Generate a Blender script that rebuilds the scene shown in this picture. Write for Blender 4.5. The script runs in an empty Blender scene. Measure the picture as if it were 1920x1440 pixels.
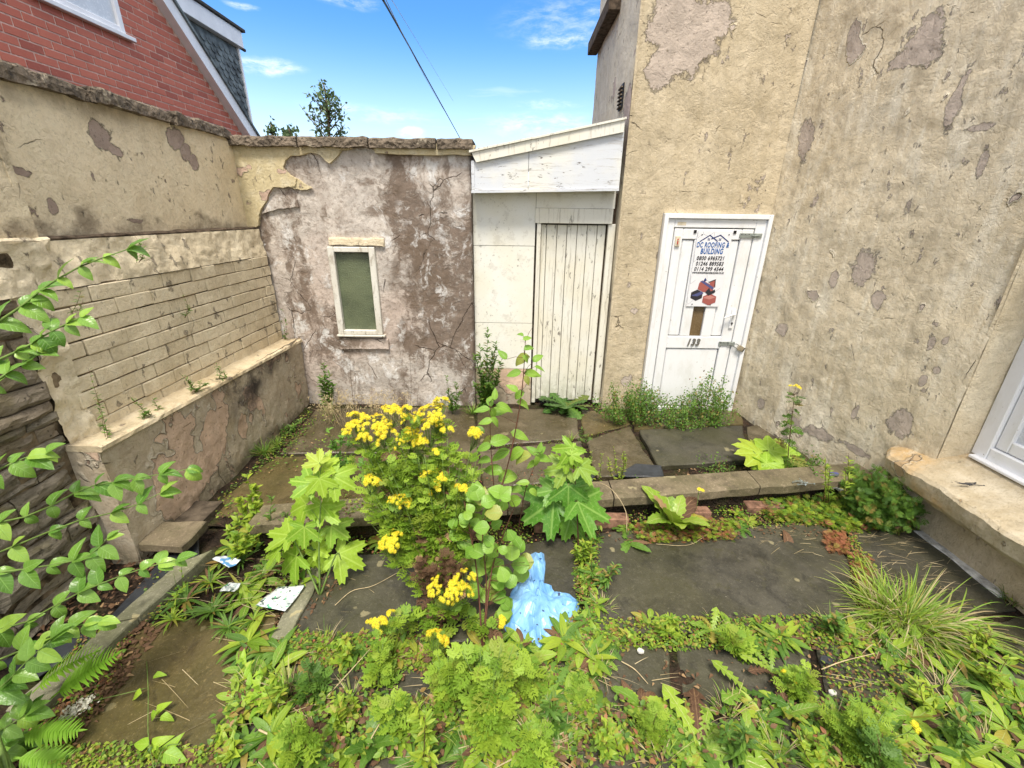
import bpy, math, random
import numpy as np
from mathutils import Vector, Matrix, Euler
random.seed(7)
RNG = np.random.RandomState(11)
scene = bpy.context.scene
col = scene.collection
# ------------------------------------------------------------------ camera
FPX = 810.0; CAMH = 2.0
PITCH = math.atan(318 / FPX); ROLL = math.radians(-.8)
_R0 = np.array([1, 0, 0.]); _D0 = np.array([0, -math.sin(PITCH), -math.cos(PITCH)])
CF = np.array([0, math.cos(PITCH), -math.sin(PITCH)])
CR = math.cos(ROLL) * _R0 + math.sin(ROLL) * _D0
CD = -math.sin(ROLL) * _R0 + math.cos(ROLL) * _D0
CC = np.array([0, 0, CAMH])
cam_data = bpy.data.cameras.new("camera")
cam = bpy.data.objects.new("camera", cam_data); col.objects.link(cam)
cam_data.sensor_width = 36; cam_data.lens = FPX / 1920 * 36
cam_data.clip_start = .02; cam_data.clip_end = 2000
M = Matrix(((CR[0], -CD[0], -CF[0], 0), (CR[1], -CD[1], -CF[1], 0), (CR[2], -CD[2], -CF[2], CAMH), (0, 0, 0, 1)))
cam.matrix_world = M
scene.camera = cam
# ------------------------------------------------------------------ light
SUN_EL = math.radians(64); SUN_AZ = math.radians(184)      # azimuth clockwise from +Y: behind the camera
world = bpy.data.worlds.new("World"); scene.world = world; world.use_nodes = True
sun_d = bpy.data.lights.new("sun", 'SUN'); sun_d.energy = 2.4; sun_d.angle = math.radians(16); sun_d.color = (1, .92, .80)
sun = bpy.data.objects.new("sun", sun_d); col.objects.link(sun)
_sd = Vector((math.sin(SUN_AZ) * math.cos(SUN_EL), math.cos(SUN_AZ) * math.cos(SUN_EL), math.sin(SUN_EL)))
sun.rotation_euler = _sd.to_track_quat('Z', 'Y').to_euler()
scene.view_settings.view_transform = 'Standard'; scene.view_settings.look = 'None'
scene.view_settings.exposure = 1.18; scene.view_settings.gamma = 1; scene.view_settings.use_curve_mapping = False
SKY_STRENGTH = .105

def ray(x, y): return CF + CR * (x - 960) / FPX + CD * (y - 720) / FPX
def hitp(x, y, n, d):
    v = ray(x, y); n = np.array(n, float); return CC + v * ((d - CC @ n) / (v @ n))
def gz(x, y, z=0.): return hitp(x, y, (0, 0, 1), z)
def gy(x, y, Y): return hitp(x, y, (0, 1, 0), Y)
def gx(x, y, X): return hitp(x, y, (1, 0, 0), X)

# ------------------------------------------------------------------ node helper
class NT:
    def __init__(s, tree): s.t = tree; s.N = tree.nodes; s.L = tree.links
    def n(s, typ, **kw):
        o = s.N.new(typ)
        for k, v in kw.items(): setattr(o, k, v)
        return o
    def put(s, sock, v):
        if v is None: return
        if isinstance(v, bpy.types.NodeSocket): s.L.new(v, sock)
        elif isinstance(v, (tuple, list)):
            if sock.type == 'RGBA' and len(v) == 3: v = (*v, 1)
            sock.default_value = v
        else:
            if sock.type == 'RGBA': v = (v, v, v, 1)
            elif sock.type == 'VECTOR': v = (v, v, v)
            sock.default_value = v
    def m(s, op, a, b=None, c=None, clamp=False):
        o = s.n('ShaderNodeMath', operation=op, use_clamp=clamp)
        for i, v in enumerate((a, b, c)): s.put(o.inputs[i], v)
        return o.outputs[0]
    def vm(s, op, a, b=None, scale=None):
        o = s.n('ShaderNodeVectorMath', operation=op)
        s.put(o.inputs[0], a); s.put(o.inputs[1], b)
        if scale is not None: s.put(o.inputs['Scale'], scale)
        return o.outputs['Value'] if op in ('LENGTH', 'DOT_PRODUCT', 'DISTANCE') else o.outputs[0]
    def mix(s, f, a, b, mode='MIX'):
        o = s.n('ShaderNodeMix', data_type='RGBA', blend_type=mode)
        s.put(o.inputs[0], f); s.put(o.inputs[6], a); s.put(o.inputs[7], b); return o.outputs[2]
    def sm(s, v, lo, hi):
        o = s.n('ShaderNodeMapRange', interpolation_type='SMOOTHSTEP')
        s.put(o.inputs[0], v); o.inputs[1].default_value = lo; o.inputs[2].default_value = hi; return o.outputs[0]
    def noise(s, vec, scale, detail=4, rough=.55, dist=0, color=False):
        o = s.n('ShaderNodeTexNoise'); s.put(o.inputs['Vector'], vec); o.inputs['Scale'].default_value = scale
        o.inputs['Detail'].default_value = detail; o.inputs['Roughness'].default_value = rough
        o.inputs['Distortion'].default_value = dist
        return o.outputs[1] if color else o.outputs[0]
    def vor(s, vec, scale, feature='F1', out='Distance', rnd=1):
        o = s.n('ShaderNodeTexVoronoi', feature=feature); s.put(o.inputs['Vector'], vec)
        o.inputs['Scale'].default_value = scale; o.inputs['Randomness'].default_value = rnd
        return o.outputs[out]
    def warp(s, vec, scale, amt, detail=3):
        c = s.noise(vec, scale, detail, color=True)
        return s.vm('ADD', vec, s.vm('SCALE', s.vm('SUBTRACT', c, (.5, .5, .5)), scale=amt))
    def bump(s, h, strength=.5, dist=.01, nrm=None):
        o = s.n('ShaderNodeBump'); o.inputs['Strength'].default_value = strength; o.inputs['Distance'].default_value = dist
        s.put(o.inputs['Height'], h); s.put(o.inputs['Normal'], nrm); return o.outputs[0]
    def bsdf(s, color, rough=.8, normal=None, spec=.3, **kw):
        o = s.n('ShaderNodeBsdfPrincipled'); s.put(o.inputs['Base Color'], color); s.put(o.inputs['Roughness'], rough)
        s.put(o.inputs['Specular IOR Level'], spec); s.put(o.inputs['Normal'], normal)
        for k, v in kw.items(): s.put(o.inputs[k.replace('_', ' ')], v)
        return o.outputs[0]
    def out(s, sh): o = s.n('ShaderNodeOutputMaterial'); s.L.new(sh, o.inputs[0])
    def pos(s): return s.n('ShaderNodeNewGeometry').outputs['Position']
    def obj(s): return s.n('ShaderNodeTexCoord').outputs['Object']
    def rnd(s): return s.n('ShaderNodeObjectInfo').outputs['Random']
    def patches(s, P, lst):
        """union of ellipsoids (centre, radii): >0 inside"""
        cur = None
        for c, r in lst:
            v = s.vm('MULTIPLY', s.vm('SUBTRACT', P, tuple(c)), tuple(1 / q for q in r))
            d = s.m('SUBTRACT', 1, s.vm('LENGTH', v))
            cur = d if cur is None else s.m('MAXIMUM', cur, d)
        return cur
    def polyline(s, P, lst):
        """distance to polylines"""
        cur = None
        for pts in lst:
            for a, b in zip(pts[:-1], pts[1:]):
                a = np.array(a, float); b = np.array(b, float); ba = b - a
                pa = s.vm('SUBTRACT', P, tuple(a))
                h = s.m('MULTIPLY', s.vm('DOT_PRODUCT', pa, tuple(ba)), 1 / float(ba @ ba), clamp=True)
                d = s.vm('LENGTH', s.vm('SUBTRACT', pa, s.vm('SCALE', tuple(ba), scale=h)))
                cur = d if cur is None else s.m('MINIMUM', cur, d)
        return cur
def mat(name):
    m = bpy.data.materials.new(name); m.use_nodes = True; m.node_tree.nodes.clear(); return m, NT(m.node_tree)

# sky: Nishita plus thin white cloud, whiter towards the horizon, more cloud high up and behind
def build_sky():
    w = NT(world.node_tree); w.N.clear()
    sky = w.n('ShaderNodeTexSky', sky_type='NISHITA', sun_disc=False)
    sky.sun_elevation = SUN_EL; sky.sun_rotation = SUN_AZ; sky.ozone_density = 2.2; sky.dust_density = .6; sky.air_density = 1.0
    D = w.vm('NORMALIZE', w.n('ShaderNodeTexCoord').outputs['Generated'])
    sep = w.n('ShaderNodeSeparateXYZ'); w.put(sep.inputs[0], D); z = sep.outputs[2]; y = sep.outputs[1]
    hs = w.n('ShaderNodeHueSaturation'); hs.inputs['Saturation'].default_value = 1.22; hs.inputs['Value'].default_value = 1.0
    w.put(hs.inputs['Color'], sky.outputs[0])
    base = w.mix(1, hs.outputs[0], (.66, .92, 1.10), 'MULTIPLY')
    hz = w.m('POWER', w.m('SUBTRACT', 1, w.sm(z, -.02, .34)), 1.25)
    base = w.mix(hz, base, (5.3, 6.1, 6.8))
    # projected cloud layer
    zz = w.m('MAXIMUM', z, .04)
    pl = w.vm('SCALE', D, scale=w.m('DIVIDE', 1, zz))
    pw = w.warp(pl, .5, .8)
    n = w.noise(w.vm('MULTIPLY', pw, (.55, 1.1, .3)), 1.0, 9, .6)
    cover = w.sm(z, .36, .60)                                   # soft light says cloud overhead; thickened there and behind, unseen, to whiten the fill
    back = w.sm(y, .2, -.5)
    cov = w.m('MAXIMUM', cover, back)
    th = w.m('SUBTRACT', .64, w.m('MULTIPLY', cov, .34))
    c = w.m('MULTIPLY', w.m('SUBTRACT', n, th), 5, clamp=True)
    c = w.m('MULTIPLY', c, w.m('ADD', .25, w.m('MULTIPLY', cov, .72)))
    # single clouds the photograph shows
    Dw = w.warp(w.vm('MULTIPLY', D, (1, 1, 1.6)), 9, .05, 6)
    for (px, py, rx, rz, a) in [(492, 120, .085, .016, .6), (455, 8, .03, .007, .6), (1075, 40, .17, .045, .28), (1060, 75, .10, .016, .5),
                                (640, -4, .07, .014, .5), (770, 252, .035, .016, .8), (1030, 195, .09, .012, .35), (1010, 235, .14, .03, .45), (700, 215, .16, .02, .3)]:
        v = ray(px, py); v = v / np.linalg.norm(v)
        q = w.vm('MULTIPLY', w.vm('SUBTRACT', Dw, (v[0], v[1], v[2] * 1.6)), (1 / rx, .6 / rx, 1 / (rz * 1.6)))
        b = w.m('MULTIPLY', w.sm(w.m('SUBTRACT', 1, w.vm('LENGTH', q)), 0, .75), a)
        c = w.m('MAXIMUM', c, w.m('MULTIPLY', b, w.sm(w.noise(w.vm('MULTIPLY', Dw, (1, 1, 2.2)), 22, 7, .68), .34, .80)))
    colr = w.mix(c, base, (7.6, 7.5, 7.3))
    bg = w.n('ShaderNodeBackground'); w.put(bg.inputs[0], colr); bg.inputs[1].default_value = SKY_STRENGTH
    o = w.n('ShaderNodeOutputWorld'); w.L.new(bg.outputs[0], o.inputs[0])
build_sky()

# ------------------------------------------------------------------ mesh helpers
def vnoise(P, seed=0):
    P = np.asarray(P, float); i = np.floor(P).astype(np.int64); f = P - i; f = f * f * (3 - 2 * f)
    def h(a, b, c):
        n = (a * 374761393 + b * 668265263 + c * 2147483647 + seed * 1274126177) & 0xffffffff
        n = ((n ^ (n >> 13)) * 1274126177) & 0xffffffff; n = n ^ (n >> 16); return (n & 0xffff) / 65535.
    r = 0
    for dx in (0, 1):
        for dy in (0, 1):
            for dz in (0, 1):
                wgt = (f[..., 0] if dx else 1 - f[..., 0]) * (f[..., 1] if dy else 1 - f[..., 1]) * (f[..., 2] if dz else 1 - f[..., 2])
                r = r + wgt * h(i[..., 0] + dx, i[..., 1] + dy, i[..., 2] + dz)
    return r - .5
def fbm(P, sc, o=4, seed=0):
    P = np.asarray(P, float) * sc; r = 0; a = 1
    for k in range(o): r = r + a * vnoise(P, seed + k); P = P * 2.03 + 7.1; a *= .5
    return r

def link(name, me, parent=None, m=None):
    o = bpy.data.objects.new(name, me); col.objects.link(o)
    if parent is not None: o.parent = parent
    if m is not None and not me.materials: me.materials.append(m)
    return o
def tag(o, label=None, cat=None, group=None, kind=None):
    if label: o['label'] = label
    if cat: o['category'] = cat
    if group: o['group'] = group
    if kind: o['kind'] = kind
    return o
def empty(name, loc=(0, 0, 0), rz=0):
    o = bpy.data.objects.new(name, None); col.objects.link(o); o.location = loc; o.rotation_euler = (0, 0, rz); o.empty_display_size = .1; return o

class MB:
    """collects shapes, links them as one mesh"""
    def __init__(s): s.v = []; s.f = []
    def add(s, v, f):
        b = len(s.v); s.v += [tuple(map(float, q)) for q in v]; s.f += [tuple(b + i for i in q) for q in f]; return s
    def box(s, a, b):
        x0, y0, z0 = a; x1, y1, z1 = b
        return s.add([(x0, y0, z0), (x1, y0, z0), (x1, y1, z0), (x0, y1, z0), (x0, y0, z1), (x1, y0, z1), (x1, y1, z1), (x0, y1, z1)],
                     [(3, 2, 1, 0), (4, 5, 6, 7), (0, 1, 5, 4), (1, 2, 6, 5), (2, 3, 7, 6), (3, 0, 4, 7)])
    def bev(s, a, b, r=.004, jit=0, rs=None):
        """chamfered box"""
        c = (np.array(a, float) + b) / 2; h = np.abs(np.array(b, float) - a) / 2; r = min(r, h.min() * .45)
        V = []; idx = {}
        for sx in (-1, 1):
            for sy in (-1, 1):
                for sz in (-1, 1):
                    sg = np.array((sx, sy, sz))
                    j = (rs.uniform(-jit, jit, 3) if jit else 0)
                    for ax in range(3):
                        off = h - r; off = off.copy(); off[ax] = h[ax]
                        idx[(sx, sy, sz, ax)] = len(V); V.append(c + sg * off + j)
        F = []
        for ax in range(3):
            o1, o2 = [k for k in range(3) if k != ax]
            for sg in (-1, 1):
                q = []
                for (p1, p2) in ((-1, -1), (1, -1), (1, 1), (-1, 1)):
                    k = [0, 0, 0]; k[ax] = sg; k[o1] = p1; k[o2] = p2; q.append(idx[(*k, ax)])
                F.append(q)
        for ax in range(3):                       # edges along ax
            o1, o2 = [k for k in range(3) if k != ax]
            for p1 in (-1, 1):
                for p2 in (-1, 1):
                    def K(sa, w):
                        k = [0, 0, 0]; k[ax] = sa; k[o1] = p1; k[o2] = p2; return idx[(*k, w)]
                    F.append([K(-1, o1), K(1, o1), K(1, o2), K(-1, o2)])
        for sx in (-1, 1):
            for sy in (-1, 1):
                for sz in (-1, 1): F.append([idx[(sx, sy, sz, k)] for k in range(3)])
        return s.add(V, F)
    def prism(s, poly, ext):
        """poly: list of 3D points, ext: vector"""
        n = len(poly); p = [np.array(q, float) for q in poly]; e = np.array(ext, float)
        return s.add(p + [q + e for q in p], [tuple(range(n)), tuple(range(2 * n - 1, n - 1, -1))] + [(i, (i + 1) % n, n + (i + 1) % n, n + i) for i in range(n)])
    def tube(s, pts, rad, n=6, cap=True):
        pts = [np.array(p, float) for p in pts]; k = len(pts)
        if not hasattr(rad, '__len__'): rad = [rad] * k
        V = []; 
        for i in range(k):
            t = pts[min(i + 1, k - 1)] - pts[max(i - 1, 0)]; t = t / (np.linalg.norm(t) + 1e-9)
            a = np.cross(t, (0, 0, 1) if abs(t[2]) < .95 else (1, 0, 0)); a /= np.linalg.norm(a); b = np.cross(t, a)
            for j in range(n):
                w = 2 * math.pi * j / n; V.append(pts[i] + rad[i] * (a * math.cos(w) + b * math.sin(w)))
        F = [(i * n + j, i * n + (j + 1) % n, (i + 1) * n + (j + 1) % n, (i + 1) * n + j) for i in range(k - 1) for j in range(n)]
        if cap: F += [tuple(range(n))[::-1], tuple(range((k - 1) * n, k * n))]
        return s.add(V, F)
    def mesh(s, name, m=None, smooth=False, fix=True):
        me = bpy.data.meshes.new(name); me.from_pydata(s.v, [], s.f)
        if fix:
            import bmesh
            bm = bmesh.new(); bm.from_mesh(me); bmesh.ops.recalc_face_normals(bm, faces=bm.faces); bm.to_mesh(me); bm.free()
        if smooth: me.polygons.foreach_set('use_smooth', [True] * len(me.polygons))
        if m: me.materials.append(m)
        return me
    def build(s, name, m, parent=None, smooth=False, fix=True): return link(name, s.mesh(name, m, smooth, fix), parent)

def grid(name, o, u, v, nu, nv, m, parent=None, amp=.006, sc=2.2, seed=0, holes=(), nrm=None, fine=.0015, edge=None, ubr=(), vbr=(), pat=None):
    """displaced wall sheet: o + u*s + v*t, s,t in 0..1; holes = (s0,s1,t0,t1) are snapped to and left out"""
    o = np.array(o, float); u = np.array(u, float); v = np.array(v, float)
    n = np.cross(u, v); n /= np.linalg.norm(n)
    if nrm is not None and n @ np.array(nrm) < 0: n = -n
    def br(k, extra):
        a = sorted(set([0., 1.] + list(extra))); out = []
        for p, q in zip(a[:-1], a[1:]): out += list(np.linspace(p, q, max(2, int(round(k * (q - p))) + 1))[:-1])
        return np.array(out + [1.])
    S = br(nu, [h for H in holes for h in H[:2]] + list(ubr)); T = br(nv, [h for H in holes for h in H[2:]] + list(vbr))
    SS, TT = np.meshgrid(S, T); P = o + SS[..., None] * u + TT[..., None] * v
    d = amp * fbm(P, sc, 4, seed) * 2 + fine * fbm(P, 17, 3, seed + 9) * 2
    for H in holes:
        ins = (SS > H[0] - 1e-6) & (SS < H[1] + 1e-6) & (TT > H[2] - 1e-6) & (TT < H[3] + 1e-6); d = np.where(ins, 0, d)
    if edge is not None: d = d + edge(P)
    P = P + d[..., None] * n
    ns, nt = len(S), len(T); F = []
    for j in range(nt - 1):
        tm = (T[j] + T[j + 1]) / 2
        for i in range(ns - 1):
            smd = (S[i] + S[i + 1]) / 2
            if any(H[0] < smd < H[1] and H[2] < tm < H[3] for H in holes): continue
            a = j * ns + i; F.append((a, a + 1, a + ns + 1, a + ns))
    me = bpy.data.meshes.new(name); me.from_pydata(P.reshape(-1, 3).tolist(), [], F)
    me.polygons.foreach_set('use_smooth', [True] * len(me.polygons)); me.materials.append(m)
    if pat:
        Q = P.reshape(-1, 3); Q = Q + np.stack([fbm(Q, 4, 3, 70 + k) * .06 for k in range(3)], -1); b = np.full(len(Q), -1.)
        for c, r in pat: b = np.maximum(b, 1 - np.linalg.norm((Q - np.array(c)) / np.array(r), axis=1))
        at = me.attributes.new('patch', 'FLOAT', 'POINT'); at.data.foreach_set('value', b)
    return link(name, me, parent)
# ------------------------------------------------------------------ materials
def plain(name, c, rough=.7, spec=.3, var=.12, sc=12, bump=.3, bd=.003, metal=0):
    m, t = mat(name); P = t.pos(); n = t.noise(P, sc, 5, .6)
    c2 = tuple(max(0, k * (1 - 2 * var)) for k in c); c3 = tuple(min(1, k * (1 + var)) for k in c)
    cc = t.mix(t.sm(n, .3, .7), c2, c3)
    t.out(t.bsdf(cc, rough, t.bump(t.noise(P, sc * 6, 4), bump, bd), spec, Metallic=metal)); return m

def stucco(name, c1, c2, pale, under=(.30, .25, .225), ochre=(.38, .27, .11), patches=(), cracks=(), auto=.67, ochre_amt=.5, pale_amt=.6, grime=(), flake=1.0, streak=.3):
    m, t = mat(name); P = t.pos()
    W = t.warp(t.warp(P, 3.2, .16, 3), 16, .05, 4)
    W2 = t.warp(P, 9, .035, 5)
    st = t.noise(t.vm('MULTIPLY', P, (1, 1, .22)), 6, 5, .6)
    tone = t.noise(P, 1.3, 5, .55)
    c = t.mix(t.sm(tone, .35, .65), c1, c2)
    c = t.mix(t.m('MULTIPLY', t.sm(t.m('ADD', st, t.m('MULTIPLY', t.noise(P, 2.1, 3), .5)), .74, .95), pale_amt), c, pale)
    och = t.sm(t.noise(t.vm('ADD', P, (7, 3, 1)), 1.9, 5, .6), .52, .72)
    c = t.mix(t.m('MULTIPLY', och, ochre_amt), c, ochre)
    # mottling and fine dirt
    c = t.mix(t.m('MULTIPLY', t.sm(t.noise(W2, 7, 7, .75), .44, .70), .42), c, tuple(k * .66 for k in c1))
    c = t.mix(t.m('MULTIPLY', t.sm(t.noise(t.vm('ADD', W2, (4, 4, 4)), 11, 7, .75), .48, .68), .55), c, pale)
    sk = t.noise(t.vm('MULTIPLY', t.warp(P, 2, .12), (1, 1, .13)), 9, 6, .65); c = t.mix(t.m('MULTIPLY', t.sm(sk, .50, .70), streak), c, tuple(k * .70 for k in c1)); c = t.mix(t.m('MULTIPLY', t.sm(sk, .48, .32), streak), c, pale)
    c = t.mix(t.m('MULTIPLY', t.sm(t.noise(P, 52, 5, .8), .50, .68), .45), c, tuple(k * .52 for k in c1))
    # bare patches
    a = t.m('MULTIPLY', t.m('SUBTRACT', t.noise(t.vm('MULTIPLY', W, (1, 1, .7)), 2.6, 3, .5), auto), 6)
    f = t.m('MULTIPLY', t.m('SUBTRACT', t.m('ADD', t.noise(t.vm('MULTIPLY', W2, (1, 1, .6)), 12, 6, .68), t.m('MULTIPLY', t.noise(t.vm('ADD', P, (9, 1, 4)), 1.8, 3), .22)), .785 - .02 * flake), 4)
    fm = t.m('MAXIMUM', a, f)
    if patches == 'attr': fm = t.m('MAXIMUM', fm, t.m('ADD', t.n('ShaderNodeAttribute', attribute_name='patch').outputs['Fac'], t.m('MULTIPLY', t.m('SUBTRACT', t.noise(W2, 9, 8, .72), .53), 2.6)))
    elif patches: fm = t.m('MAXIMUM', fm, t.m('ADD', t.patches(W, patches), t.m('MULTIPLY', t.m('SUBTRACT', t.noise(W2, 10, 8, .72), .53), 1.8)))
    mask = t.sm(fm, -.012, .02)
    uc = t.mix(t.sm(t.noise(P, 7, 6, .65), .35, .7), under, tuple(k * 1.35 for k in under))
    uc = t.mix(t.sm(t.noise(P, 40, 3), .58, .75), uc, tuple(k * .6 for k in under))
    c = t.mix(mask, c, uc)
    # lifted rims of old paint: chalky edge, dark gap behind it
    rim = t.m('MULTIPLY', t.sm(fm, -.09, -.015), t.m('SUBTRACT', 1, mask))
    c = t.mix(t.m('MULTIPLY', rim, .55), c, pale)
    gap = t.m('MULTIPLY', t.sm(fm, -.006, .02), t.sm(fm, .07, .02))
    c = t.mix(t.m('MULTIPLY', t.m('MULTIPLY', gap, t.sm(t.noise(P, 6, 3), .42, .6)), .7), c, (.07, .05, .04))
    # cracks
    e = t.vor(t.warp(P, 3, .16, 4), .9, 'DISTANCE_TO_EDGE')
    ck = t.m('MULTIPLY', t.m('SUBTRACT', 1, t.sm(e, .0004, .0028)), t.sm(t.noise(P, 2.3, 4), .56, .64))
    if cracks:
        d = t.polyline(t.warp(P, 6, .05, 6), cracks)
        ck = t.m('MAXIMUM', ck, t.m('MULTIPLY', t.m('SUBTRACT', 1, t.sm(d, .0008, .0042)), t.sm(t.noise(P, 7, 4), .42, .56)))
    c = t.mix(t.m('MULTIPLY', ck, .6), c, (.12, .095, .07))
    # pits
    pit = t.m('MULTIPLY', t.sm(t.noise(P, 75, 3, .6), .71, .77), t.sm(t.noise(P, 3, 3), .45, .62))
    c = t.mix(t.m('MULTIPLY', pit, .6), c, (.12, .09, .06))
    for (gc, gr, gcol, ga) in grime:
        g = t.sm(t.patches(t.warp(P, 3, .4, 5), [(gc, gr)]), 0, .6)
        g = t.m('MULTIPLY', g, t.sm(t.noise(P, 5, 6, .7), .32, .62))
        c = t.mix(t.m('MULTIPLY', g, ga), c, gcol)
    h = t.m('ADD', t.m('MULTIPLY', t.m('SUBTRACT', 1, mask), .8), t.m('MULTIPLY', rim, .9))
    h = t.m('ADD', h, t.m('MULTIPLY', t.noise(t.warp(P, 8, .1), 26, 7, .68), 1.0))
    ridg = t.sm(t.m('ABSOLUTE', t.m('SUBTRACT', t.noise(W, 7, 4, .5), .5)), .0, .035)
    h = t.m('ADD', h, t.m('MULTIPLY', ridg, .12))
    h = t.m('SUBTRACT', h, t.m('MULTIPLY', t.m('MAXIMUM', ck, pit), 1.6))
    nb = t.bump(h, .95, .011)
    nb = t.bump(t.noise(P, 90, 3, .7), .45, .003, nb)
    t.out(t.bsdf(c, .88, nb, .2)); return m
WN = (1.86, .42, 0); WD = 1.86 * 2.42 + .42 * 4.37
def gw(x, y): return hitp(x, y, WN, WD)
def P3(fn, lst, k, flat):      # [(px,py,rx_px,ry_px)] -> ellipsoids
    out = []
    for (x, y, rx, ry) in lst:
        c = fn(x, y); a = fn(x + rx, y) - fn(x - rx, y); b = fn(x, y + ry) - fn(x, y - ry)
        r = [max(.02, np.linalg.norm(a) / 2) if i == flat else .25 for i in range(3)]; r[2] = max(.02, abs(b[2]) / 2)
        out.append((tuple(c), tuple(r)))
    return out
def PL(fn, lst): return [[fn(*p) for p in l] for l in lst]
CREAM = (.50, .405, .24); CREAM2 = (.58, .475, .29); PALE = (.72, .63, .46); LAV = (.42, .355, .30)

PW = P3(gw, [(1735, 75, 34, 45), (1700, 110, 20, 20), (1845, 305, 10, 30), (1790, 190, 14, 55), (1622, 500, 26, 34), (1650, 560, 14, 18), (1685, 795, 22, 30), (1460, 620, 14, 14),
                    (1535, 815, 30, 13), (1600, 845, 28, 9), (1747, 635, 7, 16), (1728, 712, 8, 11), (1755, 690, 9, 10), (1565, 520, 8, 20), (1425, 750, 7, 14), (1605, 770, 6, 16), (1512, 258, 12, 40), (1835, 245, 30, 7), (1775, 625, 7, 9)], 0, 1)
m_wallW = stucco('right_render', (.65, .555, .395), (.74, .64, .465), (.85, .78, .63), LAV, patches='attr',
    cracks=PL(gw, [[(1495, 625), (1530, 630), (1550, 615), (1612, 630), (1640, 600)], [(1565, 560), (1655, 597), (1750, 605)],
                   [(1690, 480), (1660, 520), (1590, 530)], [(1612, 340), (1600, 390), (1560, 430)], [(1690, 340), (1712, 390)], [(1600, 640), (1605, 780)],
                   [(1770, 12), (1855, 32), (1885, 12)]]), auto=.665, ochre_amt=.30, pale_amt=.9, flake=1.0, streak=.6)
g4 = lambda x, y: gy(x, y, 4.37)
m_doorwall = stucco('door_wall_render', (.49, .41, .28), (.56, .475, .335), (.66, .57, .42), LAV,
    patches=P3(g4, [(1290, 70, 62, 75), (1345, 35, 34, 45), (1240, 130, 28, 40), (1265, 20, 50, 40), (1235, 60, 28, 30), (1175, 715, 9, 9), (1190, 580, 10, 6)], 0, 0),
    cracks=PL(g4, [[(1180, 360), (1240, 357), (1300, 362)], [(1180, 399), (1250, 396)], [(1242, 360), (1245, 400)], [(1355, 40), (1352, 70), (1350, 110)]]), auto=.70, ochre_amt=.22, pale_amt=.5, flake=.6, streak=.3)
m_side = stucco('side_render', (.66, .59, .45), (.74, .67, .53), (.82, .76, .64), (.46, .37, .32), auto=.66, ochre_amt=.15,
    patches=P3(lambda x, y: gx(x, y, 1.0), [(1180, 260, 10, 60), (1178, 200, 8, 40)], 0, 1))
m_left = stucco('left_render', (.74, .62, .43), (.80, .69, .50), (.80, .71, .52), (.32, .25, .21),
    patches=P3(lambda x, y: gx(x, y, -2.5), [(205, 258, 20, 26), (225, 280, 14, 12), (340, 262, 14, 18), (358, 285, 10, 14), (370, 300, 6, 12), (105, 395, 10, 14), (45, 330, 16, 10), (260, 410, 14, 6)], 0, 1),
    cracks=PL(lambda x, y: gx(x, y, -2.5), [[(372, 300), (385, 400), (392, 425)]]), auto=.715, ochre_amt=.25, pale_amt=.45,
    grime=[((-2.5, 2.7, 2.6), (.4, .9, .18), (.16, .12, .08), .5), ((-2.5, 2.2, 2.2), (.4, .25, .3), (.13, .1, .06), .6), ((-2.5, 3, 1.87), (.4, 2, .10), (.12, .09, .06), .7)])
m_plinth = stucco('plinth_render', (.45, .37, .27), (.50, .43, .32), (.58, .53, .43), (.50, .37, .275), auto=.57, ochre_amt=.3,
    cracks=PL(lambda x, y: gx(x, y, -2.23), [[(150, 870), (215, 868), (248, 850), (260, 820)], [(248, 850), (320, 815), (420, 760)], [(200, 835), (215, 868)]]),
    grime=[((-2.23, 3.55, .72), (.4, .75, .22), (.035, .03, .028), .95), ((-2.23, 3.3, .55), (.3, .3, .3), (.06, .05, .045), .8), ((-2.23, 3.2, .02), (.4, 2.4, .16), (.10, .09, .05), .8)], pale_amt=.3)
m_sillstone = stucco('sill_stone', (.44, .36, .23), (.52, .44, .31), (.64, .57, .44), (.36, .26, .15), auto=.68, ochre=(.50, .30, .10), ochre_amt=.75, pale_amt=.6)
m_ledge = stucco('ledge_paint', (.54, .44, .29), (.62, .52, .35), (.74, .65, .48), (.25, .20, .15), auto=.70, ochre_amt=.3)
m_paintbrick = stucco('painted_brick', (.64, .545, .385), (.75, .65, .47), (.82, .74, .57), (.33, .28, .21), auto=.70, ochre_amt=.25, pale_amt=.35, flake=1.4)

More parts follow.
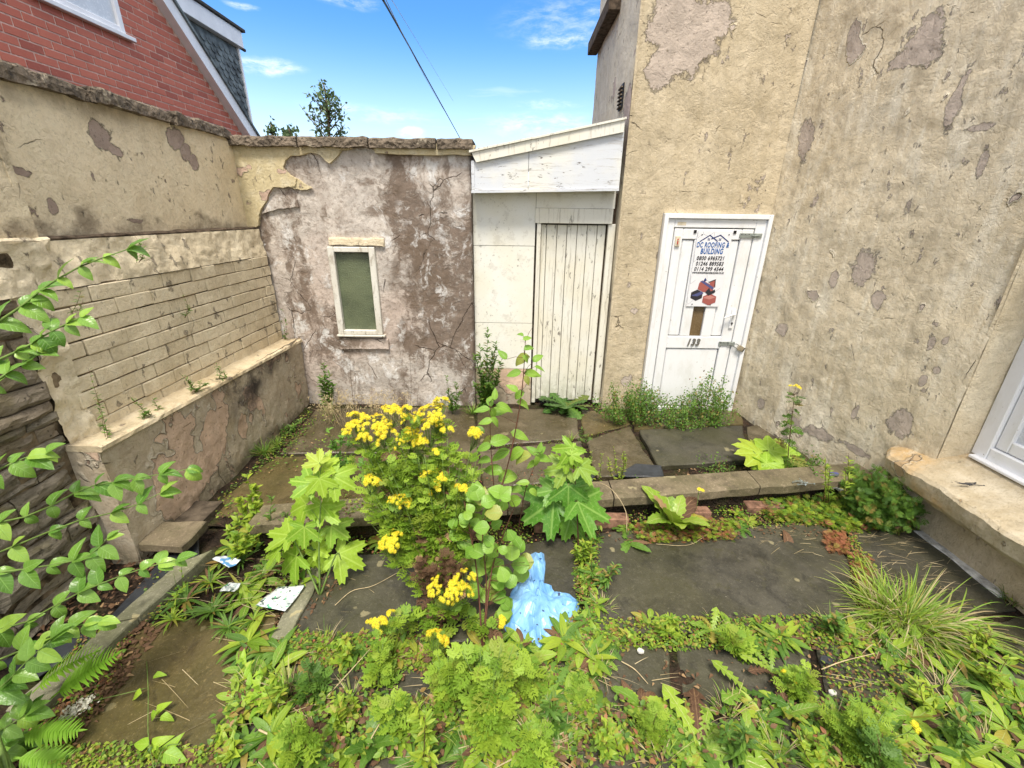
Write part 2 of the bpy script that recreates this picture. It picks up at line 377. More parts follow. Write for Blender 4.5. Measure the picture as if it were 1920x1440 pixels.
def pinkwall():
    m, t = mat('bare_pink_plaster'); P = t.pos()
    W = t.warp(t.warp(P, 2.5, .3, 4), 13, .07, 4); sep = t.n('ShaderNodeSeparateXYZ'); t.put(sep.inputs[0], t.warp(P, 1.6, .5, 3)); X, Z = sep.outputs[0], sep.outputs[2]
    vs = t.vm('MULTIPLY', W, (1, 1, .28))
    c = t.mix(t.sm(t.noise(P, 1.6, 5, .6), .35, .66), (.44, .385, .34), (.50, .465, .43))
    c = t.mix(t.sm(t.noise(W, 5, 6, .65), .42, .66), c, (.60, .55, .50))
    c = t.mix(t.m('MULTIPLY', t.sm(t.noise(t.vm('ADD', P, (3, 2, 8)), 1.2, 3), .50, .7), .45), c, (.52, .40, .34))
    # brown damp: lower right, round the window and in blotches
    g = t.m('MULTIPLY', t.sm(X, -1.35, -.95), t.m('MULTIPLY', t.sm(Z, .30, .75), t.sm(Z, 2.35, 1.85)))
    br = t.m('ADD', t.m('MULTIPLY', g, .20), t.noise(vs, 3.1, 7, .68))
    br2 = t.m('MULTIPLY', t.sm(br, .505, .62), t.sm(t.noise(P, 6, 6, .78), .34, .50))
    c = t.mix(t.m('MULTIPLY', br2, .92), c, t.mix(t.noise(P, 18, 4), (.085, .062, .046), (.24, .18, .14)))
    bl = t.patches(t.warp(W, 7, .1, 4), P3(g4, [(690, 345, 22, 9), (715, 400, 40, 16), (735, 358, 20, 9), (600, 400, 7, 18), (640, 560, 40, 6), (665, 575, 12, 20), (655, 645, 40, 22), (760, 470, 22, 40), (830, 360, 16, 40), (873, 420, 8, 90),
                    (560, 480, 10, 60), (500, 470, 8, 60), (790, 520, 60, 70), (775, 640, 40, 14), (845, 335, 8, 50)], 0, 0))
    blm = t.m('MULTIPLY', t.sm(bl, -.3, .4), t.sm(t.noise(W, 8, 6, .7), .38, .58))
    c = t.mix(t.m('MULTIPLY', blm, .8), c, (.15, .11, .08))
    # white salts
    wh = t.m('MULTIPLY', t.sm(t.noise(t.vm('MULTIPLY', W, (1.2, 1, .8)), 6.5, 7, .7), .52, .62), t.sm(t.noise(P, 2.2, 3), .40, .55))
    c = t.mix(t.m('MULTIPLY', wh, .85), c, (.70, .69, .68))
    c = t.mix(t.m('MULTIPLY', t.sm(t.noise(P, 32, 6, .75), .47, .66), .62), c, (.22, .17, .135))
    st = t.sm(t.noise(t.vm('MULTIPLY', P, (1, 1, .06)), 7, 4, .6), .55, .75)
    c = t.mix(t.m('MULTIPLY', st, .4), c, (.30, .22, .17))
    d = t.polyline(t.warp(P, 6, .06, 6), PL(g4, [[(888, 398), (840, 402), (808, 398), (785, 405), (777, 425), (755, 437), (735, 450), (728, 462)], [(545, 490), (600, 500)], [(728, 480), (722, 530), (715, 560)], [(860, 290), (862, 390)], [(556, 560), (560, 600)]]))
    ck = t.m('MULTIPLY', t.m('SUBTRACT', 1, t.sm(d, .002, .009)), t.sm(t.noise(P, 9, 3), .25, .42))
    e = t.vor(t.warp(P, 3, .16, 4), 1.6, 'DISTANCE_TO_EDGE'); ck = t.m('MAXIMUM', ck, t.m('MULTIPLY', t.m('SUBTRACT', 1, t.sm(e, .001, .006)), t.sm(t.noise(P, 1.9, 2), .5, .56)))
    c = t.mix(t.m('MULTIPLY', ck, .8), c, (.06, .045, .035))
    h = t.m('ADD', t.m('MULTIPLY', t.noise(W, 14, 7, .7), 1.6), t.m('MULTIPLY', br2, -.5)); h = t.m('SUBTRACT', h, t.m('MULTIPLY', ck, 1.5))
    t.out(t.bsdf(c, .9, t.bump(t.noise(P, 120, 3), .4, .002, t.bump(h, .9, .010)), .2)); return m
m_pink = pinkwall()

def coping():
    m, t = mat('coping_stone'); P = t.pos()
    c = t.mix(t.sm(t.noise(P, 5, 6, .7), .3, .7), (.10, .082, .062), (.23, .185, .14))
    c = t.mix(t.sm(t.noise(P, 26, 5, .7), .5, .7), c, (.05, .042, .035)); c = t.mix(t.sm(t.noise(P, 9, 4), .62, .7), c, (.30, .26, .20))
    h = t.m('ADD', t.noise(P, 12, 6, .7), t.vor(t.warp(P, 10, .1), 26)); t.out(t.bsdf(c, .95, t.bump(h, 1, .02), .15)); return m
m_coping = coping()
def masonry():
    m, t = mat('rubble_stone'); P = t.pos(); r = t.rnd(); Q = t.vm('MULTIPLY', t.warp(P, 5, .12), (1, 1, 3.2))
    c = t.mix(t.sm(t.noise(Q, 7, 7, .7), .3, .7), (.12, .108, .08), (.36, .315, .245))
    c = t.mix(t.m('MULTIPLY', t.sm(t.noise(P, 4, 4), .5, .66), .7), c, (.17, .15, .06))
    c = t.mix(t.m('MULTIPLY', t.sm(r, .55, 1), .5), c, (.30, .235, .17))
    c = t.mix(t.sm(t.noise(Q, 3.6, 5, .6), .66, .72), c, (.50, .44, .38))
    c = t.mix(t.sm(t.noise(P, 45, 4), .6, .75), c, (.03, .025, .02))
    h = t.m('ADD', t.noise(Q, 16, 7, .7), t.m('MULTIPLY', t.noise(P, 60, 3), .3)); t.out(t.bsdf(c, .92, t.bump(h, 1, .022), .2)); return m
m_rubble = masonry()
m_mortar = plain('lime_mortar', (.40, .32, .22), .95, .1, .25, 9, .8, .012)
m_jointmortar = plain('painted_joint', (.17, .13, .085), 1, .1, .5, 9, .8, .012)
m_darkmortar = plain('dirt_in_joints', (.11, .088, .065), 1, .1, .3, 9, .8, .012)

def whitepaint(name, base, warm, dirt=.5, grain=(14, 14, .7), crack=.5):
    m, t = mat(name); P = t.pos(); G = t.vm('MULTIPLY', t.warp(P, 6, .03), grain)
    c = t.mix(t.sm(t.noise(P, 2.2, 4), .35, .65), base, warm)
    g = t.noise(G, 3, 6, .7); gm = t.sm(g, .53, .66)
    c = t.mix(t.m('MULTIPLY', gm, dirt), c, (.30, .26, .20))
    pk = t.m('MULTIPLY', t.sm(t.noise(t.vm('MULTIPLY', t.warp(P, 20, .02), tuple(.5 + .5 * k / max(grain) * 3 for k in grain)), 16, 5, .7), .60, .64), t.sm(t.noise(P, 2.7, 3), .44, .58))
    c = t.mix(t.m('MULTIPLY', pk, crack), c, (.13, .11, .09))
    c = t.mix(t.m('MULTIPLY', t.sm(t.noise(P, 70, 3), .60, .75), .25), c, (.35, .32, .26))
    sep = t.n('ShaderNodeSeparateXYZ'); t.put(sep.inputs[0], P)
    c = t.mix(t.m('MULTIPLY', t.sm(sep.outputs[2], .5, 0), t.m('MULTIPLY', t.sm(t.noise(P, 9, 5, .7), .35, .65), .5)), c, (.20, .21, .11))
    h = t.m('SUBTRACT', t.m('MULTIPLY', g, .6), pk); t.out(t.bsdf(c, .5, t.bump(h, .6, .004), .35)); return m
m_wood = whitepaint('painted_timber_cream', (.74, .73, .66), (.72, .69, .58), .45, crack=.85)
m_blue = whitepaint('painted_timber_bluish', (.62, .65, .70), (.74, .73, .66), .5, (.8, 14, 14), .9)
m_panel = whitepaint('painted_sheet', (.77, .77, .72), (.74, .72, .62), .25, (3, 3, 3), .5)
m_winwood = whitepaint('old_window_paint', (.68, .67, .62), (.60, .57, .5), .6, (6, 6, 2), 1)
def upvc():
    m, t = mat('white_upvc'); P = t.pos(); n = t.sm(t.noise(t.vm('MULTIPLY', P, (1, 1, .4)), 7, 6, .7), .45, .75)
    sep = t.n('ShaderNodeSeparateXYZ'); t.put(sep.inputs[0], P); low = t.m('MULTIPLY', t.sm(sep.outputs[2], .35, 0), t.sm(t.noise(P, 12, 5, .7), .4, .6))
    c = t.mix(t.m('MULTIPLY', n, .5), (.78, .79, .81), (.56, .55, .50)); c = t.mix(t.m('MULTIPLY', low, .5), c, (.36, .37, .26))
    c = t.mix(t.sm(t.noise(P, 55, 3), .70, .76), c, (.3, .28, .24))
    t.out(t.bsdf(c, .32, t.bump(t.noise(P, 4, 2), .1, .01), .45)); return m
m_upvc = upvc()
m_gasket = plain('black_gasket', (.02, .02, .02), .6)
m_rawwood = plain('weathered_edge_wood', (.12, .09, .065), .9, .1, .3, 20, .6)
m_steel = plain('galvanised_steel', (.36, .40, .38), .42, .5, .12, 30, .3, .002, .6)
m_brass = plain('lock_body', (.50, .44, .33), .35, .5, .1, 30, .1, .001, .7)
m_darkmetal = plain('dark_metal', (.06, .06, .065), .4, .5, .2, 30)
m_black = plain('black_rubber', (.012, .012, .013), .6)
m_number = plain('number_grey', (.16, .15, .13), .4, .5)
m_red = plain('red_button', (.45, .06, .04), .4, .4)
m_cream_plastic = plain('cream_plastic', (.62, .55, .42), .4, .4)

def slabmat(name, c1, c2, algae, al_amt, rough, wet=.0, lich=.5):
    m, t = mat(name); P = t.pos(); r = t.rnd()
    W = t.warp(P, 3, .2, 4)
    c = t.mix(t.sm(t.noise(W, 4, 6, .65), .35, .7), c1, c2)
    c = t.mix(t.m('MULTIPLY', t.sm(t.noise(W, 1.7, 5, .6), .36, .62), al_amt), c, algae)
    gr = t.noise(P, 62, 5, .85); c = t.mix(t.m('MULTIPLY', t.sm(gr, .54, .72), .55), c, tuple(min(1, k * 2.4) for k in c2)); c = t.mix(t.m('MULTIPLY', t.sm(gr, .46, .28), .5), c, tuple(k * .4 for k in c1))
    c = t.mix(t.m('MULTIPLY', t.sm(t.noise(W, 6, 7, .75), .50, .66), .6), c, tuple(k * .42 for k in c1)); c = t.mix(t.m('MULTIPLY', t.sm(t.noise(t.vm('ADD', W, (5, 2, 0)), 9, 7, .75), .55, .66), .6), c, tuple(k * .8 for k in algae)); c = t.mix(t.m('MULTIPLY', t.sm(t.noise(t.vm('ADD', W, (1, 8, 0)), 14, 6, .8), .58, .7), .5), c, tuple(min(1, k * 1.7) for k in c2))
    lc = t.sm(t.noise(t.warp(P, 30, .03), 8.5, 2, .4), .715, .745)
    c = t.mix(t.m('MULTIPLY', lc, lich), c, (.34, .30, .17))
    l2 = t.sm(t.noise(P, 38, 1.5, .4), .80, .84); c = t.mix(t.m('MULTIPLY', l2, lich), c, (.55, .53, .46))
    wtm = t.sm(t.noise(W, 1.3, 3), .42, .6)
    rr = t.m('SUBTRACT', rough, t.m('MULTIPLY', wtm, wet))
    h = t.m('ADD', t.noise(W, 16, 7, .7), t.m('MULTIPLY', t.noise(P, 120, 3), .35)); t.out(t.bsdf(c, rr, t.bump(h, .8, .007), .4)); return m
m_slab = slabmat('grey_flagstone', (.036, .034, .026), (.078, .072, .054), (.052, .05, .020), .5, .62, .22)
m_slabb = slabmat('algae_flagstone', (.085, .064, .028), (.13, .10, .045), (.062, .055, .018), .7, .42, .24, .3)
m_slabt = slabmat('terrace_flagstone', (.07, .057, .034), (.145, .12, .08), (.055, .044, .018), .8, .45, .25, .35)
m_kerb = slabmat('kerb_stone', (.12, .094, .06), (.225, .18, .12), (.09, .085, .035), .5, .8, .0, .6)
m_edge = slabmat('edging_stone', (.15, .145, .10), (.26, .25, .18), (.10, .11, .04), .6, .85, .0, .9)
m_slate = plain('dark_slate', (.030, .034, .040), .45, .4, .2, 14, .4, .004)
m_conc = plain('pale_concrete', (.58, .57, .53), .9, .2, .25, 14, .8, .006)
m_redbr = plain('broken_brick', (.24, .135, .09), .9, .2, .3, 20, .8, .006)

def soil():
    m, t = mat('damp_soil'); P = t.pos(); W = t.warp(P, 8, .1)
    c = t.mix(t.sm(t.noise(W, 9, 7, .7), .35, .7), (.022, .015, .010), (.075, .05, .033)); c = t.mix(t.sm(t.noise(W, 22, 5, .7), .56, .7), c, (.12, .05, .028))
    c = t.mix(t.m('MULTIPLY', t.sm(t.noise(P, 3, 5, .6), .48, .62), .7), c, (.045, .055, .012)); h = t.m('ADD', t.noise(W, 24, 8, .8), t.vor(W, 50))
    t.out(t.bsdf(c, .9, t.bump(h, 1, .03), .2)); return m
m_soil = soil()

def redbrick():
    m, t = mat('red_brick'); P = t.pos(); r = t.rnd(); a = t.n('ShaderNodeAttribute', attribute_name='lf').outputs['Vector']; s = t.n('ShaderNodeSeparateXYZ'); t.put(s.inputs[0], a)
    q = t.m('FRACT', t.m('ADD', r, s.outputs[2]))
    c = t.mix(q, (.52, .165, .115), (.42, .12, .085)); c = t.mix(t.m('MULTIPLY', t.sm(q, .82, .9), .5), c, (.30, .09, .07)); c = t.mix(t.m('MULTIPLY', t.sm(t.noise(P, 26, 5, .7), .5, .8), .4), c, (.60, .26, .19))
    c = t.mix(t.m('MULTIPLY', t.sm(t.noise(P, 1.1, 3), .4, .7), .3), c, (.58, .20, .14))
    t.out(t.bsdf(c, .85, t.bump(t.noise(P, 70, 4), .5, .004), .25)); return m
m_redbrick = redbrick()
m_pinkmortar = plain('brick_mortar', (.66, .46, .39), .95, .1, .12, 14, .5)
m_whitehouse = plain('white_upvc_trim', (.78, .79, .83), .4, .4, .04, 4)
m_tile = plain('grey_shingle', (.13, .155, .165), .7, .3, .35, 5, .6, .006)
m_felt = plain('roof_felt_edge', (.05, .048, .045), .8)
def glassmat(name, c1, c2, rough, sc, bd):
    m, t = mat(name); P = t.pos(); c = t.mix(t.sm(t.noise(P, 2.4, 3), .3, .7), c1, c2); c = t.mix(t.m('MULTIPLY', t.sm(t.noise(P, sc, 2), .5, .7), .35), c, tuple(min(1, k * 1.9) for k in c2))
    t.out(t.bsdf(c, rough, t.bump(t.vor(P, sc), .6, bd), .6)); return m
m_obsc = glassmat('obscured_glass', (.035, .048, .03), (.13, .155, .09), .3, 110, .005)
m_whiteglass = glassmat('window_glass_with_blind', (.55, .58, .62), (.66, .69, .73), .12, 40, .0002)
m_doorglass = glassmat('brown_door_glass', (.10, .065, .03), (.16, .11, .055), .2, 90, .001)

# foliage: attribute lf = (across -1..1, along 0..1, random)
def leafmat(name, c1, c2, c3=None, vein=(.35, .5, .12), vamt=.5, rough=.45, trans=.35, side=9, spots=.0, spotc=(.25, .12, .03), bumpy=.5, yellow=.12):
    m, t = mat(name); P = t.pos(); r = t.rnd(); a = t.n('ShaderNodeAttribute', attribute_name='lf').outputs['Vector']; s = t.n('ShaderNodeSeparateXYZ'); t.put(s.inputs[0], a)
    u, v, w = s.outputs; q = t.m('FRACT', t.m('ADD', r, w)); au = t.m('ABSOLUTE', u)
    c = t.mix(q, c1, c2)
    c = t.mix(t.sm(q, 1 - yellow, 1 - yellow * .6), c, c3 or (.34, .32, .05))
    c = t.mix(t.m('MULTIPLY', t.noise(P, 35, 4), .5), c, tuple(k * .6 for k in c1))
    mid = t.m('SUBTRACT', 1, t.sm(au, .02, .10))
    sv = t.m('ABSOLUTE', t.m('SUBTRACT', t.m('FRACT', t.m('SUBTRACT', t.m('MULTIPLY', v, side), t.m('MULTIPLY', au, 1.6))), .5))
    svm = t.m('SUBTRACT', 1, t.sm(sv, .02, .12))
    vm = t.m('MAXIMUM', mid, t.m('MULTIPLY', svm, .55))
    c = t.mix(t.m('MULTIPLY', vm, vamt), c, vein)
    if spots: c = t.mix(t.m('MULTIPLY', t.sm(t.noise(P, 60, 4), .58, .68), spots), c, spotc)
    nb = t.bump(t.m('SUBTRACT', t.noise(P, 90, 2), t.m('MULTIPLY', vm, 1.3)), bumpy, .0025)
    b = t.bsdf(c, rough, nb, .4); tr = t.n('ShaderNodeBsdfTranslucent'); t.put(tr.inputs[0], t.mix(.5, c, tuple(min(1, k * 1.5) for k in c2)))
    mx = t.n('ShaderNodeMixShader'); mx.inputs[0].default_value = trans * .72; t.L.new(b, mx.inputs[1]); t.L.new(tr.outputs[0], mx.inputs[2]); t.out(mx.outputs[0]); return m
L_shrub = leafmat('shrub_leaf', (.09, .22, .03), (.26, .44, .07), (.34, .52, .08), (.30, .52, .14), .5, .30, .35, 7, yellow=.2)
L_syc = leafmat('sycamore_leaf', (.20, .38, .03), (.40, .57, .045), (.42, .50, .05), (.45, .62, .12), .6, .45, .42, 6)
L_sycg = leafmat('sycamore_leaf_green', (.085, .24, .025), (.18, .36, .04), (.42, .42, .06), (.30, .48, .12), .6, .42, .38, 6)
L_sap = leafmat('sapling_leaf', (.16, .33, .035), (.30, .48, .06), (.36, .36, .08), (.34, .50, .15), .5, .4, .4, 8)
L_rag = leafmat('ragwort_leaf', (.17, .32, .03), (.40, .54, .05), (.30, .36, .05), (.3, .5, .1), .2, .5, .4, 3)
L_lime = leafmat('lime_herb_leaf', (.14, .28, .025), (.46, .56, .05), (.40, .36, .06), (.36, .50, .12), .35, .45, .42, 6)
L_dock = leafmat('dock_leaf', (.15, .29, .03), (.36, .50, .05), (.38, .30, .05), (.42, .46, .16), .75, .35, .35, 9, .25, (.30, .16, .04))
L_dark = leafmat('dark_leaf', (.035, .10, .015), (.075, .17, .025), (.15, .17, .03), (.2, .32, .08), .5, .38, .3, 8)
L_mid = leafmat('mid_leaf', (.055, .14, .018), (.18, .33, .04), (.30, .20, .05), (.25, .38, .1), .4, .42, .35, 7)
L_cover = leafmat('cover_leaf', (.10, .20, .02), (.42, .50, .06), (.30, .15, .05), (.3, .42, .1), .3, .5, .38, 5, yellow=.22)
L_redherb = leafmat('reddened_leaf', (.36, .12, .06), (.42, .22, .10), (.30, .28, .06), (.5, .3, .15), .3, .5, .35, 4, yellow=.25)
L_dead = leafmat('dead_leaf', (.085, .042, .022), (.18, .10, .05), (.40, .26, .13), (.38, .24, .12), .4, .75, .1, 6)
L_fern = leafmat('fern_leaf', (.20, .42, .03), (.30, .52, .05), None, (.3, .45, .1), .3, .45, .4, 4, yellow=.02)
L_grass = leafmat('grass_blade', (.20, .36, .04), (.36, .50, .08), (.56, .50, .22), (.4, .5, .18), .3, .45, .35, 0, yellow=.3)
L_straw = leafmat('straw', (.46, .36, .19), (.62, .52, .33), None, (.6, .5, .3), .2, .7, .25, 0, yellow=.0)
L_pet = leafmat('yellow_petal', (.93, .82, .03), (.98, .92, .06), (.95, .75, .03), (.8, .55, .02), .2, .5, .3, 0, yellow=.1)
L_disc = leafmat('flower_disc', (.62, .36, .02), (.70, .44, .03), None, (.6, .3, .02), .1, .8, .0, 0, yellow=0)
L_white = leafmat('white_blossom', (.72, .70, .58), (.80, .78, .68), (.6, .5, .3), (.7, .7, .6), .1, .6, .3, 0, yellow=.1)
L_tree = leafmat('tree_leaf', (.06, .12, .045), (.13, .20, .08), None, (.15, .22, .08), .3, .4, .3, 5, yellow=.0)
m_stemg = plain('green_stem', (.14, .22, .05), .6, .3, .15, 30)
m_stemr = plain('red_brown_stem', (.13, .055, .035), .6, .3, .2, 30)
m_bark = plain('twig_bark', (.14, .11, .075), .85, .2, .25, 30)
m_cable = plain('cable_black', (.02, .02, .022), .6)
m_cablep = plain('cable_pale', (.62, .64, .66), .6)
JT = .017
# ================================================================== SETTING: ground
def ground():
    n = 170; xs = np.concatenate([[-400, -60, -12], np.linspace(-3.2, 3.6, n), [12, 60, 400]]); ys = np.concatenate([[-400, -60, -8], np.linspace(.3, 4.8, 110), [12, 60, 400]])
    X, Y = np.meshgrid(xs, ys); P = np.stack([X, Y, 0 * X], -1); Z = -.016 + .022 * fbm(P, 3.5, 5, 3)
    k = len(xs); v = np.stack([X, Y, Z], -1).reshape(-1, 3)
    F = [(j * k + i, j * k + i + 1, (j + 1) * k + i + 1, (j + 1) * k + i) for j in range(len(ys) - 1) for i in range(k - 1)]
    me = bpy.data.meshes.new('ground'); me.from_pydata(v.tolist(), [], F); me.polygons.foreach_set('use_smooth', [True] * len(F)); me.materials.append(m_soil)
    return tag(link('ground', me), kind='structure')
g_ground = ground()

def slab(px, top, th, m, name='flagstone', parent=None, jag=.012, z=None, seed=0, dome=.009, tilt=0):
    """flagstone traced on the ground: uneven outline, rounded arris, its own thickness"""
    rs = np.random.RandomState(seed + 31)
    pts = [gz(x, y, top) for x, y in px]; out = []
    for a, b in zip(pts, pts[1:] + pts[:1]):
        L = np.linalg.norm(b - a); k = max(2, int(L / .06))
        for i in range(k): out.append(a + (b - a) * i / k)
    out = np.array(out); c = out.mean(0); n = len(out)
    d = out - c; r = np.linalg.norm(d, axis=1, keepdims=True); out = out + d / r * (fbm(out, 9, 3, seed)[:, None] * jag * 2.2)
    rings = []
    for (s, dz) in ((0, -th), (0, -.008), (.010, 0), (.06, .001)):
        q = out - (out - c) / r * s; q = q.copy(); q[:, 2] = top + dz + (fbm(q, 4, 3, seed + 5) * dome if dz > -.01 else 0) + tilt * (q[:, 0] - c[0]); rings.append(q)
    V = np.concatenate(rings).tolist(); F = []
    for k in range(3): F += [(k * n + i, k * n + (i + 1) % n, (k + 1) * n + (i + 1) % n, (k + 1) * n + i) for i in range(n)]
    cc = len(V); V.append([c[0], c[1], top + .001]); F += [(3 * n + i, 3 * n + (i + 1) % n, cc) for i in range(n)]
    return MB().add(V, F).build(name, m, parent if parent is not None else g_ground, smooth=False)
paving = tag(empty('paving'), kind='structure')
FR = [([(1112, 1000), (1572, 975), (1618, 1178), (1092, 1190)], .006, m_slab), ([(1585, 974), (1722, 985), (1905, 1142), (1632, 1176)], .000, m_slab),
      ([(622, 1040), (826, 1036), (826, 1203), (540, 1203)], .010, m_slab), ([(840, 1034), (1092, 1005), (1078, 1190), (838, 1203)], .000, m_slab),
      ([(262, 1168), (520, 1150), (500, 1262), (420, 1440), (110, 1440)], .004, m_slabb), ([(500, 1222), (830, 1215), (820, 1335), (445, 1350)], -.006, m_slab),
      ([(842, 1215), (1070, 1205), (1075, 1340), (832, 1340)], -.008, m_slab), ([(1088, 1212), (1255, 1202), (1268, 1332), (1080, 1340)], .002, m_slab),
      ([(1268, 1203), (1510, 1192), (1540, 1325), (1280, 1332)], -.004, m_slab), ([(1525, 1192), (1745, 1188), (1900, 1315), (1556, 1324)], .002, m_slab),
      ([(1080, 1352), (1560, 1338), (1660, 1470), (1080, 1470)], -.002, m_slab), ([(1575, 1337), (1930, 1328), (2060, 1470), (1680, 1470)], -.006, m_slab), ([(430, 1362), (1066, 1352), (1066, 1470), (380, 1470)], -.008, m_slab),
      ([(1760, 1188), (1925, 1155), (2060, 1290), (1910, 1312)], -.004, m_slab)]
for i, (p, z, mm) in enumerate(FR): slab(p, z, .05, mm, parent=paving, seed=i, tilt=(i % 3 - 1) * .004)
TR = [([(592, 766), (758, 764), (742, 848), (528, 850)], m_slabt), ([(519, 856), (738, 854), (715, 962), (372, 968)], m_slabb), ([(768, 764), (888, 764), (902, 900), (722, 962), (748, 850)], m_slabt),
      ([(896, 766), (1078, 766), (1088, 820), (894, 838)], m_slabt), ([(898, 845), (1090, 826), (1112, 894), (905, 915)], m_slabt), ([(1098, 824), (1180, 800), (1236, 888), (1120, 894)], m_slabt),
      ([(1088, 768), (1178, 775), (1182, 795), (1096, 818)], m_slabb), ([(1400, 800), (1440, 790), (1560, 895), (1410, 895)], m_slabt), ([(1185, 770), (1385, 765), (1395, 795), (1190, 805)], m_slabb)]
for i, (p, mm) in enumerate(TR): slab(p, .022 + .003 * (i % 3), .06, mm, parent=paving, seed=40 + i)
t = tag(slab([(1198, 806), (1392, 798), (1402, 862), (1234, 874)], .062, .045, m_slab, 'doorstep_slab', seed=60), 'loose dark stone slab lying on the terrace in front of the white front door', 'stone slab'); t.parent = None
t = tag(slab([(232, 1018), (290, 976), (386, 976), (340, 1024)], .13, .055, m_kerb, 'loose_stone_slab', seed=61), 'thick square stone slab lying at the foot of the left wall', 'stone slab'); t.parent = None
MB().box((-2.42, 2.15, -.02), (-2.05, 2.55, .07)).build('rubble_base', m_darkmortar, g_ground)
for i, (p, z, lab) in enumerate([([(1150, 892), (1192, 868), (1240, 872), (1246, 893)], .07, 'dark slate piece lying behind the kerb next to the doorstep slab'), ([(1060, 897), (1085, 880), (1118, 884), (1112, 900)], .06, 'dark slate piece lying behind the kerb, behind the sycamore seedling'),
      ([(195, 1168), (300, 1050), (372, 1010), (372, 1040), (345, 1052), (250, 1160)], .02, 'long dark slate beside the stone edging at left'), ([(0, 1240), (110, 1190), (190, 1185), (60, 1275)], .015, 'dark slate at the left edge under the shrub')]):
    t = slab(p, z, .012, m_slate, 'slate_piece', seed=70 + i, jag=.002, dome=.001); t.parent = None; tag(t, lab, 'slate')
# edging stone
ed = tag(empty('stone_edging'), 'narrow lichen covered stone edging running diagonally beside the left wall', 'edging')
E0 = [(338, 1050), (398, 1030), (262, 1152), (205, 1168)]; E1 = [(203, 1171), (258, 1157), (80, 1325), (10, 1330)]
slab(E0, .065, .09, m_edge, 'edging_stone', ed, seed=80); slab(E1, .06, .09, m_edge, 'edging_stone', ed, seed=81)
t = slab([(575, 1065), (612, 1050), (545, 1190), (505, 1200)], .03, .05, m_edge, 'edging_stone', seed=82); t.parent = None; tag(t, 'narrow mossy edging stone between the dark slab and the white card', 'edging')
t = slab([(1712, 992), (1748, 992), (1912, 1116), (1872, 1116)], .012, .04, m_conc, 'concrete_strip', seed=83); t.parent = None; tag(t, 'pale concrete strip along the foot of the right house wall', 'concrete strip')
# soil and moss packed between the terrace slabs
tp = [gz(x, y, 0.) for x, y in [(560, 762), (1190, 762), (1400, 770), (1560, 900), (1240, 905), (700, 960), (372, 985), (395, 930)]]
def terrace_soil():
    x0, y0, x1, y1 = -2.3, 2.35, 2.7, 4.45; k = 120; q = 60; X, Y = np.meshgrid(np.linspace(x0, x1, k), np.linspace(y0, y1, q)); P = np.stack([X, Y, 0 * X], -1); Z = .008 + .02 * fbm(P, 5, 5, 6); lim = 2.30 + .144 * (X + 1); Z = np.where(Y < lim + .03, -.05, Z)
    me = bpy.data.meshes.new('terrace_soil'); me.from_pydata(np.stack([X, Y, Z], -1).reshape(-1, 3).tolist(), [], [(j * k + i, j * k + i + 1, (j + 1) * k + i + 1, (j + 1) * k + i) for j in range(q - 1) for i in range(k - 1)]); me.polygons.foreach_set('use_smooth', [True] * len(me.polygons)); link('soil', me, g_ground, m_soil)
terrace_soil()
# kerb
kb = tag(empty('kerb'), 'low stone kerb step crossing the yard between terrace and lower paving', 'kerb')
def kerbstone(x0, x1, i):
    f = lambda x: 2.235 + .155 * (x + 1) * .93; rs = np.random.RandomState(i)
    n = max(3, int((x1 - x0) / .06)); V = []; F = []
    prof = [(.004, .118), (0, .125), (0, .185), (.012, .198), (.10, .2), (.20, .2), (.212, .19), (.212, .118)]
    for k in range(n + 1):
        x = x0 + (x1 - x0) * k / n
        for (dy, z) in prof:
            p = np.array([x, f(x) + dy, z]); q = fbm(p, 7, 4, 2) * .012; V.append((x + (.004 if k in (0, n) else 0) * 0, p[1] + q * (1 if dy < .1 else -1), z + q * .5 + .003 * math.sin(i * 3.)))
    m_ = len(prof)
    for k in range(n):
        for j in range(m_ - 1): F.append((k * m_ + j, k * m_ + j + 1, (k + 1) * m_ + j + 1, (k + 1) * m_ + j))
    F += [tuple(range(m_)), tuple(range(n * m_, n * m_ + m_))]
    MB().add(V, F).build('kerb_stone', m_kerb, kb)
for i, (a, b) in enumerate([(-1.62, -.75), (-.742, -.02), (-.012, .71), (.718, 1.80), (1.808, 2.76)]): kerbstone(a, b, i)
grid('kerb_footing', (-1.60, 2.235 - .0865 + .045, -.03), (4.34, .6256, 0), (0, .0, .15), 200, 10, m_soil, kb, .012, 9, 66, nrm=(0, -1, 0), fine=.006)
rs = np.random.RandomState(5)
for i in (0, 1, 3, 4, 6, 8):                                        # broken bricks under the kerb's lip
    x = -.7 + i * .31 + rs.uniform(-.07, .07); y = 2.235 + .144 * (x + 1) + .012
    MB().bev((x, y - .05, -.02), (x + .27, y + .03, .055 + rs.uniform(-.01, .012)), .006, .003, rs).build('brick', m_redbr, kb)

# ================================================================== left boundary wall
lw = tag(empty('boundary_wall', (0, 0, 0)), 'tall cream painted boundary wall along the left side, rendered above and bare brick below', 'wall')
grid('render_face', (-2.53, 2.28, 1.85), (0, 2.10, 0), (0, 0, .76), 150, 60, m_left, lw, .012, 2.0, 1, nrm=(1, 0, 0), fine=.002)
MB().box((-2.80, -1.0, 0), (-2.56, 4.6, 2.6)).build('wall_core', m_mortar, lw)
rs = np.random.RandomState(2)
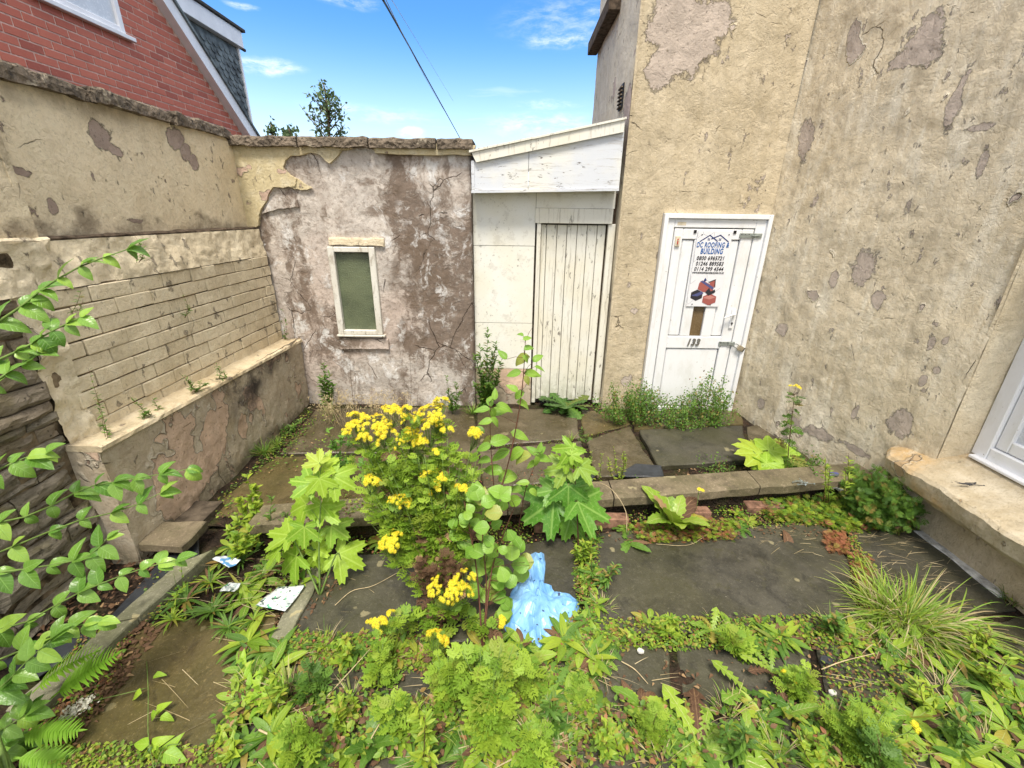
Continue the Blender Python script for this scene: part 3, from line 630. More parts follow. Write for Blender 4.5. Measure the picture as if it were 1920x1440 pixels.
# shelf on top of the brick skin; dark colour paints in its shadow line
def roughbar(name, x0, x1, y0, y1, z0, z1, m, parent, amp=.01, seed=0, step=.045):
    n = int((y1 - y0) / step); V = []; F = []; prof = [(x0, z0), (x1 - .004, z0), (x1, z0 + .008), (x1, z1 - .01), (x1 - .012, z1), (x0, z1)]
    for k in range(n + 1):
        y = y0 + (y1 - y0) * k / n
        for (x, z) in prof:
            q = fbm(np.array([x, y, z]), 9, 4, seed) * amp * 2; V.append((x + (q if x > x0 else 0), y, z + q * .6))
    for k in range(n):
        for j in range(6): F.append((k * 6 + j, k * 6 + (j + 1) % 6, (k + 1) * 6 + (j + 1) % 6, (k + 1) * 6 + j))
    F += [tuple(range(6)), tuple(range(n * 6, n * 6 + 6))]
    return MB().add(V, F).build(name, m, parent)
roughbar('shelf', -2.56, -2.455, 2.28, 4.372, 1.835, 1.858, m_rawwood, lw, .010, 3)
grid('rough_band', (-2.400, 2.2, 1.597), (-.0, 2.17, 0), (-.035, 0, .243), 150, 30, m_paintbrick, lw, .018, 5, 4, nrm=(1, 0, 0), fine=.006)
# painted bricks
BH = .0925; BL = .272; brick_meshes = []
for k in range(6):
    r2 = np.random.RandomState(k); brick_meshes.append(MB().bev((-.05, 0, 0), (0, BL - .004, BH - .0065), .004, .0022, r2).mesh('brick', m_paintbrick))
half = MB().bev((-.05, 0, 0), (0, BL / 2 - .007, BH - .008), .006, .0022, np.random.RandomState(9)).mesh('brick', m_paintbrick)
MB().box((-2.55, 2.17, .70), (-2.412, 4.372, 1.60)).build('brick_backing', m_jointmortar, lw); MB().box((-2.55, 2.17, 1.601), (-2.485, 4.372, 1.83)).build('band_backing', m_jointmortar, lw)
for r in range(9):
    z = .765 + r * BH; y = 2.19 + (BL / 2 if r % 2 else 0)
    if r % 2: o = link('brick', half, lw); o.location = (-2.40, 2.19, z)
    while y < 4.36:
        L = min(BL, 4.37 - y)
        if L > .06:
            o = link('brick', brick_meshes[rs.randint(6)] , lw); o.location = (-2.40 + rs.uniform(-.005, .006), y, z + rs.uniform(-.002, .002)); o.rotation_euler = (0, rs.uniform(-.02, .02), rs.uniform(-.012, .012)); o.scale = (1, L / BL, 1)
        y += BL
# cream mortar edge between brick and rubble, and the pier above
def edgeZ(P): return fbm(P, 6, 4, 8) * .03
grid('mortar_edge', (-2.385, 2.045, .72), (0, .17, .0), (0, 0, 1.0), 14, 70, m_paintbrick, lw, .03, 6, 11, nrm=(1, 0, 0), fine=.01)
grid('rough_corner', (-2.40, .9, 1.60), (0, 1.40, 0), (0, 0, .24), 90, 24, m_paintbrick, lw, .03, 5, 12, nrm=(1, 0, 0), fine=.01)
MB().box((-2.56, .5, 1.84), (-2.462, 2.33, 2.575)).build('pier_core', m_left, lw)
grid('pier_face', (-2.45, .5, 1.85), (0, 1.835, 0), (0, 0, .73), 110, 50, m_left, lw, .008, 2.5, 14, nrm=(1, 0, 0))
MB().box((-2.462, 2.30, 1.85), (-2.447, 2.333, 2.575)).build('pier_edge', m_left, lw)
roughbar('pier_foot', -2.56, -2.40, .6, 2.34, 1.80, 1.86, m_paintbrick, lw, .02, 15)
# ledge and plinth
n = 60; V = []; F = []
for k in range(n + 1):
    y = 2.03 + (4.37 - 2.03) * k / n; zt = .805 - .05 * k / n
    for (x, z) in ((-2.41, zt - .034), (-2.222, zt - .036), (-2.212, zt - .028), (-2.214, zt - .006), (-2.226, zt + .002), (-2.41, zt + .006)):
        q = fbm(np.array([x, y, z]), 11, 5, 21) * .026; V.append((x + (q if x > -2.3 else 0), y, z + q * .5))
    if k:
        for j in range(6): F.append(((k - 1) * 6 + j, (k - 1) * 6 + (j + 1) % 6, k * 6 + (j + 1) % 6, k * 6 + j))
F += [tuple(range(6)), tuple(range(n * 6, n * 6 + 6))]
MB().add(V, F).build('ledge', m_ledge, lw)
grid('plinth_face', (-2.232, 2.03, -.02), (0, 2.345, 0), (0, 0, .795), 150, 60, m_plinth, lw, .014, 3, 22, nrm=(1, 0, 0), fine=.004)
grid('plinth_end', (-2.42, 2.035, -.02), (.19, 0, 0), (0, 0, .79), 12, 40, m_plinth, lw, .008, 4, 23, nrm=(0, -1, 0))
MB().box((-2.55, 2.05, -.05), (-2.25, 4.372, .74)).build('plinth_core', m_mortar, lw)
# exposed rubble, nearest the camera
MB().box((-2.56, -1.0, -.05), (-2.412, 2.15, 1.82)).build('rubble_bed', m_jointmortar, lw)
rs = np.random.RandomState(12); z = -.02; cnt = 0
def stone(y0, y1, z0, z1, xf):
    ny = max(3, int((y1 - y0) / .03)); nz = max(2, int((z1 - z0) / .022)); S, T = np.meshgrid(np.linspace(0, 1, ny + 1), np.linspace(0, 1, nz + 1))
    P = np.stack([np.full_like(S, xf), y0 + (y1 - y0) * S, z0 + (z1 - z0) * T], -1); rim = np.minimum(np.minimum(S, 1 - S) * (y1 - y0), np.minimum(T, 1 - T) * (z1 - z0))
    off = fbm(P * (1, 1, 2.2), 9, 6, 33) * .04 - .014 * np.exp(-rim / .005); P[..., 0] += off; w = fbm(P, 9, 3, 44) * .018; P[..., 2] += w; P[..., 1] += w * 1.2
    k = ny + 1; V = P.reshape(-1, 3).tolist(); F = [(j * k + i, j * k + i + 1, (j + 1) * k + i + 1, (j + 1) * k + i) for j in range(nz) for i in range(ny)]
    ring = [i for i in range(k)] + [j * k + ny for j in range(1, nz + 1)] + [nz * k + i for i in range(ny - 1, -1, -1)] + [j * k for j in range(nz - 1, 0, -1)]
    b = len(V); V += [[-2.49, V[i][1], V[i][2]] for i in ring]; m_ = len(ring); F += [(ring[i], ring[(i + 1) % m_], b + (i + 1) % m_, b + i) for i in range(m_)]
    MB().add(V, F).build('stone', m_rubble, lw)
while z < 1.60:
    h = rs.choice([.04, .055, .075, .10, .13]); y = .45 + rs.uniform(-.2, 0)
    ymax = 2.06 if z > .75 else 2.02
    while y < ymax:
        L = rs.uniform(.13, .42) * (1 if h < .1 else 1.2); y1 = min(y + L, ymax + rs.uniform(-.03, .04))
        if y1 - y > .04: stone(y, y1 - .008, z, z + h - .009, -2.385 + rs.uniform(-.02, .02))
        y += L
    z += h
# coping stones
def copestone(name, a, b, across, z0, z1, m, parent, seed):
    a = np.array(a, float); b = np.array(b, float); n = max(6, int(np.linalg.norm(b - a) / .035)); c = np.array(across, float); V = []; F = []
    prof = [(0, z0), (0, (z0 + z1) / 2), (.012, z1 - .012), (.05, z1), (.95, z1), (1, z1 - .02), (1, z0)]; mm = len(prof)
    for k in range(n + 1):
        e = .012 if k in (0, n) else 0
        for (s, z) in prof:
            p = a + (b - a) * k / n + c * s; p = np.array([p[0], p[1], z]); q = fbm(p, 12, 4, seed) * .022; V.append((p[0] - (c[0] * q * 1.6 if s < .5 else 0), p[1] - (c[1] * q * 1.6 if s < .5 else 0), z + q * .8 - e * .4))
    for k in range(n):
        for j in range(mm): F.append((k * mm + j, k * mm + (j + 1) % mm, (k + 1) * mm + (j + 1) % mm, (k + 1) * mm + j))
    F += [tuple(range(mm)), tuple(range(n * mm, n * mm + mm))]
    MB().add(V, F).build(name, m, parent)
for i, (y0, y1) in enumerate([(.6, 1.55), (1.56, 2.28), (2.29, 2.95), (2.96, 3.62), (3.63, 4.36)]):
    copestone('coping_stone', (-2.47, y0, 0), (-2.47 - .01 * i, y1 - .006, 0), (-.36, 0, 0), 2.585, 2.665, m_coping, lw, 50 + i)

# ================================================================== old outhouse
oh = tag(empty('outhouse', (-1.4, 4.5, 0)), 'old outhouse with peeling pink and brown plaster wall and one small window', 'outhouse')
oh.location = (0, 0, 0)
W0, W1 = -2.62, -.405
wu = lambda x: (x - W0) / (W1 - W0)
grid('plaster_face', (W0, 4.385, -.03), (W1 - W0, 0, 0), (0, 0, 2.60), 170, 190, m_pink, oh, .012, 2.4, 31, nrm=(0, -1, 0), fine=.0025,
     holes=[(wu(-1.80), wu(-1.352), (.815 + .03) / 2.60, (1.69 + .03) / 2.60)], edge=lambda P: -.25 * np.clip((P[..., 0] + .43) / .03, 0, 1) ** 2 * .15)
grid('side_face', (W1, 4.388, -.03), (0, .6, 0), (0, 0, 2.60), 20, 60, m_pink, oh, .004, 2.4, 32, nrm=(1, 0, 0))
MB().box((W0, 4.43, 0), (-1.80, 4.62, 2.55)).box((-1.352, 4.43, 0), (-.415, 4.62, 2.55)).box((-1.80, 4.43, 0), (-1.352, 4.62, .81)).box((-1.80, 4.43, 1.70), (-1.352, 4.62, 2.55)).build('wall_core', m_mortar, oh)
for i, (x0, x1) in enumerate([(-2.56, -1.925), (-1.915, -1.30), (-1.29, -.70), (-.69, -.375)]):
    copestone('coping_stone', (x0, 4.30, 0), (x1 - .004, 4.30, 0), (0, .36, 0), 2.535, 2.615, m_coping, oh, 60 + i)
m_leftover = stucco('leftover_render', (.55, .47, .29), (.60, .50, .30), (.70, .64, .48), (.45, .33, .26), auto=.70, ochre=(.30, .40, .26), ochre_amt=.12, patches=P3(g4, [(470, 310, 6, 6), (495, 365, 7, 6), (530, 328, 9, 6), (497, 372, 7, 5), (520, 360, 20, 5)], 0, 0))
def plate(px, y, th, m, name, parent, step=.02, jag=.012, seed=0, fn=None):
    fn = fn or (lambda a, b: gy(a, b, y)); pts = [fn(*p) for p in px]; out = []
    for a, b in zip(pts, pts[1:] + pts[:1]):
        k = max(1, int(np.linalg.norm(b - a) / step))
        for i in range(k):
            p = a + (b - a) * i / k; q = vnoise(p * 31, seed) * jag * 1.4 + vnoise(p * 9, seed + 1) * jag * 1.6; out.append(p + np.array([q, 0, q * .8]) * (1 if 0 < i else .5))
    return MB().prism(out, (0, th, 0)).build(name, m, parent)
plate([(430, 262), (560, 262), (640, 262), (695, 262), (697, 276), (663, 274), (655, 280), (640, 281), (633, 292), (625, 300), (618, 306), (606, 298), (600, 291), (580, 286), (565, 290), (545, 292), (535, 300), (532, 312), (545, 328), (556, 335), (552, 350), (530, 352),
       (512, 350), (504, 362), (500, 375), (488, 394), (484, 405), (483, 424), (470, 432), (440, 435)], 4.352, .035, m_leftover, 'leftover_render', oh, seed=4)
plate([(697, 266), (893, 272), (884, 291), (850, 290), (800, 291), (740, 289), (703, 287)], 4.335, .045, m_leftover, 'leftover_render', oh, jag=.006, seed=5)
plate([(556, 335), (585, 352), (575, 356), (556, 354), (530, 352), (550, 345)], 4.362, .02, m_leftover, 'leftover_render', oh, seed=6)
plate([(504, 380), (514, 368), (540, 366), (556, 375), (560, 388), (520, 392), (490, 402)], 4.362, .02, m_pink, 'plaster_flake', oh, seed=7)
# window
ow = MB(); a, b, c, d = -1.80, -1.352, .82, 1.688
ow.bev((a - .005, 4.345, c), (a + .055, 4.42, d), .006).bev((b - .055, 4.345, c), (b + .005, 4.42, d), .006).bev((a + .0551, 4.347, d - .05), (b - .0551, 4.418, d), .006).bev((a + .0551, 4.343, c), (b - .0551, 4.422, c + .045), .006)
wf = ow.build('window', m_winwood, oh)
MB().box((a + .05, 4.392, c + .04), (b - .05, 4.398, d - .045)).build('pane', m_obsc, wf)
MB().bev((a - .02, 4.33, c - .022), (b + .03, 4.40, c - .002), .005).build('sill_board', m_winwood, wf)
MB().bev((a + .055, 4.384, d - .058), (b - .055, 4.391, d - .05), .002).build('putty', m_gasket, wf)
roughx = lambda name, x0, x1, y0, y1, z0, z1, m, seed: copestone(name, (x0, y0, 0), (x1, y0, 0), (0, y1 - y0, 0), z0, z1, m, oh, seed)
roughx('lintel', a + .02, -1.25, 4.350, 4.44, 1.705, 1.772, m_paintbrick, 71)
roughx('stone_sill', a - .01, -1.30, 4.355, 4.45, .665, .775, m_pink, 72)

# ================================================================== lean-to shed
sh = tag(empty('lean_to_shed'), 'white painted timber lean-to with plank door between the outhouse and the house', 'shed')
def P4(y): return lambda px, py: gy(px, py, y)
def rect(px0, py0, px1, py1, y):
    p = gy(px0, py0, y); q = gy(px1, py1, y); return p[0], q[0], q[2], p[2]
MB().bev((-.40, 4.47, 1.712), (.205, 4.49, 2.25), .002).build('sheet_panel', m_panel, sh)
MB().bev((-.40, 4.472, .935), (.203, 4.491, 1.708), .002).build('sheet_panel', m_panel, sh)
MB().bev((-.40, 4.474, .425), (.204, 4.492, .931), .002).build('sheet_panel', m_panel, sh)
MB().bev((.208, 4.47, 2.062), (.96, 4.49, 2.25), .002).build('sheet_panel', m_panel, sh)
grid('rendered_base', (-.40, 4.478, -.02), (.61, 0, 0), (0, 0, .445), 40, 30, m_plinth, sh, .008, 4, 33, nrm=(0, -1, 0))
MB().box((-.40, 4.50, 0), (.20, 4.60, 2.2)).box((.2, 4.56, 0), (1.0, 4.62, 2.2)).build('stud_wall', m_rawwood, sh)
MB().bev((.200, 4.445, 1.925), (.945, 4.488, 2.060), .004).build('lintel_board', m_wood, sh)
MB().bev((.222, 4.455, .03), (.262, 4.51, 1.924), .004).build('door_post', m_wood, sh)
MB().bev((.915, 4.462, .03), (.985, 4.51, 1.924), .004).build('door_post', m_wood, sh)
dr = MB().box((.266, 4.532, .05), (.912, 4.545, 1.915)).build('door', m_rawwood, sh)
x = .268; rs = np.random.RandomState(3)
for w in (.055, .102, .098, .100, .098, .098, .085):
    j = rs.uniform(-.0015, .0015); MB().bev((x, 4.508 + j, .045 + rs.uniform(0, .012)), (x + w - .0055, 4.530 + j, 1.912), .0035).build('plank', m_wood, dr); x += w
# raised front: fascia boards and sloping bargeboard
FY = 4.30
lb = gy(889, 362, FY); rb = gy(1156, 358, FY); mid = gy(990, 361, FY)[0]
zl = lambda x: lb[2] + (rb[2] - lb[2]) * (x - lb[0]) / (rb[0] - lb[0])
bt = lambda x: 2.425 + (2.668 - 2.425) * (x + .346) / 1.243; tp = lambda x: 2.521 + (2.781 - 2.521) * (x + .386) / 1.286
XL, XR = -.375, .945
for x0, x1, mm in ((XL, mid - .002, m_blue), (mid + .002, XR, m_blue)):
    MB().prism([(x0, FY, zl(x0) + .022), (x1, FY, zl(x1) + .022), (x1, FY, bt(x1) + .01), (x0, FY, bt(x0) + .01)], (0, .022, 0)).build('fascia_board', mm, sh)
MB().prism([(XL - .02, FY - .012, zl(XL)), (XR, FY - .012, zl(XR)), (XR, FY - .012, zl(XR) + .02), (XL - .02, FY - .012, zl(XL) + .02)], (0, .03, 0)).build('drip_strip', m_blue, sh)
MB().prism([(XL + .03, FY - .030, bt(XL + .03)), (XR - .01, FY - .030, bt(XR - .01)), (XR - .01, FY - .030, tp(XR) - .022), (XL - .01, FY - .030, tp(XL) - .022)], (0, .028, 0)).build('bargeboard', m_wood, sh)
MB().prism([(XL - .03, FY - .045, tp(XL - .03) - .018), (.15, FY - .045, tp(.15) - .018), (.15, FY - .045, tp(.15)), (XL - .03, FY - .045, tp(XL - .03))], (0, .05, 0)).build('capping_strip', m_wood, sh)
MB().prism([(.152, FY - .043, tp(.152) - .020), (XR, FY - .043, tp(XR) - .020), (XR, FY - .043, tp(XR) - .003), (.152, FY - .043, tp(.152) - .003)], (0, .05, 0)).build('capping_strip', m_wood, sh)
MB().prism([(XL - .02, FY + .01, tp(XL) - .03), (XR, FY + .01, tp(XR) - .03), (XR, FY + .01, tp(XR) - .008), (XL - .02, FY + .01, tp(XL) - .008)], (0, 2.4, -.05)).build('roof', m_felt, sh)
MB().prism([(XL, FY + .022, zl(XL) + .002), (XR, FY + .022, zl(XR) + .002), (XR, FY + .022, zl(XR) + .02), (XL, FY + .022, zl(XL) + .02)], (0, .16, 0)).build('soffit', m_wood, sh)
MB().bev((XL - JT, FY - .008, 2.18), (XL + .012, 4.39, 2.44), .003).build('end_board', m_blue, sh)

# ================================================================== rendered house
hs = tag(empty('rendered_house'), 'tall cream rendered house with peeling paint on the right, with a white front door', 'house')
TOP = 5.6
grid('door_wall', (1.0, 4.37, -.03), (1.42, 0, 0), (0, 0, TOP), 110, 260, m_doorwall, hs, .011, 1.8, 41, nrm=(0, -1, 0), fine=.0025,
     holes=[((1.397 - 1) / 1.42, (2.415 - 1) / 1.42, 0, (2.03 + .03) / TOP)])
grid('side_wall', (1.0, 4.37, -.03), (0, 2.15, 0), (0, 0, TOP), 90, 150, m_side, hs, .009, 2, 42, nrm=(-1, 0, 0), fine=.002)
grid('corner_bead', (.993, 4.362, -.03), (.02, -.004, 0), (0, 0, TOP), 4, 160, m_doorwall, hs, .005, 5, 43, nrm=(-.3, -1, 0))
MB().box((1.03, 4.42, 0), (1.39, 6.5, TOP)).box((2.425, 4.42, 0), (3.3, 6.5, TOP)).box((1.39, 4.42, 2.05), (2.425, 6.5, TOP)).box((1.39, 4.6, 0), (2.425, 4.7, 2.05)).build('wall_core', m_mortar, hs)
A = np.array([2.405, 4.44, 0]); B = np.array([2.84, 2.51, 0])
grid('right_wall', (A[0], A[1], -.03), tuple(B - A), (0, 0, TOP), 190, 300, m_wallW, hs, .014, 1.7, 44, nrm=(-1, 0, 0), fine=.003, pat=PW)
MB().prism([(A[0] + .03, A[1], 0), (3.3, 4.44, 0), (3.3, 2.51, 0), (B[0] + .03, B[1] + .02, 0)], (0, 0, TOP)).build('wall_core', m_mortar, hs)
m_reveal = stucco('reveal_render', (.58, .49, .34), (.64, .55, .39), (.72, .65, .5), LAV, auto=.78, ochre_amt=.2, flake=-1)
# window reveal, wall below and above the window
grid('window_reveal', (2.84, 2.51, .47), (.18, -.045, 0), (0, 0, 3.2), 16, 160, m_reveal, hs, .006, 2, 45, nrm=(0, -1, 0), fine=.002)
grid('wall_below_window', (2.84, 2.515, -.03), (0, -3.0, 0), (0, 0, .5), 120, 30, m_doorwall, hs, .006, 2, 46, nrm=(-1, 0, 0))
grid('wall_above_window', (2.84, 2.50, 2.3), (0, -3.0, 0), (0, 0, 3.2), 60, 60, m_wallW, hs, .006, 2, 46, nrm=(-1, 0, 0))
MB().box((2.87, -.5, 0), (3.25, 2.52, .45)).box((2.87, -.5, 2.32), (3.25, 2.52, TOP)).box((3.12, -.5, .5), (3.25, 2.52, 2.3)).build('wall_core', m_mortar, hs)
# arris roughness at the reveal corner: the thin bead
grid('reveal_bead', (2.832, 2.525, .47), (.022, -.018, 0), (0, 0, 3.2), 3, 120, m_reveal, hs, .006, 6, 47, nrm=(-1, -1, 0))
# stone sill
def sill():
    ys = np.linspace(2.76, .3, 140); V = []; F = []
    prof = [(3.02, .49), (2.70, .30), (2.668, .335), (2.655, .39), (2.645, .44), (2.662, .462), (2.72, .485), (2.86, .53), (3.02, .60)]; mm = len(prof)
    for k, y in enumerate(ys):
        for j, (x, z) in enumerate(prof):
            inset = max(0, .10 - (2.76 - y)) * .9; q = fbm(np.array([x, y, z]), 8, 6, 51) * .020 * (1 if 0 < j < 8 else .1)
            V.append((x + q + (inset if 0 < j < 7 else 0), y, z + q * .7))
    for k in range(len(ys) - 1):
        for j in range(mm): F.append((k * mm + j, k * mm + (j + 1) % mm, (k + 1) * mm + (j + 1) % mm, (k + 1) * mm + j))
    F += [tuple(range(mm)), tuple(range(len(V) - mm, len(V)))]
    return MB().add(V, F)
# windows: white frame
def bar(mb, a, b): return mb.bev(a, b, .006)
wr = bar(bar(bar(MB(), (2.985, 2.375, .60), (3.06, 2.468, 2.3)), (2.987, .6, .60), (3.058, 2.3749, .685)), (2.987, .6, 2.2), (3.058, 2.3749, 2.3))
wn = wr.build('window', m_upvc, hs)
sb = bar(bar(bar(MB(), (3.005, 2.30, .69), (3.05, 2.372, 2.195)), (3.007, .6, .69), (3.049, 2.2999, .765)), (3.007, .6, 2.12), (3.049, 2.2999, 2.195)); sb.build('sash', m_upvc, wn)
MB().box((3.028, .6, .76), (3.034, 2.31, 2.13)).build('pane', m_whiteglass, wn)
MB().bev((2.945, .6, .585), (3.0, 2.44, .605), .004).build('window_sill', m_upvc, wn)
sill().build('stone_sill', m_sillstone, hs)
# timber band and vent on the side wall
MB().bev((.885, 5.23, 3.86), (1.0, 6.53, 3.99), .006).build('timber_band', m_rawwood, hs)
v = MB().box((.985, 4.70, 2.94), (1.0, 4.86, 3.14)).build('vent', m_black, hs)
for k in range(6): MB().bev((.968, 4.712, 2.95 + k * .031), (.984, 4.848, 2.962 + k * .031), .002).build('slat', m_coping, v)

# ---- front door
D = MB().bev((1.400, 4.31, .0), (1.44, 4.40, 2.028), .004).bev((2.372, 4.31, .0), (2.412, 4.40, 2.028), .004).bev((1.4401, 4.312, 1.985), (2.3719, 4.398, 2.028), .004)
door = D.build('front_door', m_upvc, hs)
MB().bev((1.4402, 4.335, 0), (1.51, 4.41, 1.984), .006).bev((2.275, 4.335, 0), (2.3718, 4.41, 1.984), .006).bev((1.5102, 4.336, 1.905), (2.2748, 4.408, 1.9838), .006).build('door_frame', m_upvc, door)
MB().box((1.512, 4.372, .0), (2.273, 4.40, 1.903)).build('gasket', m_gasket, door)
L0, L1 = 1.518, 2.268; lf = MB()
lf.bev((L0, 4.338, .02), (1.603, 4.396, 1.897), .007).bev((2.156, 4.338, .02), (L1, 4.396, 1.897), .007).bev((1.6032, 4.339, 1.80), (2.1558, 4.395, 1.8965), .007).bev((1.6032, 4.339, .722), (2.1558, 4.395, .852), .007).bev((1.6032, 4.339, .021), (2.1558, 4.395, .060), .007)
lf.build('door_leaf', m_upvc, door)
for x0, x1 in ((1.722, 1.822), (1.942, 2.044)): MB().bev((x0, 4.340, .8525), (x1, 4.39, 1.7995), .006).build('mullion', m_upvc, door)
for x0, x1 in ((1.609, 1.716), (2.050, 2.150)): MB().bev((x0, 4.350, .860), (x1, 4.386, 1.793), .010).build('panel', m_upvc, door)
MB().box((1.826, 4.364, .857), (1.938, 4.371, 1.795)).build('pane', m_doorglass, door)
MB().bev((1.611, 4.350, .068), (2.148, 4.387, .714), .012).build('panel', m_upvc, door)
MB().bev((1.50, 4.30, -.01), (2.29, 4.335, .018), .004).build('threshold', m_upvc, door)
h = MB().bev((2.205, 4.322, .945), (2.243, 4.337, 1.14), .006); h.bev((2.212, 4.296, 1.085), (2.234, 4.323, 1.108), .003).build('handle_plate', m_upvc, door)
MB().tube([(2.223, 4.29, 1.097), (2.19, 4.286, 1.09), (2.12, 4.286, 1.062)], [.011, .010, .008], 8).build('handle', m_upvc, door)
MB().tube([(2.224, 4.3215, 1.0), (2.224, 4.318, 1.0)], .011, 12).tube([(2.224, 4.3213, .985), (2.224, 4.3175, .985)], .006, 8).build('keyhole', m_darkmetal, door)
k = MB().bev((1.533, 4.322, 1.735), (1.577, 4.337, 1.83), .003).build('bell_push', m_cream_plastic, door)
MB().bev((1.549, 4.316, 1.755), (1.561, 4.3215, 1.785), .002).tube([(1.555, 4.3218, 1.80), (1.555, 4.315, 1.80)], .006, 10).build('button', m_red, door)
for (za, xa, xb) in ((1.842, 2.135, 2.345), (.783, 2.135, 2.30)):
    hp = MB().bev((xa, 4.326, za - .021), (xb, 4.334, za + .021), .002); hq = MB().bev((xb - .07, 4.318, za - .016), (xb - .02, 4.3255, za + .016), .002)
    o = hp.build('hasp', m_steel, door)
    hq.build('staple', m_steel, o)
    for q in (.015, .05, .085): MB().tube([(xa + q, 4.3258, za + .011), (xa + q, 4.322, za + .011)], .004, 8).build('bolt_head', m_darkmetal, o)
MB().tube([(2.245, 4.317, 1.842), (2.32, 4.317, 1.842)], .005, 8).build('hasp_pin', m_steel, door)
fr = bpy.data.curves
def text(name, s, x, z, size, m, parent, y, bold=.0, shear=0, sx=1, align='CENTER', ext=.0015):
    cu = bpy.data.curves.new(name, 'FONT'); cu.body = s; cu.size = size; cu.align_x = align; cu.align_y = 'CENTER'; cu.offset = bold; cu.shear = shear; cu.space_character = 1.12; cu.extrude = ext; cu.resolution_u = 3
    tmp = bpy.data.objects.new(name, cu); col.objects.link(tmp); me = bpy.data.meshes.new_from_object(tmp); bpy.data.objects.remove(tmp); me.materials.clear(); o = link(name, me, parent, m); o.rotation_euler = (math.pi / 2, 0, 0); o.location = (x, y, z); o.scale = (sx, 1, 1); return o
text('house_number', '133', 1.868, .789, .098, m_number, door, 4.332, .0035, .25, .85, ext=.004)
MB().bev((1.534, 4.335, 1.925), (1.615, 4.3358, 1.955), .0003).build('sticker', m_cream_plastic, door)
pad = tag(empty('padlock'), 'steel padlock hanging from the lower hasp of the white front door', 'padlock')
c = np.array([2.355, 4.305, .742]); rot = math.radians(-28)
def rp(x, z): return (c[0] + x * math.cos(rot) - z * math.sin(rot), c[1], c[2] + x * math.sin(rot) + z * math.cos(rot))
b_ = MB().bev((-.035, -.012, -.026), (.035, .012, .026), .006); b_.v = [(rp(x, z)[0], c[1] + y, rp(x, z)[2]) for x, y, z in b_.v]; b_.build('lock_body', m_brass, pad)
b_ = MB().bev((.0352, -.011, -.025), (.041, .011, .025), .004); b_.v = [(rp(x, z)[0], c[1] + y, rp(x, z)[2]) for x, y, z in b_.v]; b_.build('bumper', m_black, pad)
MB().tube([rp(-.035, .018), rp(-.065, .018), rp(-.078, .009), rp(-.08, 0), rp(-.078, -.009), rp(-.065, -.018), rp(-.035, -.018)], .0045, 8).build('shackle', m_steel, pad)

# poster
def flat(name, c, r=.5):
    m, t = mat(name); t.out(t.bsdf(c, r, None, .3)); return m
k_navy = flat('ink_navy', (.012, .03, .14)); k_blue = flat('ink_blue', (.012, .10, .33)); k_black = flat('ink_black', (.012, .012, .014)); k_redp = flat('ink_brick', (.34, .10, .085)); k_dark = flat('ink_dark', (.03, .028, .035)); k_grey = flat('ink_grey', (.46, .47, .50)); k_lb = flat('ink_slate_blue', (.08, .09, .22)); k_pink = flat('ink_rose', (.50, .22, .19)); k_paper = flat('board_white', (.74, .74, .77), .35)
po = tag(empty('sign_board'), 'white roofing firm sign board with phone numbers fixed across the front door panels', 'sign')
PX0, PX1, PZ0, PZ1, PY = 1.735, 2.065, 1.165, 1.880, 4.332
MB().bev((PX0, PY - .004, PZ0), (PX1, PY, PZ1), .001).build('board', k_paper, po)
py = PY - .0055; cx = (PX0 + PX1) / 2 - .005; Wd = PX1 - PX0
def pp(u, v): return (PX0 + u * Wd, py, PZ1 - v * (PZ1 - PZ0))
def poly(pts, m, name='print', dy=0., th=.001):
    return MB().prism([(p[0], p[1] + dy, p[2]) for p in (pp(*q) for q in pts)], (0, th, 0)).build(name, m, po)
def line(pts, w, m, name='print', dy=0.):
    mb = MB()
    for a, b in zip(pts[:-1], pts[1:]):
        a = np.array(pp(*a)); b = np.array(pp(*b)); d = b - a; L = np.linalg.norm(d); d /= L; nn = np.array([-d[2], 0, d[0]]) * w / 2; e = d * w * .3
        mb.prism([a - nn - e, b - nn + e, b + nn + e, a + nn - e], (0, .001, 0))
    for i, q in enumerate(mb.v): mb.v[i] = (q[0], q[1] + dy, q[2])
    return mb.build(name, m, po)
hexl = []
rs = np.random.RandomState(6)
for (u, v) in [(.0, .02), (.3, .0), (.62, .05), (-.02, .33), (.0, .62), (.62, .60), (.78, .72), (.02, .9), (.74, .30)]:
    pts = [(u + .16 * math.cos(a), v + .07 * math.sin(a)) for a in np.linspace(.3, 3.6, 4)]; pts = [(min(.99, max(.01, a)), min(.99, max(.01, b))) for a, b in pts]; line(pts, .004, k_grey, 'hexagon_line', .0012)
line([(.10, .135), (.36, .055), (.60, .13)], .009, k_navy, 'roof_logo'); line([(.42, .10), (.66, .052), (.92, .135)], .009, k_navy, 'roof_logo', -.0004)
for u in (.34, .66):
    line([(u - .02, .10), (u + .03, .10)], .004, k_navy, 'roof_logo'); line([(u - .02, .115), (u + .03, .115)], .004, k_navy, 'roof_logo', -.0002); line([(u - .02, .093), (u - .02, .118)], .004, k_navy, 'roof_logo', -.0004); line([(u + .03, .093), (u + .03, .118)], .004, k_navy, 'roof_logo', -.0006)
text('lettering', 'DC ROOFING &', cx, 1.752, .066, k_blue, po, py, .0010, .15, .60); text('lettering', 'BUILDING', cx, 1.694, .070, k_blue, po, py, .0015, .15, .62)
for s, z in (('0800 6965721', 1.630), ('01246 889583', 1.579), ('0114 299 4544', 1.529)): text('lettering', s, cx, z, .052, k_black, po, py, .0008, .2, .80)
text('lettering', 'WWW.DCROOFINGANDBUILDING.CO.UK', cx, 1.493, .0235, k_black, po, py, .0004, .2, .62)
def hexg(u, v, ru, rv): return [(u + ru * math.sin(a), v + rv * math.cos(a)) for a in np.arange(6) * math.pi / 3]
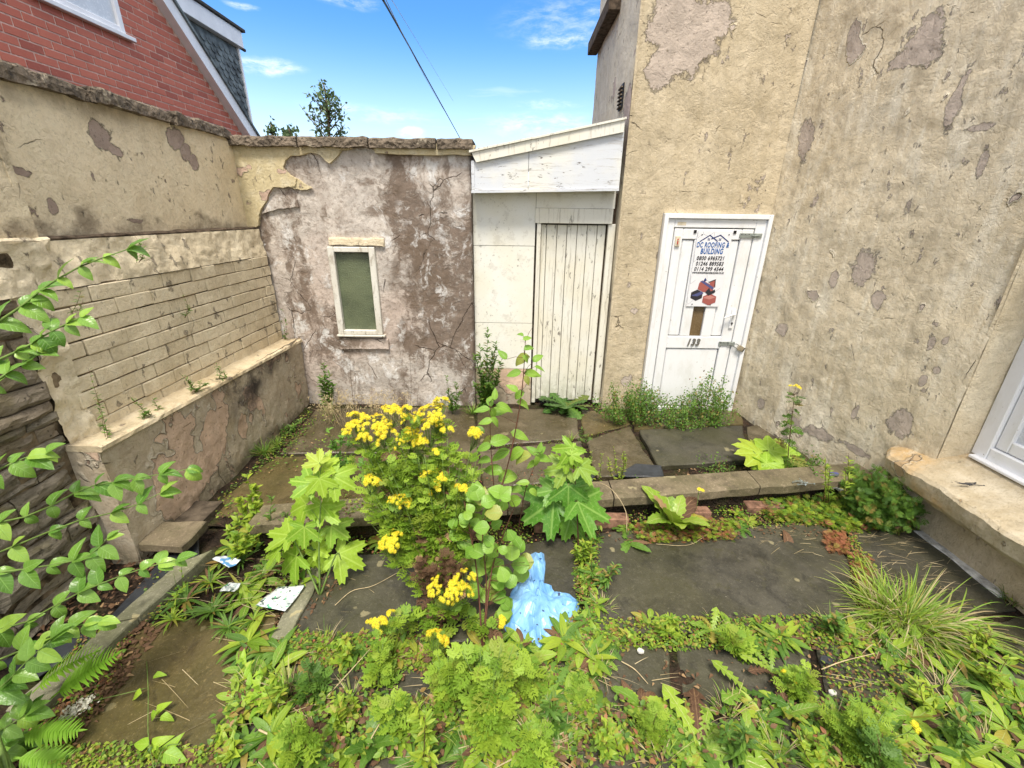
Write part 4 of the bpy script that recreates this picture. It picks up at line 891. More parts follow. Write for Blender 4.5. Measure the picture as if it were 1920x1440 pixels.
poly(hexg(.26, .845, .20, .078), k_dark, 'hexagon_picture'); poly(hexg(.66, .90, .23, .082), k_redp, 'hexagon_picture', -.0012)
poly([(.28, .68), (.36, .64), (.74, .72), (.72, .80), (.44, .80), (.26, .76)], k_redp, 'house_picture', -.0008); poly([(.30, .655), (.38, .645), (.74, .735), (.70, .765)], k_lb, 'house_picture', -.0016)
poly([(.58, .66), (.74, .635), (.76, .72), (.62, .71)], k_redp, 'house_picture', -.0010); line([(.56, .665), (.74, .63), (.76, .73)], .008, k_dark, 'house_picture', -.002); poly([(.40, .64), (.44, .605), (.48, .64), (.44, .66)], k_navy, 'house_picture', -.001)
poly([(.50, .80), (.60, .74), (.66, .79), (.78, .76), (.80, .80), (.62, .85)], k_dark, 'house_picture', -.0022); poly([(.46, .88), (.66, .84), (.84, .87), (.66, .90)], k_pink, 'house_picture', -.0022); poly([(.10, .85), (.40, .79), (.46, .82), (.28, .86)], k_lb, 'house_picture', -.0004)
for u, v in ((.13, .05), (.90, .045), (.17, .97), (.72, .975)): MB().tube([(pp(u, v)[0], py + .001, pp(u, v)[2]), (pp(u, v)[0], py - .002, pp(u, v)[2])], .006, 8).build('screw', m_darkmetal, po)
for u in (-.09, 1.05): line([(u, .012), (u + .03, .012)], .028, k_black, 'tape', .004)

# ================================================================== red brick gable house behind
gh = tag(empty('brick_house'), 'red brick gable end house with white bargeboard and tile hung dormer beyond the left wall', 'house')
JT = .017; GX = -5.0; rk = lambda y: 4.687 - (y - 7.453) * (4.687 - 3.318) / (9.024 - 7.453)     # rake height
gw_, gh_ = .245, .0865; JT = .017
ZT = 6.2
MB().prism([(GX - .006, -1, 0), (GX - .006, 10.4, 0), (GX - .006, 10.4, max(.3, rk(10.4))), (GX - .006, 5.72, rk(5.72)), (GX - .006, -1, rk(5.72))], (-.25, 0, 0)).build('mortar', m_pinkmortar, gh)
WY0, WY1, WZ0, WZ1 = 5.50, 6.72, 4.03, 5.3
bm_full = MB().box((-.05, 0, 0), (0, gw_ - JT, gh_ - JT)).mesh('brick', m_redbrick); rs = np.random.RandomState(4); cand = []
for r in range(60):
    z = 1.0 + r * gh_; y = 3.2 + (gw_ / 2 if r % 2 else 0)
    if z < 2.5 or z > ZT: continue
    while y < 10.2:
        y1 = y + gw_; lim = rk(z + gh_) ; yr = 7.453 + (4.687 - z - gh_) * (9.024 - 7.453) / (4.687 - 3.318)
        if y < yr:
            e = min(y1, yr)
            if not (e > WY0 and y < WY1 and z + gh_ > WZ0 and z < WZ1) and e - y > .04: cand.append((y, z, e - y))
            elif z + gh_ > WZ0 and z < WZ1:
                if y < WY0 < e and WY0 - y > .04: cand.append((y, z, WY0 - y))
                if y < WY1 < e and e - WY1 > .04: cand.append((WY1, z, e - WY1))
        y = y1
vis = []
for q in cand:
    p = np.array([GX, q[0] + .1, q[1]]) - CC; w = p @ CF; sx = 960 + FPX * (p @ CR) / w; sy = 720 + FPX * (p @ CD) / w
    inn = sx > -30 and sy > -30 and sy < 150 + .27 * sx + 20
    vis.append((0 if inn else 1, w, q))
vis.sort(key=lambda a: a[:2]); first = [a[2] for a in vis[:298]]; rest = [a[2] for a in vis[298:]]
for (y, z, L) in first:
    o = link('brick', bm_full, gh); o.location = (GX + rs.uniform(-.002, .002), y, z); o.scale = (1, (L - JT) / (gw_ - JT), 1)
mb = MB(); tint = []
for (y, z, L) in rest: mb.box((GX - .05, y, z), (GX + rs.uniform(-.002, .002), y + L - JT, z + gh_ - JT)); tint += [rs.rand()] * 8
o = mb.build('brick_courses', m_redbrick, gh); o['kind'] = 'stuff'
at = o.data.attributes.new('lf', 'FLOAT_VECTOR', 'POINT'); at.data.foreach_set('vector', np.array([(0, 0, q) for q in tint]).ravel())
# gable window
w = bar(bar(bar(MB(), (GX - .02, WY1 - .075, WZ0 + .03), (GX + .03, WY1, WZ1)), (GX - .02, WY0, WZ0 + .03), (GX + .03, WY0 + .075, WZ1)), (GX - .018, WY0 + .0751, WZ0 + .03), (GX + .028, WY1 - .0751, WZ0 + .10)).build('window', m_whitehouse, gh)
MB().box((GX - .01, WY0 + .07, WZ0 + .09), (GX - .002, WY1 - .07, WZ1)).build('pane', m_whiteglass, w)
MB().bev((GX - .02, WY0 - .02, WZ0 - .02), (GX + .07, WY1 + .10, WZ0 + .028), .005).build('window_sill', m_whitehouse, w)
# bargeboard along the rake, soffit strip and roof
d = np.array([0, 9.75 - 5.2, rk(9.75) - rk(5.2)]); nn = np.array([0, -d[2], d[1]]); nn /= np.linalg.norm(nn)
def rake(off0, off1, x0, x1, m, name, y0=5.2, y1=9.62):
    a = np.array([x0, y0, rk(y0)]); b = np.array([x0, y1, rk(y1)])
    return MB().prism([a + nn * off0, b + nn * off0, b + nn * off1, a + nn * off1], (x1 - x0, 0, 0)).build(name, m, gh)
rake(-.02, .165, GX + .10, GX + .13, m_whitehouse, 'bargeboard'); rake(-.018, .01, GX - .01, GX + .0999, m_whitehouse, 'soffit'); rake(.168, .205, GX - .05, GX + .16, m_tile, 'verge_tiles', y1=9.8); rake(.12, .20, GX - 6, GX - .051, m_tile, 'roof', y1=9.8)
# dormer cheek
DX = -5.4; YR = 10.12; zf0, zf1 = 4.93, 5.20; ck0 = lambda y: rk(y) + .2
MB().prism([(DX - .02, 8.3, ck0(8.3)), (DX - .02, YR, ck0(YR)), (DX - .02, YR, zf0), (DX - .02, 8.3, zf0 + .3)], (-2.5, 0, 0)).build('dormer_wall', m_tile, gh)
MB().bev((DX - .03, 7.2, zf0), (DX + .10, YR + .06, zf1), .006).build('fascia', m_whitehouse, gh); MB().bev((DX - 2, 7.2, zf1 + .003), (DX + .14, YR + .14, zf1 + .055), .006).build('dormer_roof', m_felt, gh)
MB().bev((DX - .02, YR - .02, 3.6), (DX + .03, YR + .03, zf0 - .002), .004).build('corner_trim', m_whitehouse, gh)
MB().tube([(DX + .02, YR + .06, zf0 + .02), (DX + .02, YR + .22, zf0 + .02)], .03, 8).build('gutter_end', m_felt, gh)
ts = .165; V = [(0, 0, 0), (0, ts - .006, 0)] ; arc = [(0, (ts - .006) / 2 + (ts - .006) / 2 * math.cos(a), -.07 - (ts * .5) * math.sin(a)) for a in np.linspace(0, math.pi, 7)]
tl = MB().prism([(0, 0, .03), (0, ts - .006, .03)] + arc, (.010, 0, 0)).mesh('shingle', m_tile)
for r in range(15):
    z = zf0 - .06 - r * .105; y = 8.0 + (ts / 2 if r % 2 else 0)
    while y < YR - .06:
        if z - .10 > ck0(y + ts) - .12 and y > 8.0:
            o = link('shingle', tl, gh); o.location = (DX - .015, y, z); o.rotation_euler = (0, -.13 + rs.uniform(-.02, .02), 0)
        y += ts

# cables
for i, (a, b, c_, r, m, lab) in enumerate([((862, 258, 16), (790, 128, 9), (716, -4, 4.5), .011, m_cable, 'black overhead cable crossing the blue sky'), ((838, 215, 15), (800, 150, 10), (722, -4, 5), .004, m_cablep, 'thin pale overhead wire just right of the black cable'), ((850, 190, 15), (790, 90, 10), (732, -4, 5), .003, m_cablep, 'faintest pale overhead wire, farthest right above the black cable')]):
    p0 = gy(*a); p2 = gy(*c_); pm = gy(*b); pts = [(1 - t) ** 2 * p0 + 2 * t * (1 - t) * (2 * pm - (p0 + p2) / 2) + t * t * p2 for t in np.linspace(0, 1, 24)]
    if i == 0: pts = [p0 + (p0 - pts[1]) * 1.5] + pts
    tag(MB().tube(pts, r, 6).build('overhead_cable', m, None, True), lab, 'cable', 'overhead cables')
# ================================================================== foliage tools
def unit(v): v = np.asarray(v, float); return v / (np.linalg.norm(v, axis=-1, keepdims=True) + 1e-9)
def frame(d, n):
    """rows of 3x3 matrices whose columns are across, along, normal"""
    d = unit(d); n = np.asarray(n, float); x = unit(np.cross(d, n)); n = np.cross(x, d); return np.stack([x, d, n], -1)
def tgrid(n, w, fold=.3, curl=.35, cols=(-1, 0, 1), wave=0, teeth=0, shift=0):
    V = []; A = []
    for i in range(n + 1):
        v = i / n; ww = w(v) * (1 + (teeth if i % 2 else -teeth * .4))
        ang = curl * v; y = math.sin(ang) / curl if abs(curl) > 1e-3 else v; z = -(1 - math.cos(ang)) / curl if abs(curl) > 1e-3 else 0
        for u in cols:
            x = u * ww; V.append((x, y + shift * abs(u) * ww, z + fold * abs(x) + wave * math.sin(i * 2.1 + u * 2) * abs(u))); A.append((u, v))
    k = len(cols); F = []
    for i in range(n):
        for j in range(k - 1): a = i * k + j; F += [(a, a + 1, a + k + 1), (a, a + k + 1, a + k)]
    return np.array(V), np.array(A), np.array(F)
ovw = lambda m, p=.45: (lambda v: m * (math.sin(math.pi * min(1, v ** p * .98 + .02)) ** .9) * (1 if v < 1 else 0) + .004)
T_ov = [tgrid(6, ovw(.27), .35, c, wave=.01) for c in (.5, .9, .2)]
T_ovb = [tgrid(8, ovw(.25, .7), .3, c, cols=(-1, -.5, 0, .5, 1), wave=.012) for c in (.6, 1.1, .25, 1.5)]
T_round = [tgrid(6, ovw(.42, .75), .2, c, wave=.01) for c in (.3, .8)]
T_lance = [tgrid(6, ovw(.13, .9), .3, c) for c in (.5, 1.0, .2)]
T_strap = [tgrid(7, ovw(.085, .8), .35, c) for c in (.6, 1.2, 1.8)]
T_small = [tgrid(3, ovw(.3, .7), .2, c) for c in (.3, .8)]
T_tiny = [tgrid(2, ovw(.34, .8), .25, .4)]
T_thin = [tgrid(3, ovw(.09, .8), .2, .5)]
T_dock = [tgrid(16, lambda v: .15 * (math.sin(math.pi * min(1, v ** .8)) ** .6) * (1 - .15 * math.cos(v * 40)) + .006, .18, c, cols=(-1, -.5, 0, .5, 1), wave=.016) for c in (.5, 1.0, 1.5)]
def dand(curl):
    n = 26
    def w(v):
        s = (v * 6.2) % 1; return (.035 + (.055 + .10 * v ** .7) * (1 - s) ** 1.1 * (1 if v < .82 else 0)) if v < .82 else .15 * math.cos((v - .82) / .18 * math.pi / 2) + .004
    return tgrid(n, w, .15, curl, wave=.01, shift=-.35)
T_dand = [dand(c) for c in (.5, .9, 1.3)]
T_spoon = [tgrid(7, lambda v: (.02 + .13 * max(0, math.sin(math.pi * max(0, (v - .2) / .8) ** .9)) ** .8), .2, c) for c in (.6, 1.1, 1.6)]
def palm(lobes, seed=0, sinus=.52, droop=.35, teeth=.07):
    rs = np.random.RandomState(seed); A = []; V = []; th = np.linspace(-152, 152, 61); R = []
    for i, a in enumerate(th):
        r = .18
        for (la, lr, lw) in lobes:
            q = abs(a - la) / lw; r = max(r, lr * max(0, 1 - q) ** .8 * .55 + lr * sinus * math.exp(-q * q * .5))
        R.append(r * (1 + (teeth if i % 2 else -teeth)))
    V.append((0, 0, 0)); A.append((0, 0))
    for k, s in enumerate((.35, .7, 1)):
        for i, a in enumerate(th):
            r = R[i] * s; q = math.radians(a); near = min(abs(a - l[0]) for l in lobes); x = r * math.sin(q); y = r * math.cos(q)
            z = -droop * (r ** 2) * .6 + .10 * r * min(1, near / 22.) - .02 + rs.uniform(-.008, .008) * s; V.append((x, y, z)); A.append((min(1, near / 26. * s), s * .9))
    n = len(th); F = [(0, 1 + i, 2 + i) for i in range(n - 1)]
    for k in range(2):
        for i in range(n - 1): a = 1 + k * n + i; F += [(a, a + n, a + n + 1), (a, a + n + 1, a + 1)]
    return np.array(V), np.array(A), np.array(F)
SY = [(0, .66, 34), (50, .64, 32), (-50, .64, 32), (108, .46, 30), (-108, .46, 30)]
T_syc = [palm(SY, s, .62, d) for s, d in ((1, .05), (2, .25), (3, .5))]
T_butter = [palm([(a, .5, 30) for a in (-130, -90, -50, -15, 15, 50, 90, 130)], 5, .75, .25, .02), palm([(a, .5, 30) for a in (-130, -90, -50, -15, 15, 50, 90, 130)], 6, .75, .6, .02)]
T_lobed3 = [palm([(0, .55, 34), (75, .42, 30), (-75, .42, 30)], 7, .55, .4, .10)]
def join_t(parts):
    V = []; A = []; F = []; b = 0
    for v, a, f in parts: V.append(v); A.append(a); F.append(f + b); b += len(v)
    return np.concatenate(V), np.concatenate(A), np.concatenate(F)
def place_t(t, p, ang, s, tilt=0):
    v, a, f = t; c, q = math.cos(ang), math.sin(ang); v = v * s; x = v[:, 0] * c + v[:, 1] * q; y = -v[:, 0] * q + v[:, 1] * c; return np.stack([x + p[0], y + p[1], v[:, 2] + p[2] + tilt * np.hypot(x, y)], -1), a, f
def pinnate(pairs, lob, droop=.4, wid=.34, sub=True, seed=0):
    rs = np.random.RandomState(seed); P = [tgrid(4, lambda v: .016, 0, droop)]; zc = lambda v: -(1 - math.cos(droop * v)) / droop; yc = lambda v: math.sin(droop * v) / droop
    for i in range(pairs):
        v = .18 + .78 * i / pairs; L = wid * math.sin(math.pi * (.2 + .72 * i / pairs)) ** .8
        for sd in (-1, 1):
            a = sd * (1.05 + rs.uniform(-.15, .15)); base = (0, yc(v), zc(v)); P.append(place_t(lob, base, a, L, .05))
            if sub:
                tip = np.array([math.sin(a), math.cos(a)]) * L * .5
                for b in (.75, -.75): P.append(place_t(lob, (tip[0], base[1] + tip[1], base[2] + .02), a + b, L * .52, .05))
    P.append(place_t(lob, (0, yc(.93), zc(.93)), 0, wid * .55)); return join_t(P)
lob2 = tgrid(2, lambda v: (.08, .21, .13)[int(round(v * 2))], .1, .3)
T_rag = [pinnate(4, lob2, d, .42, True, s) for d, s in ((.4, 1), (.9, 2), (1.3, 3))]
T_carrot = [pinnate(4, tgrid(1, lambda v: .10, .1, .3), d, .5, True, s) for d, s in ((.3, 4), (.8, 5))]
T_fern = [pinnate(17, tgrid(2, lambda v: (.13, .10, .01)[int(round(v * 2))], .1, .4), d, .27, False, 7) for d in (.5, .9)]
def flower_t(n=11, seed=0):
    rs = np.random.RandomState(seed); P = []
    pt = tgrid(2, lambda v: (.05, .09, .05)[int(round(v * 2))], .1, .5)
    for i in range(n): P.append(place_t(pt, (0, 0, 0), 2 * math.pi * i / n + rs.uniform(-.1, .1), rs.uniform(.85, 1.1)))
    return join_t(P)
def disc_t():
    a = np.arange(7) * 2 * math.pi / 7; V = [(0, 0, .20)] + [(.24 * math.cos(q), .24 * math.sin(q), .14) for q in a] + [(.30 * math.cos(q), .30 * math.sin(q), .0) for q in a]
    F = [(0, 1 + i, 1 + (i + 1) % 7) for i in range(7)]
    for i in range(7): F += [(1 + i, 8 + i, 8 + (i + 1) % 7), (1 + i, 8 + (i + 1) % 7, 1 + (i + 1) % 7)]
    return np.array(V), np.zeros((15, 2)), np.array(F)
T_flow = [flower_t(11, 1), flower_t(13, 2)]; T_disc = [disc_t()]

class Fo:
    """many leaves joined into one mesh"""
    def __init__(s): s.V = []; s.A = []; s.F = []; s.Mi = []; s.b = 0
    def add(s, tmpl, pos, d, n, sc, mi=0, tint=None, wid=1.0):
        pos = np.atleast_2d(pos); N = len(pos); d = np.broadcast_to(d, pos.shape); n = np.broadcast_to(n, pos.shape); sc = np.broadcast_to(sc, (N,))
        pick = RNG.randint(len(tmpl), size=N); tt = RNG.rand(N) if tint is None else np.broadcast_to(tint, (N,)); R = frame(d, n)
        for k, (v, a, f) in enumerate(tmpl):
            I = np.nonzero(pick == k)[0]
            if not len(I): continue
            vv = v * (wid, 1, 1); P = np.einsum('nij,kj->nki', R[I], vv) * sc[I][:, None, None] + pos[I][:, None, :]
            A = np.concatenate([np.broadcast_to(a, (len(I),) + a.shape), np.broadcast_to(tt[I][:, None, None], (len(I), len(v), 1))], -1)
            F = f[None] + (np.arange(len(I)) * len(v))[:, None, None] + s.b
            s.V.append(P.reshape(-1, 3)); s.A.append(A.reshape(-1, 3)); s.F.append(F.reshape(-1, 3)); s.Mi.append(np.full(len(I) * len(f), mi)); s.b += len(I) * len(v)
        return s
    def blade(s, p0, d, up, L, w, bend, mi=0, n=6, tint=None):
        """grass blades, vectorised: start p0, direction d, drooping"""
        p0 = np.atleast_2d(p0); N = len(p0); d = unit(np.broadcast_to(d, p0.shape)); L = np.broadcast_to(L, (N,)); w = np.broadcast_to(w, (N,)); bend = np.broadcast_to(bend, (N,)); tt = RNG.rand(N) if tint is None else np.broadcast_to(tint, (N,))
        side = unit(np.cross(d, (0, 0, 1)) + 1e-4); tw = RNG.uniform(-.8, .8, N)[:, None]; side = unit(side + tw * np.cross(side, d)); V = []; A = []
        for i in range(n + 1):
            t = i / n; c = p0 + d * (L * t)[:, None]; c = c.copy(); c[:, 2] -= bend * L * t * t; ww = (w * (1 - t ** 2.2) + .0002)[:, None]
            V.append(c - side * ww); V.append(c + side * ww); A.append(np.stack([np.full(N, -.6), np.full(N, t), tt], -1)); A.append(np.stack([np.full(N, .6), np.full(N, t), tt], -1))
        V = np.stack(V, 1); A = np.stack(A, 1); F = []
        for i in range(n): a = 2 * i; F += [(a, a + 1, a + 3), (a, a + 3, a + 2)]
        F = np.array(F)[None] + (np.arange(N) * (2 * n + 2))[:, None, None] + s.b
        s.V.append(V.reshape(-1, 3)); s.A.append(A.reshape(-1, 3)); s.F.append(F.reshape(-1, 3)); s.Mi.append(np.full(F.shape[0] * F.shape[1], mi)); s.b += N * (2 * n + 2); return s
    def mesh(s, name, mats, off=(0, 0, 0)):
        V = np.concatenate(s.V) - np.array(off); A = np.concatenate(s.A); F = np.concatenate(s.F).astype(np.int32); Mi = np.concatenate(s.Mi).astype(np.int32)
        me = bpy.data.meshes.new(name); me.vertices.add(len(V)); me.vertices.foreach_set('co', V.ravel()); me.loops.add(F.size); me.loops.foreach_set('vertex_index', F.ravel())
        me.polygons.add(len(F)); me.polygons.foreach_set('loop_start', np.arange(len(F), dtype=np.int32) * 3)
        for m in mats: me.materials.append(m)
        me.polygons.foreach_set('material_index', Mi); me.polygons.foreach_set('use_smooth', np.ones(len(F), bool))
        at = me.attributes.new('lf', 'FLOAT_VECTOR', 'POINT'); at.data.foreach_set('vector', A.ravel()); me.update(calc_edges=True); return me
    def build(s, name, mats, parent=None):
        if not isinstance(mats, (list, tuple)): mats = [mats]
        return link(name, s.mesh(name, mats, tuple(parent.location) if parent is not None else (0, 0, 0)), parent)
def stems(mb, name, m, parent):
    if not mb.v: return None
    o = parent.location if parent is not None else (0, 0, 0); mb.v = [(p[0] - o[0], p[1] - o[1], p[2] - o[2]) for p in mb.v]; me = mb.mesh(name, m, True); return link(name, me, parent)
_lm = {}
def leafmesh(key, t, m):
    k = (key, m.name)
    if k not in _lm:
        f = Fo(); v, a, ff = t; f.V = [v]; f.A = [np.concatenate([a, np.zeros((len(v), 1))], -1)]; f.F = [ff]; f.Mi = [np.zeros(len(ff))]; _lm[k] = f.mesh('leaf', [m])
    return _lm[k]
def lobj(tn, T, m, pos, d, n, sc, parent, name='leaf', wid=1.0):
    i = RNG.randint(len(T)); o = link(name, leafmesh((tn, i), T[i], m), parent); R = frame(np.array(d, float)[None], np.array(n, float)[None])[0]
    p = np.array(pos) - np.array(parent.location); Mx = Matrix([list(R[r] * (sc * wid, sc, sc)) + [p[r]] for r in range(3)] + [[0, 0, 0, 1]]); o.matrix_local = Mx; return o
def plant(name, base, label, cat, group=None): return tag(empty(name, tuple(base)), label, cat, group)
def depth(P): return float((np.array(P) - CC) @ CF)
def imgdir(ang): a = math.radians(ang); return CR * math.sin(a) - CD * math.cos(a)          # 0 = up the picture, 90 = right
def facing(up=.8, cam=.7, j=.35): return unit(np.array([0, 0, up]) - CF * cam + RNG.uniform(-j, j, 3))
def spline(P, n):
    P = np.array(P, float); 
    if len(P) < 3: return np.array([P[0] + (P[-1] - P[0]) * t for t in np.linspace(0, 1, n)])
    Q = np.vstack([2 * P[0] - P[1], P, 2 * P[-1] - P[-2]]); out = []
    for t in np.linspace(0, len(P) - 1 - 1e-6, n):
        i = int(t); u = t - i; a, b, c, d = Q[i:i + 4]; out.append(.5 * ((2 * b) + (c - a) * u + (2 * a - 5 * b + 4 * c - d) * u * u + (3 * b - a - 3 * c + d) * u ** 3))
    return np.array(out)
def scatter(px, n, z=0.):
    """n points inside a traced ground polygon"""
    pts = np.array([gz(x, y, z)[:2] for x, y in px]); lo, hi = pts.min(0), pts.max(0); out = []
    x1, y1 = pts[:, 0], pts[:, 1]; x2, y2 = np.roll(x1, -1), np.roll(y1, -1)
    while len(out) < n:
        q = RNG.uniform(lo, hi); c = ((y1 > q[1]) != (y2 > q[1])) & (q[0] < (x2 - x1) * (q[1] - y1) / (y2 - y1 + 1e-12) + x1)
        if c.sum() % 2: out.append((q[0], q[1], z))
    return np.array(out)

# ================================================================== far tree and sprigs over the outhouse wall
def fartree(px, py, wpx, hpx, Y, label, nb, seed):
    base = gy(px, 300, Y); base[2] = 0; t = plant('garden_tree', base, label, 'tree'); rs = np.random.RandomState(seed); mb = MB(); top = gy(px, py, Y); s = depth(top) / FPX
    mb.tube([base, base + (0, 0, top[2] * .5), top - (0, 0, hpx * s * .5), top], [.06, .045, .02, .004], 6); f = Fo()
    P = []; 
    for i in range(nb):
        h = rs.uniform(.0, 1) ** .8; r = wpx * s * .62 * (1 - h * .8) * rs.uniform(.5, 1.15); a = rs.uniform(0, 6.28); z0 = top[2] - hpx * s * (1 - h) ; p0 = np.array([top[0], top[1], z0 - r * .5]); p1 = p0 + (r * math.cos(a), r * math.sin(a) * .8, r * rs.uniform(.5, 1.4))
        mb.tube([p0, (p0 + p1) / 2 + (0, 0, .03), p1], [.012, .007, .002], 4)
        for k in range(15): q = rs.uniform(.3, 1.05); P.append(p0 + (p1 - p0) * q + rs.normal(0, .035, 3))
    for k in range(40): P.append(top - (0, 0, rs.uniform(0, 1) * hpx * s * .8) + rs.normal(0, .035, 3))
    P = np.array(P); f.add(T_small, P, rs.normal(0, 1, P.shape) + (0, 0, -.2), rs.normal(0, 1, P.shape) + (0, -.6, .8), rs.uniform(.045, .085, len(P))); stems(mb, 'branches', m_bark, t); f.build('crown', L_tree, t)
fartree(608, 160, 105, 110, 8, 'small airy tree with pointed top showing above the outhouse wall', 34, 1)
fartree(541, 236, 36, 30, 8, 'dark leafy sprig just above the outhouse wall, left of the small tree', 6, 2)
fartree(508, 230, 24, 22, 8, 'faint pale leafy tip above the corner of the walls', 3, 3)

# ================================================================== hero plants
def hero(name, label, cat, base, leaves, tn, T, m, Y, stem_pts=(), stem_r=.004, sm=None, pet=.5, pm=None, twist=None):
    """sapling: leaves given as (px, py, size, angle[, depth offset]) stand at their own depth"""
    t = plant(name, base, label, cat); mb = MB(); S = [spline(s, 14) for s in stem_pts]
    for s in S: mb.tube(s, np.linspace(stem_r, stem_r * .35, len(s)), 6)
    allp = np.concatenate(S) if S else np.array([base])
    for L in leaves:
        px, py, size, ang = L[:4]; y = Y + (L[4] if len(L) > 4 else RNG.uniform(-.07, .07)); P = gy(px, py, y); sc = size * depth(P) / FPX * (1.16 if tn == 'syc' else 1.1); d = imgdir(ang) + np.array([0, 0, -.15]) + RNG.uniform(-.15, .15, 3); n = facing()
        st = P - unit(d) * sc * .42; lobj(tn, T, L[5] if len(L) > 5 else m, st, d, n, sc, t)
        q = allp[np.argmin(np.linalg.norm(allp - st + (0, 0, .02), axis=1))]; mid = (q + st) / 2 + (0, 0, .01); mb.tube([q, mid, st], [.0016, .0013, .001], 4)
    stems(mb, 'stem', sm or m_stemg, t); return t
b = gz(600, 1118)
hero('sycamore_seedling', 'bright lime green sycamore seedling with large lobed leaves, left of the yellow ragwort', 'plant', b,
     [(585, 858, 36, -50), (622, 866, 38, 60), (648, 905, 56, 100), (560, 902, 50, -80), (604, 918, 44, 170), (552, 955, 58, -100), (628, 950, 50, 60), (598, 968, 48, -160), (640, 1000, 48, 120), (520, 1000, 54, -80), (570, 1012, 50, -170), (662, 1052, 62, 110), (535, 1062, 60, -120), (602, 1062, 50, 175), (572, 1100, 44, -150), (506, 1040, 40, -100), (610, 1022, 36, 60)],
     'syc', T_syc, L_syc, 1.93, [[b, gy(598, 1010, 1.9), gy(602, 930, 1.9), gy(600, 872, 1.92)], [b, gy(565, 1040, 1.92), gy(545, 1000, 1.93)], [b, gy(630, 1040, 1.88), gy(640, 1050, 1.88)]], .006)
b = gz(1085, 1040)
hero('sycamore_seedling', 'mid green sycamore seedling with a yellowish top, standing in front of the kerb', 'plant', b,
     [(1005, 962, 84, -130), (1066, 938, 58, 185), (1118, 960, 84, 120), (1062, 996, 56, 190), (1095, 910, 40, 80), (1038, 882, 50, -90), (1108, 880, 46, 95), (1060, 858, 46, -140, 0, L_syc), (1084, 848, 30, 50, 0, L_syc), (1018, 922, 44, -100, .05), (1062, 878, 30, 180, 0, L_syc)],
     'syc', T_syc, L_sycg, 2.25, [[b, gy(1082, 960, 2.25), gy(1078, 900, 2.26), gy(1072, 855, 2.26)]], .005, m_stemr)
# apple-like saplings with oval leaves
b = gz(900, 1040)
def pairs(path, n, size, y, start=.15, spread=55, jit=8):
    S = spline(path, n + 1); out = []
    for i in range(1, n + 1):
        t = i / n
        if t < start: continue
        dx, dy = S[i] - S[i - 1]; a = math.degrees(math.atan2(dx, -dy))
        for sd in (-1, 1):
            s = size * (1.05 - .35 * t) * RNG.uniform(.8, 1.15); aa = a + sd * (spread + RNG.uniform(-20, 20)); q = math.radians(aa); out.append((S[i][0] + math.sin(q) * s * .55, S[i][1] - math.cos(q) * s * .55, s, aa))
    return out
Y0 = 2.2; st1 = [b, gy(925, 960, 2.1), gy(950, 880, 2.18), gy(968, 800, 2.2), gy(980, 720, 2.2), gy(985, 640, 2.2)]
hero('tall_sapling', 'tall thin dark stemmed sapling with sparse oval leaves in front of the white shed panel', 'sapling', b,
     [(975, 625, 18, -50), (988, 634, 18, 60), (992, 650, 24, 50), (975, 672, 40, -85), (988, 672, 22, 120), (1008, 670, 26, 40), (1012, 690, 22, 100), (998, 700, 34, 90), (965, 700, 28, -100), (988, 712, 20, 150), (970, 740, 30, -90), (962, 728, 24, -60), (984, 755, 34, 90), (943, 665, 24, -30), (1000, 612, 0.1, 0), (973, 815, 36, 95), (935, 770, 34, 70), (912, 826, 38, -90), (955, 890, 50, 60), (925, 880, 40, -70), (965, 850, 42, -100)],
     'ov', T_ovb, L_sap, Y0, [st1], .006, m_stemr)
b = gz(935, 1010)
hero('tall_sapling', 'grey leaved sapling with two shoots standing just behind the ragwort flowers', 'sapling', b,
     [(918, 752, 24, -20), (928, 740, 22, 10), (905, 768, 30, -85), (925, 775, 26, 150), (945, 763, 34, 100), (930, 790, 26, 120), (912, 790, 26, -100), (938, 824, 44, 60), (908, 838, 30, -100), (940, 852, 38, -110), (905, 860, 34, -70), (895, 805, 32, -60), (922, 745, 18, -40)],
     'ov', T_ovb, L_sap, 2.15, [[b, gy(925, 900, 2.12), gy(920, 830, 2.15), gy(918, 755, 2.15)]], .004, m_stemr)
b = gz(970, 1005)
hero('tall_sapling', 'young sapling with a fresh lime tip in front of the terrace slab', 'sapling', b,
     [(1016, 842, 22, 10), (1000, 846, 26, -40), (1020, 858, 34, 80), (1008, 866, 26, 150), (975, 855, 46, -95), (998, 870, 24, -120), (982, 905, 24, -80), (1003, 922, 26, 90), (1012, 840, 20, 20), (965, 915, 34, -60), (960, 940, 40, -90)],
     'ov', T_ovb, L_sap, 2.2, [[b, gy(985, 920, 2.2), gy(1000, 880, 2.2), gy(1010, 848, 2.2)]], .0035, m_stemr)
# round leaved bush in the middle
b = gz(905, 1230); rs = np.random.RandomState(8); lv = []
for i in range(84):
    y = rs.uniform(915, 1190); cx = 912 + 12 * math.sin(y / 40.); sp = 62 if y < 1080 else 40; x = cx + rs.uniform(-sp, sp) * (1 if y > 960 else .8)
    lv.append((x, y, rs.uniform(20, 36), rs.uniform(-140, 140), rs.uniform(-.12, .12)))
hero('snowberry_bush', 'upright bush with small round green leaves right of the ragwort flowers', 'bush', b, lv, 'rnd', T_round, L_sap, 1.72,
     [[b, gy(912, 1100, 1.66), gy(905, 1000, 1.7), gy(920, 930, 1.72)], [b, gy(920, 1080, 1.66), gy(945, 1000, 1.7), gy(965, 950, 1.72)], [b, gy(895, 1080, 1.66), gy(880, 990, 1.7), gy(870, 940, 1.72)]], .005, m_stemr)

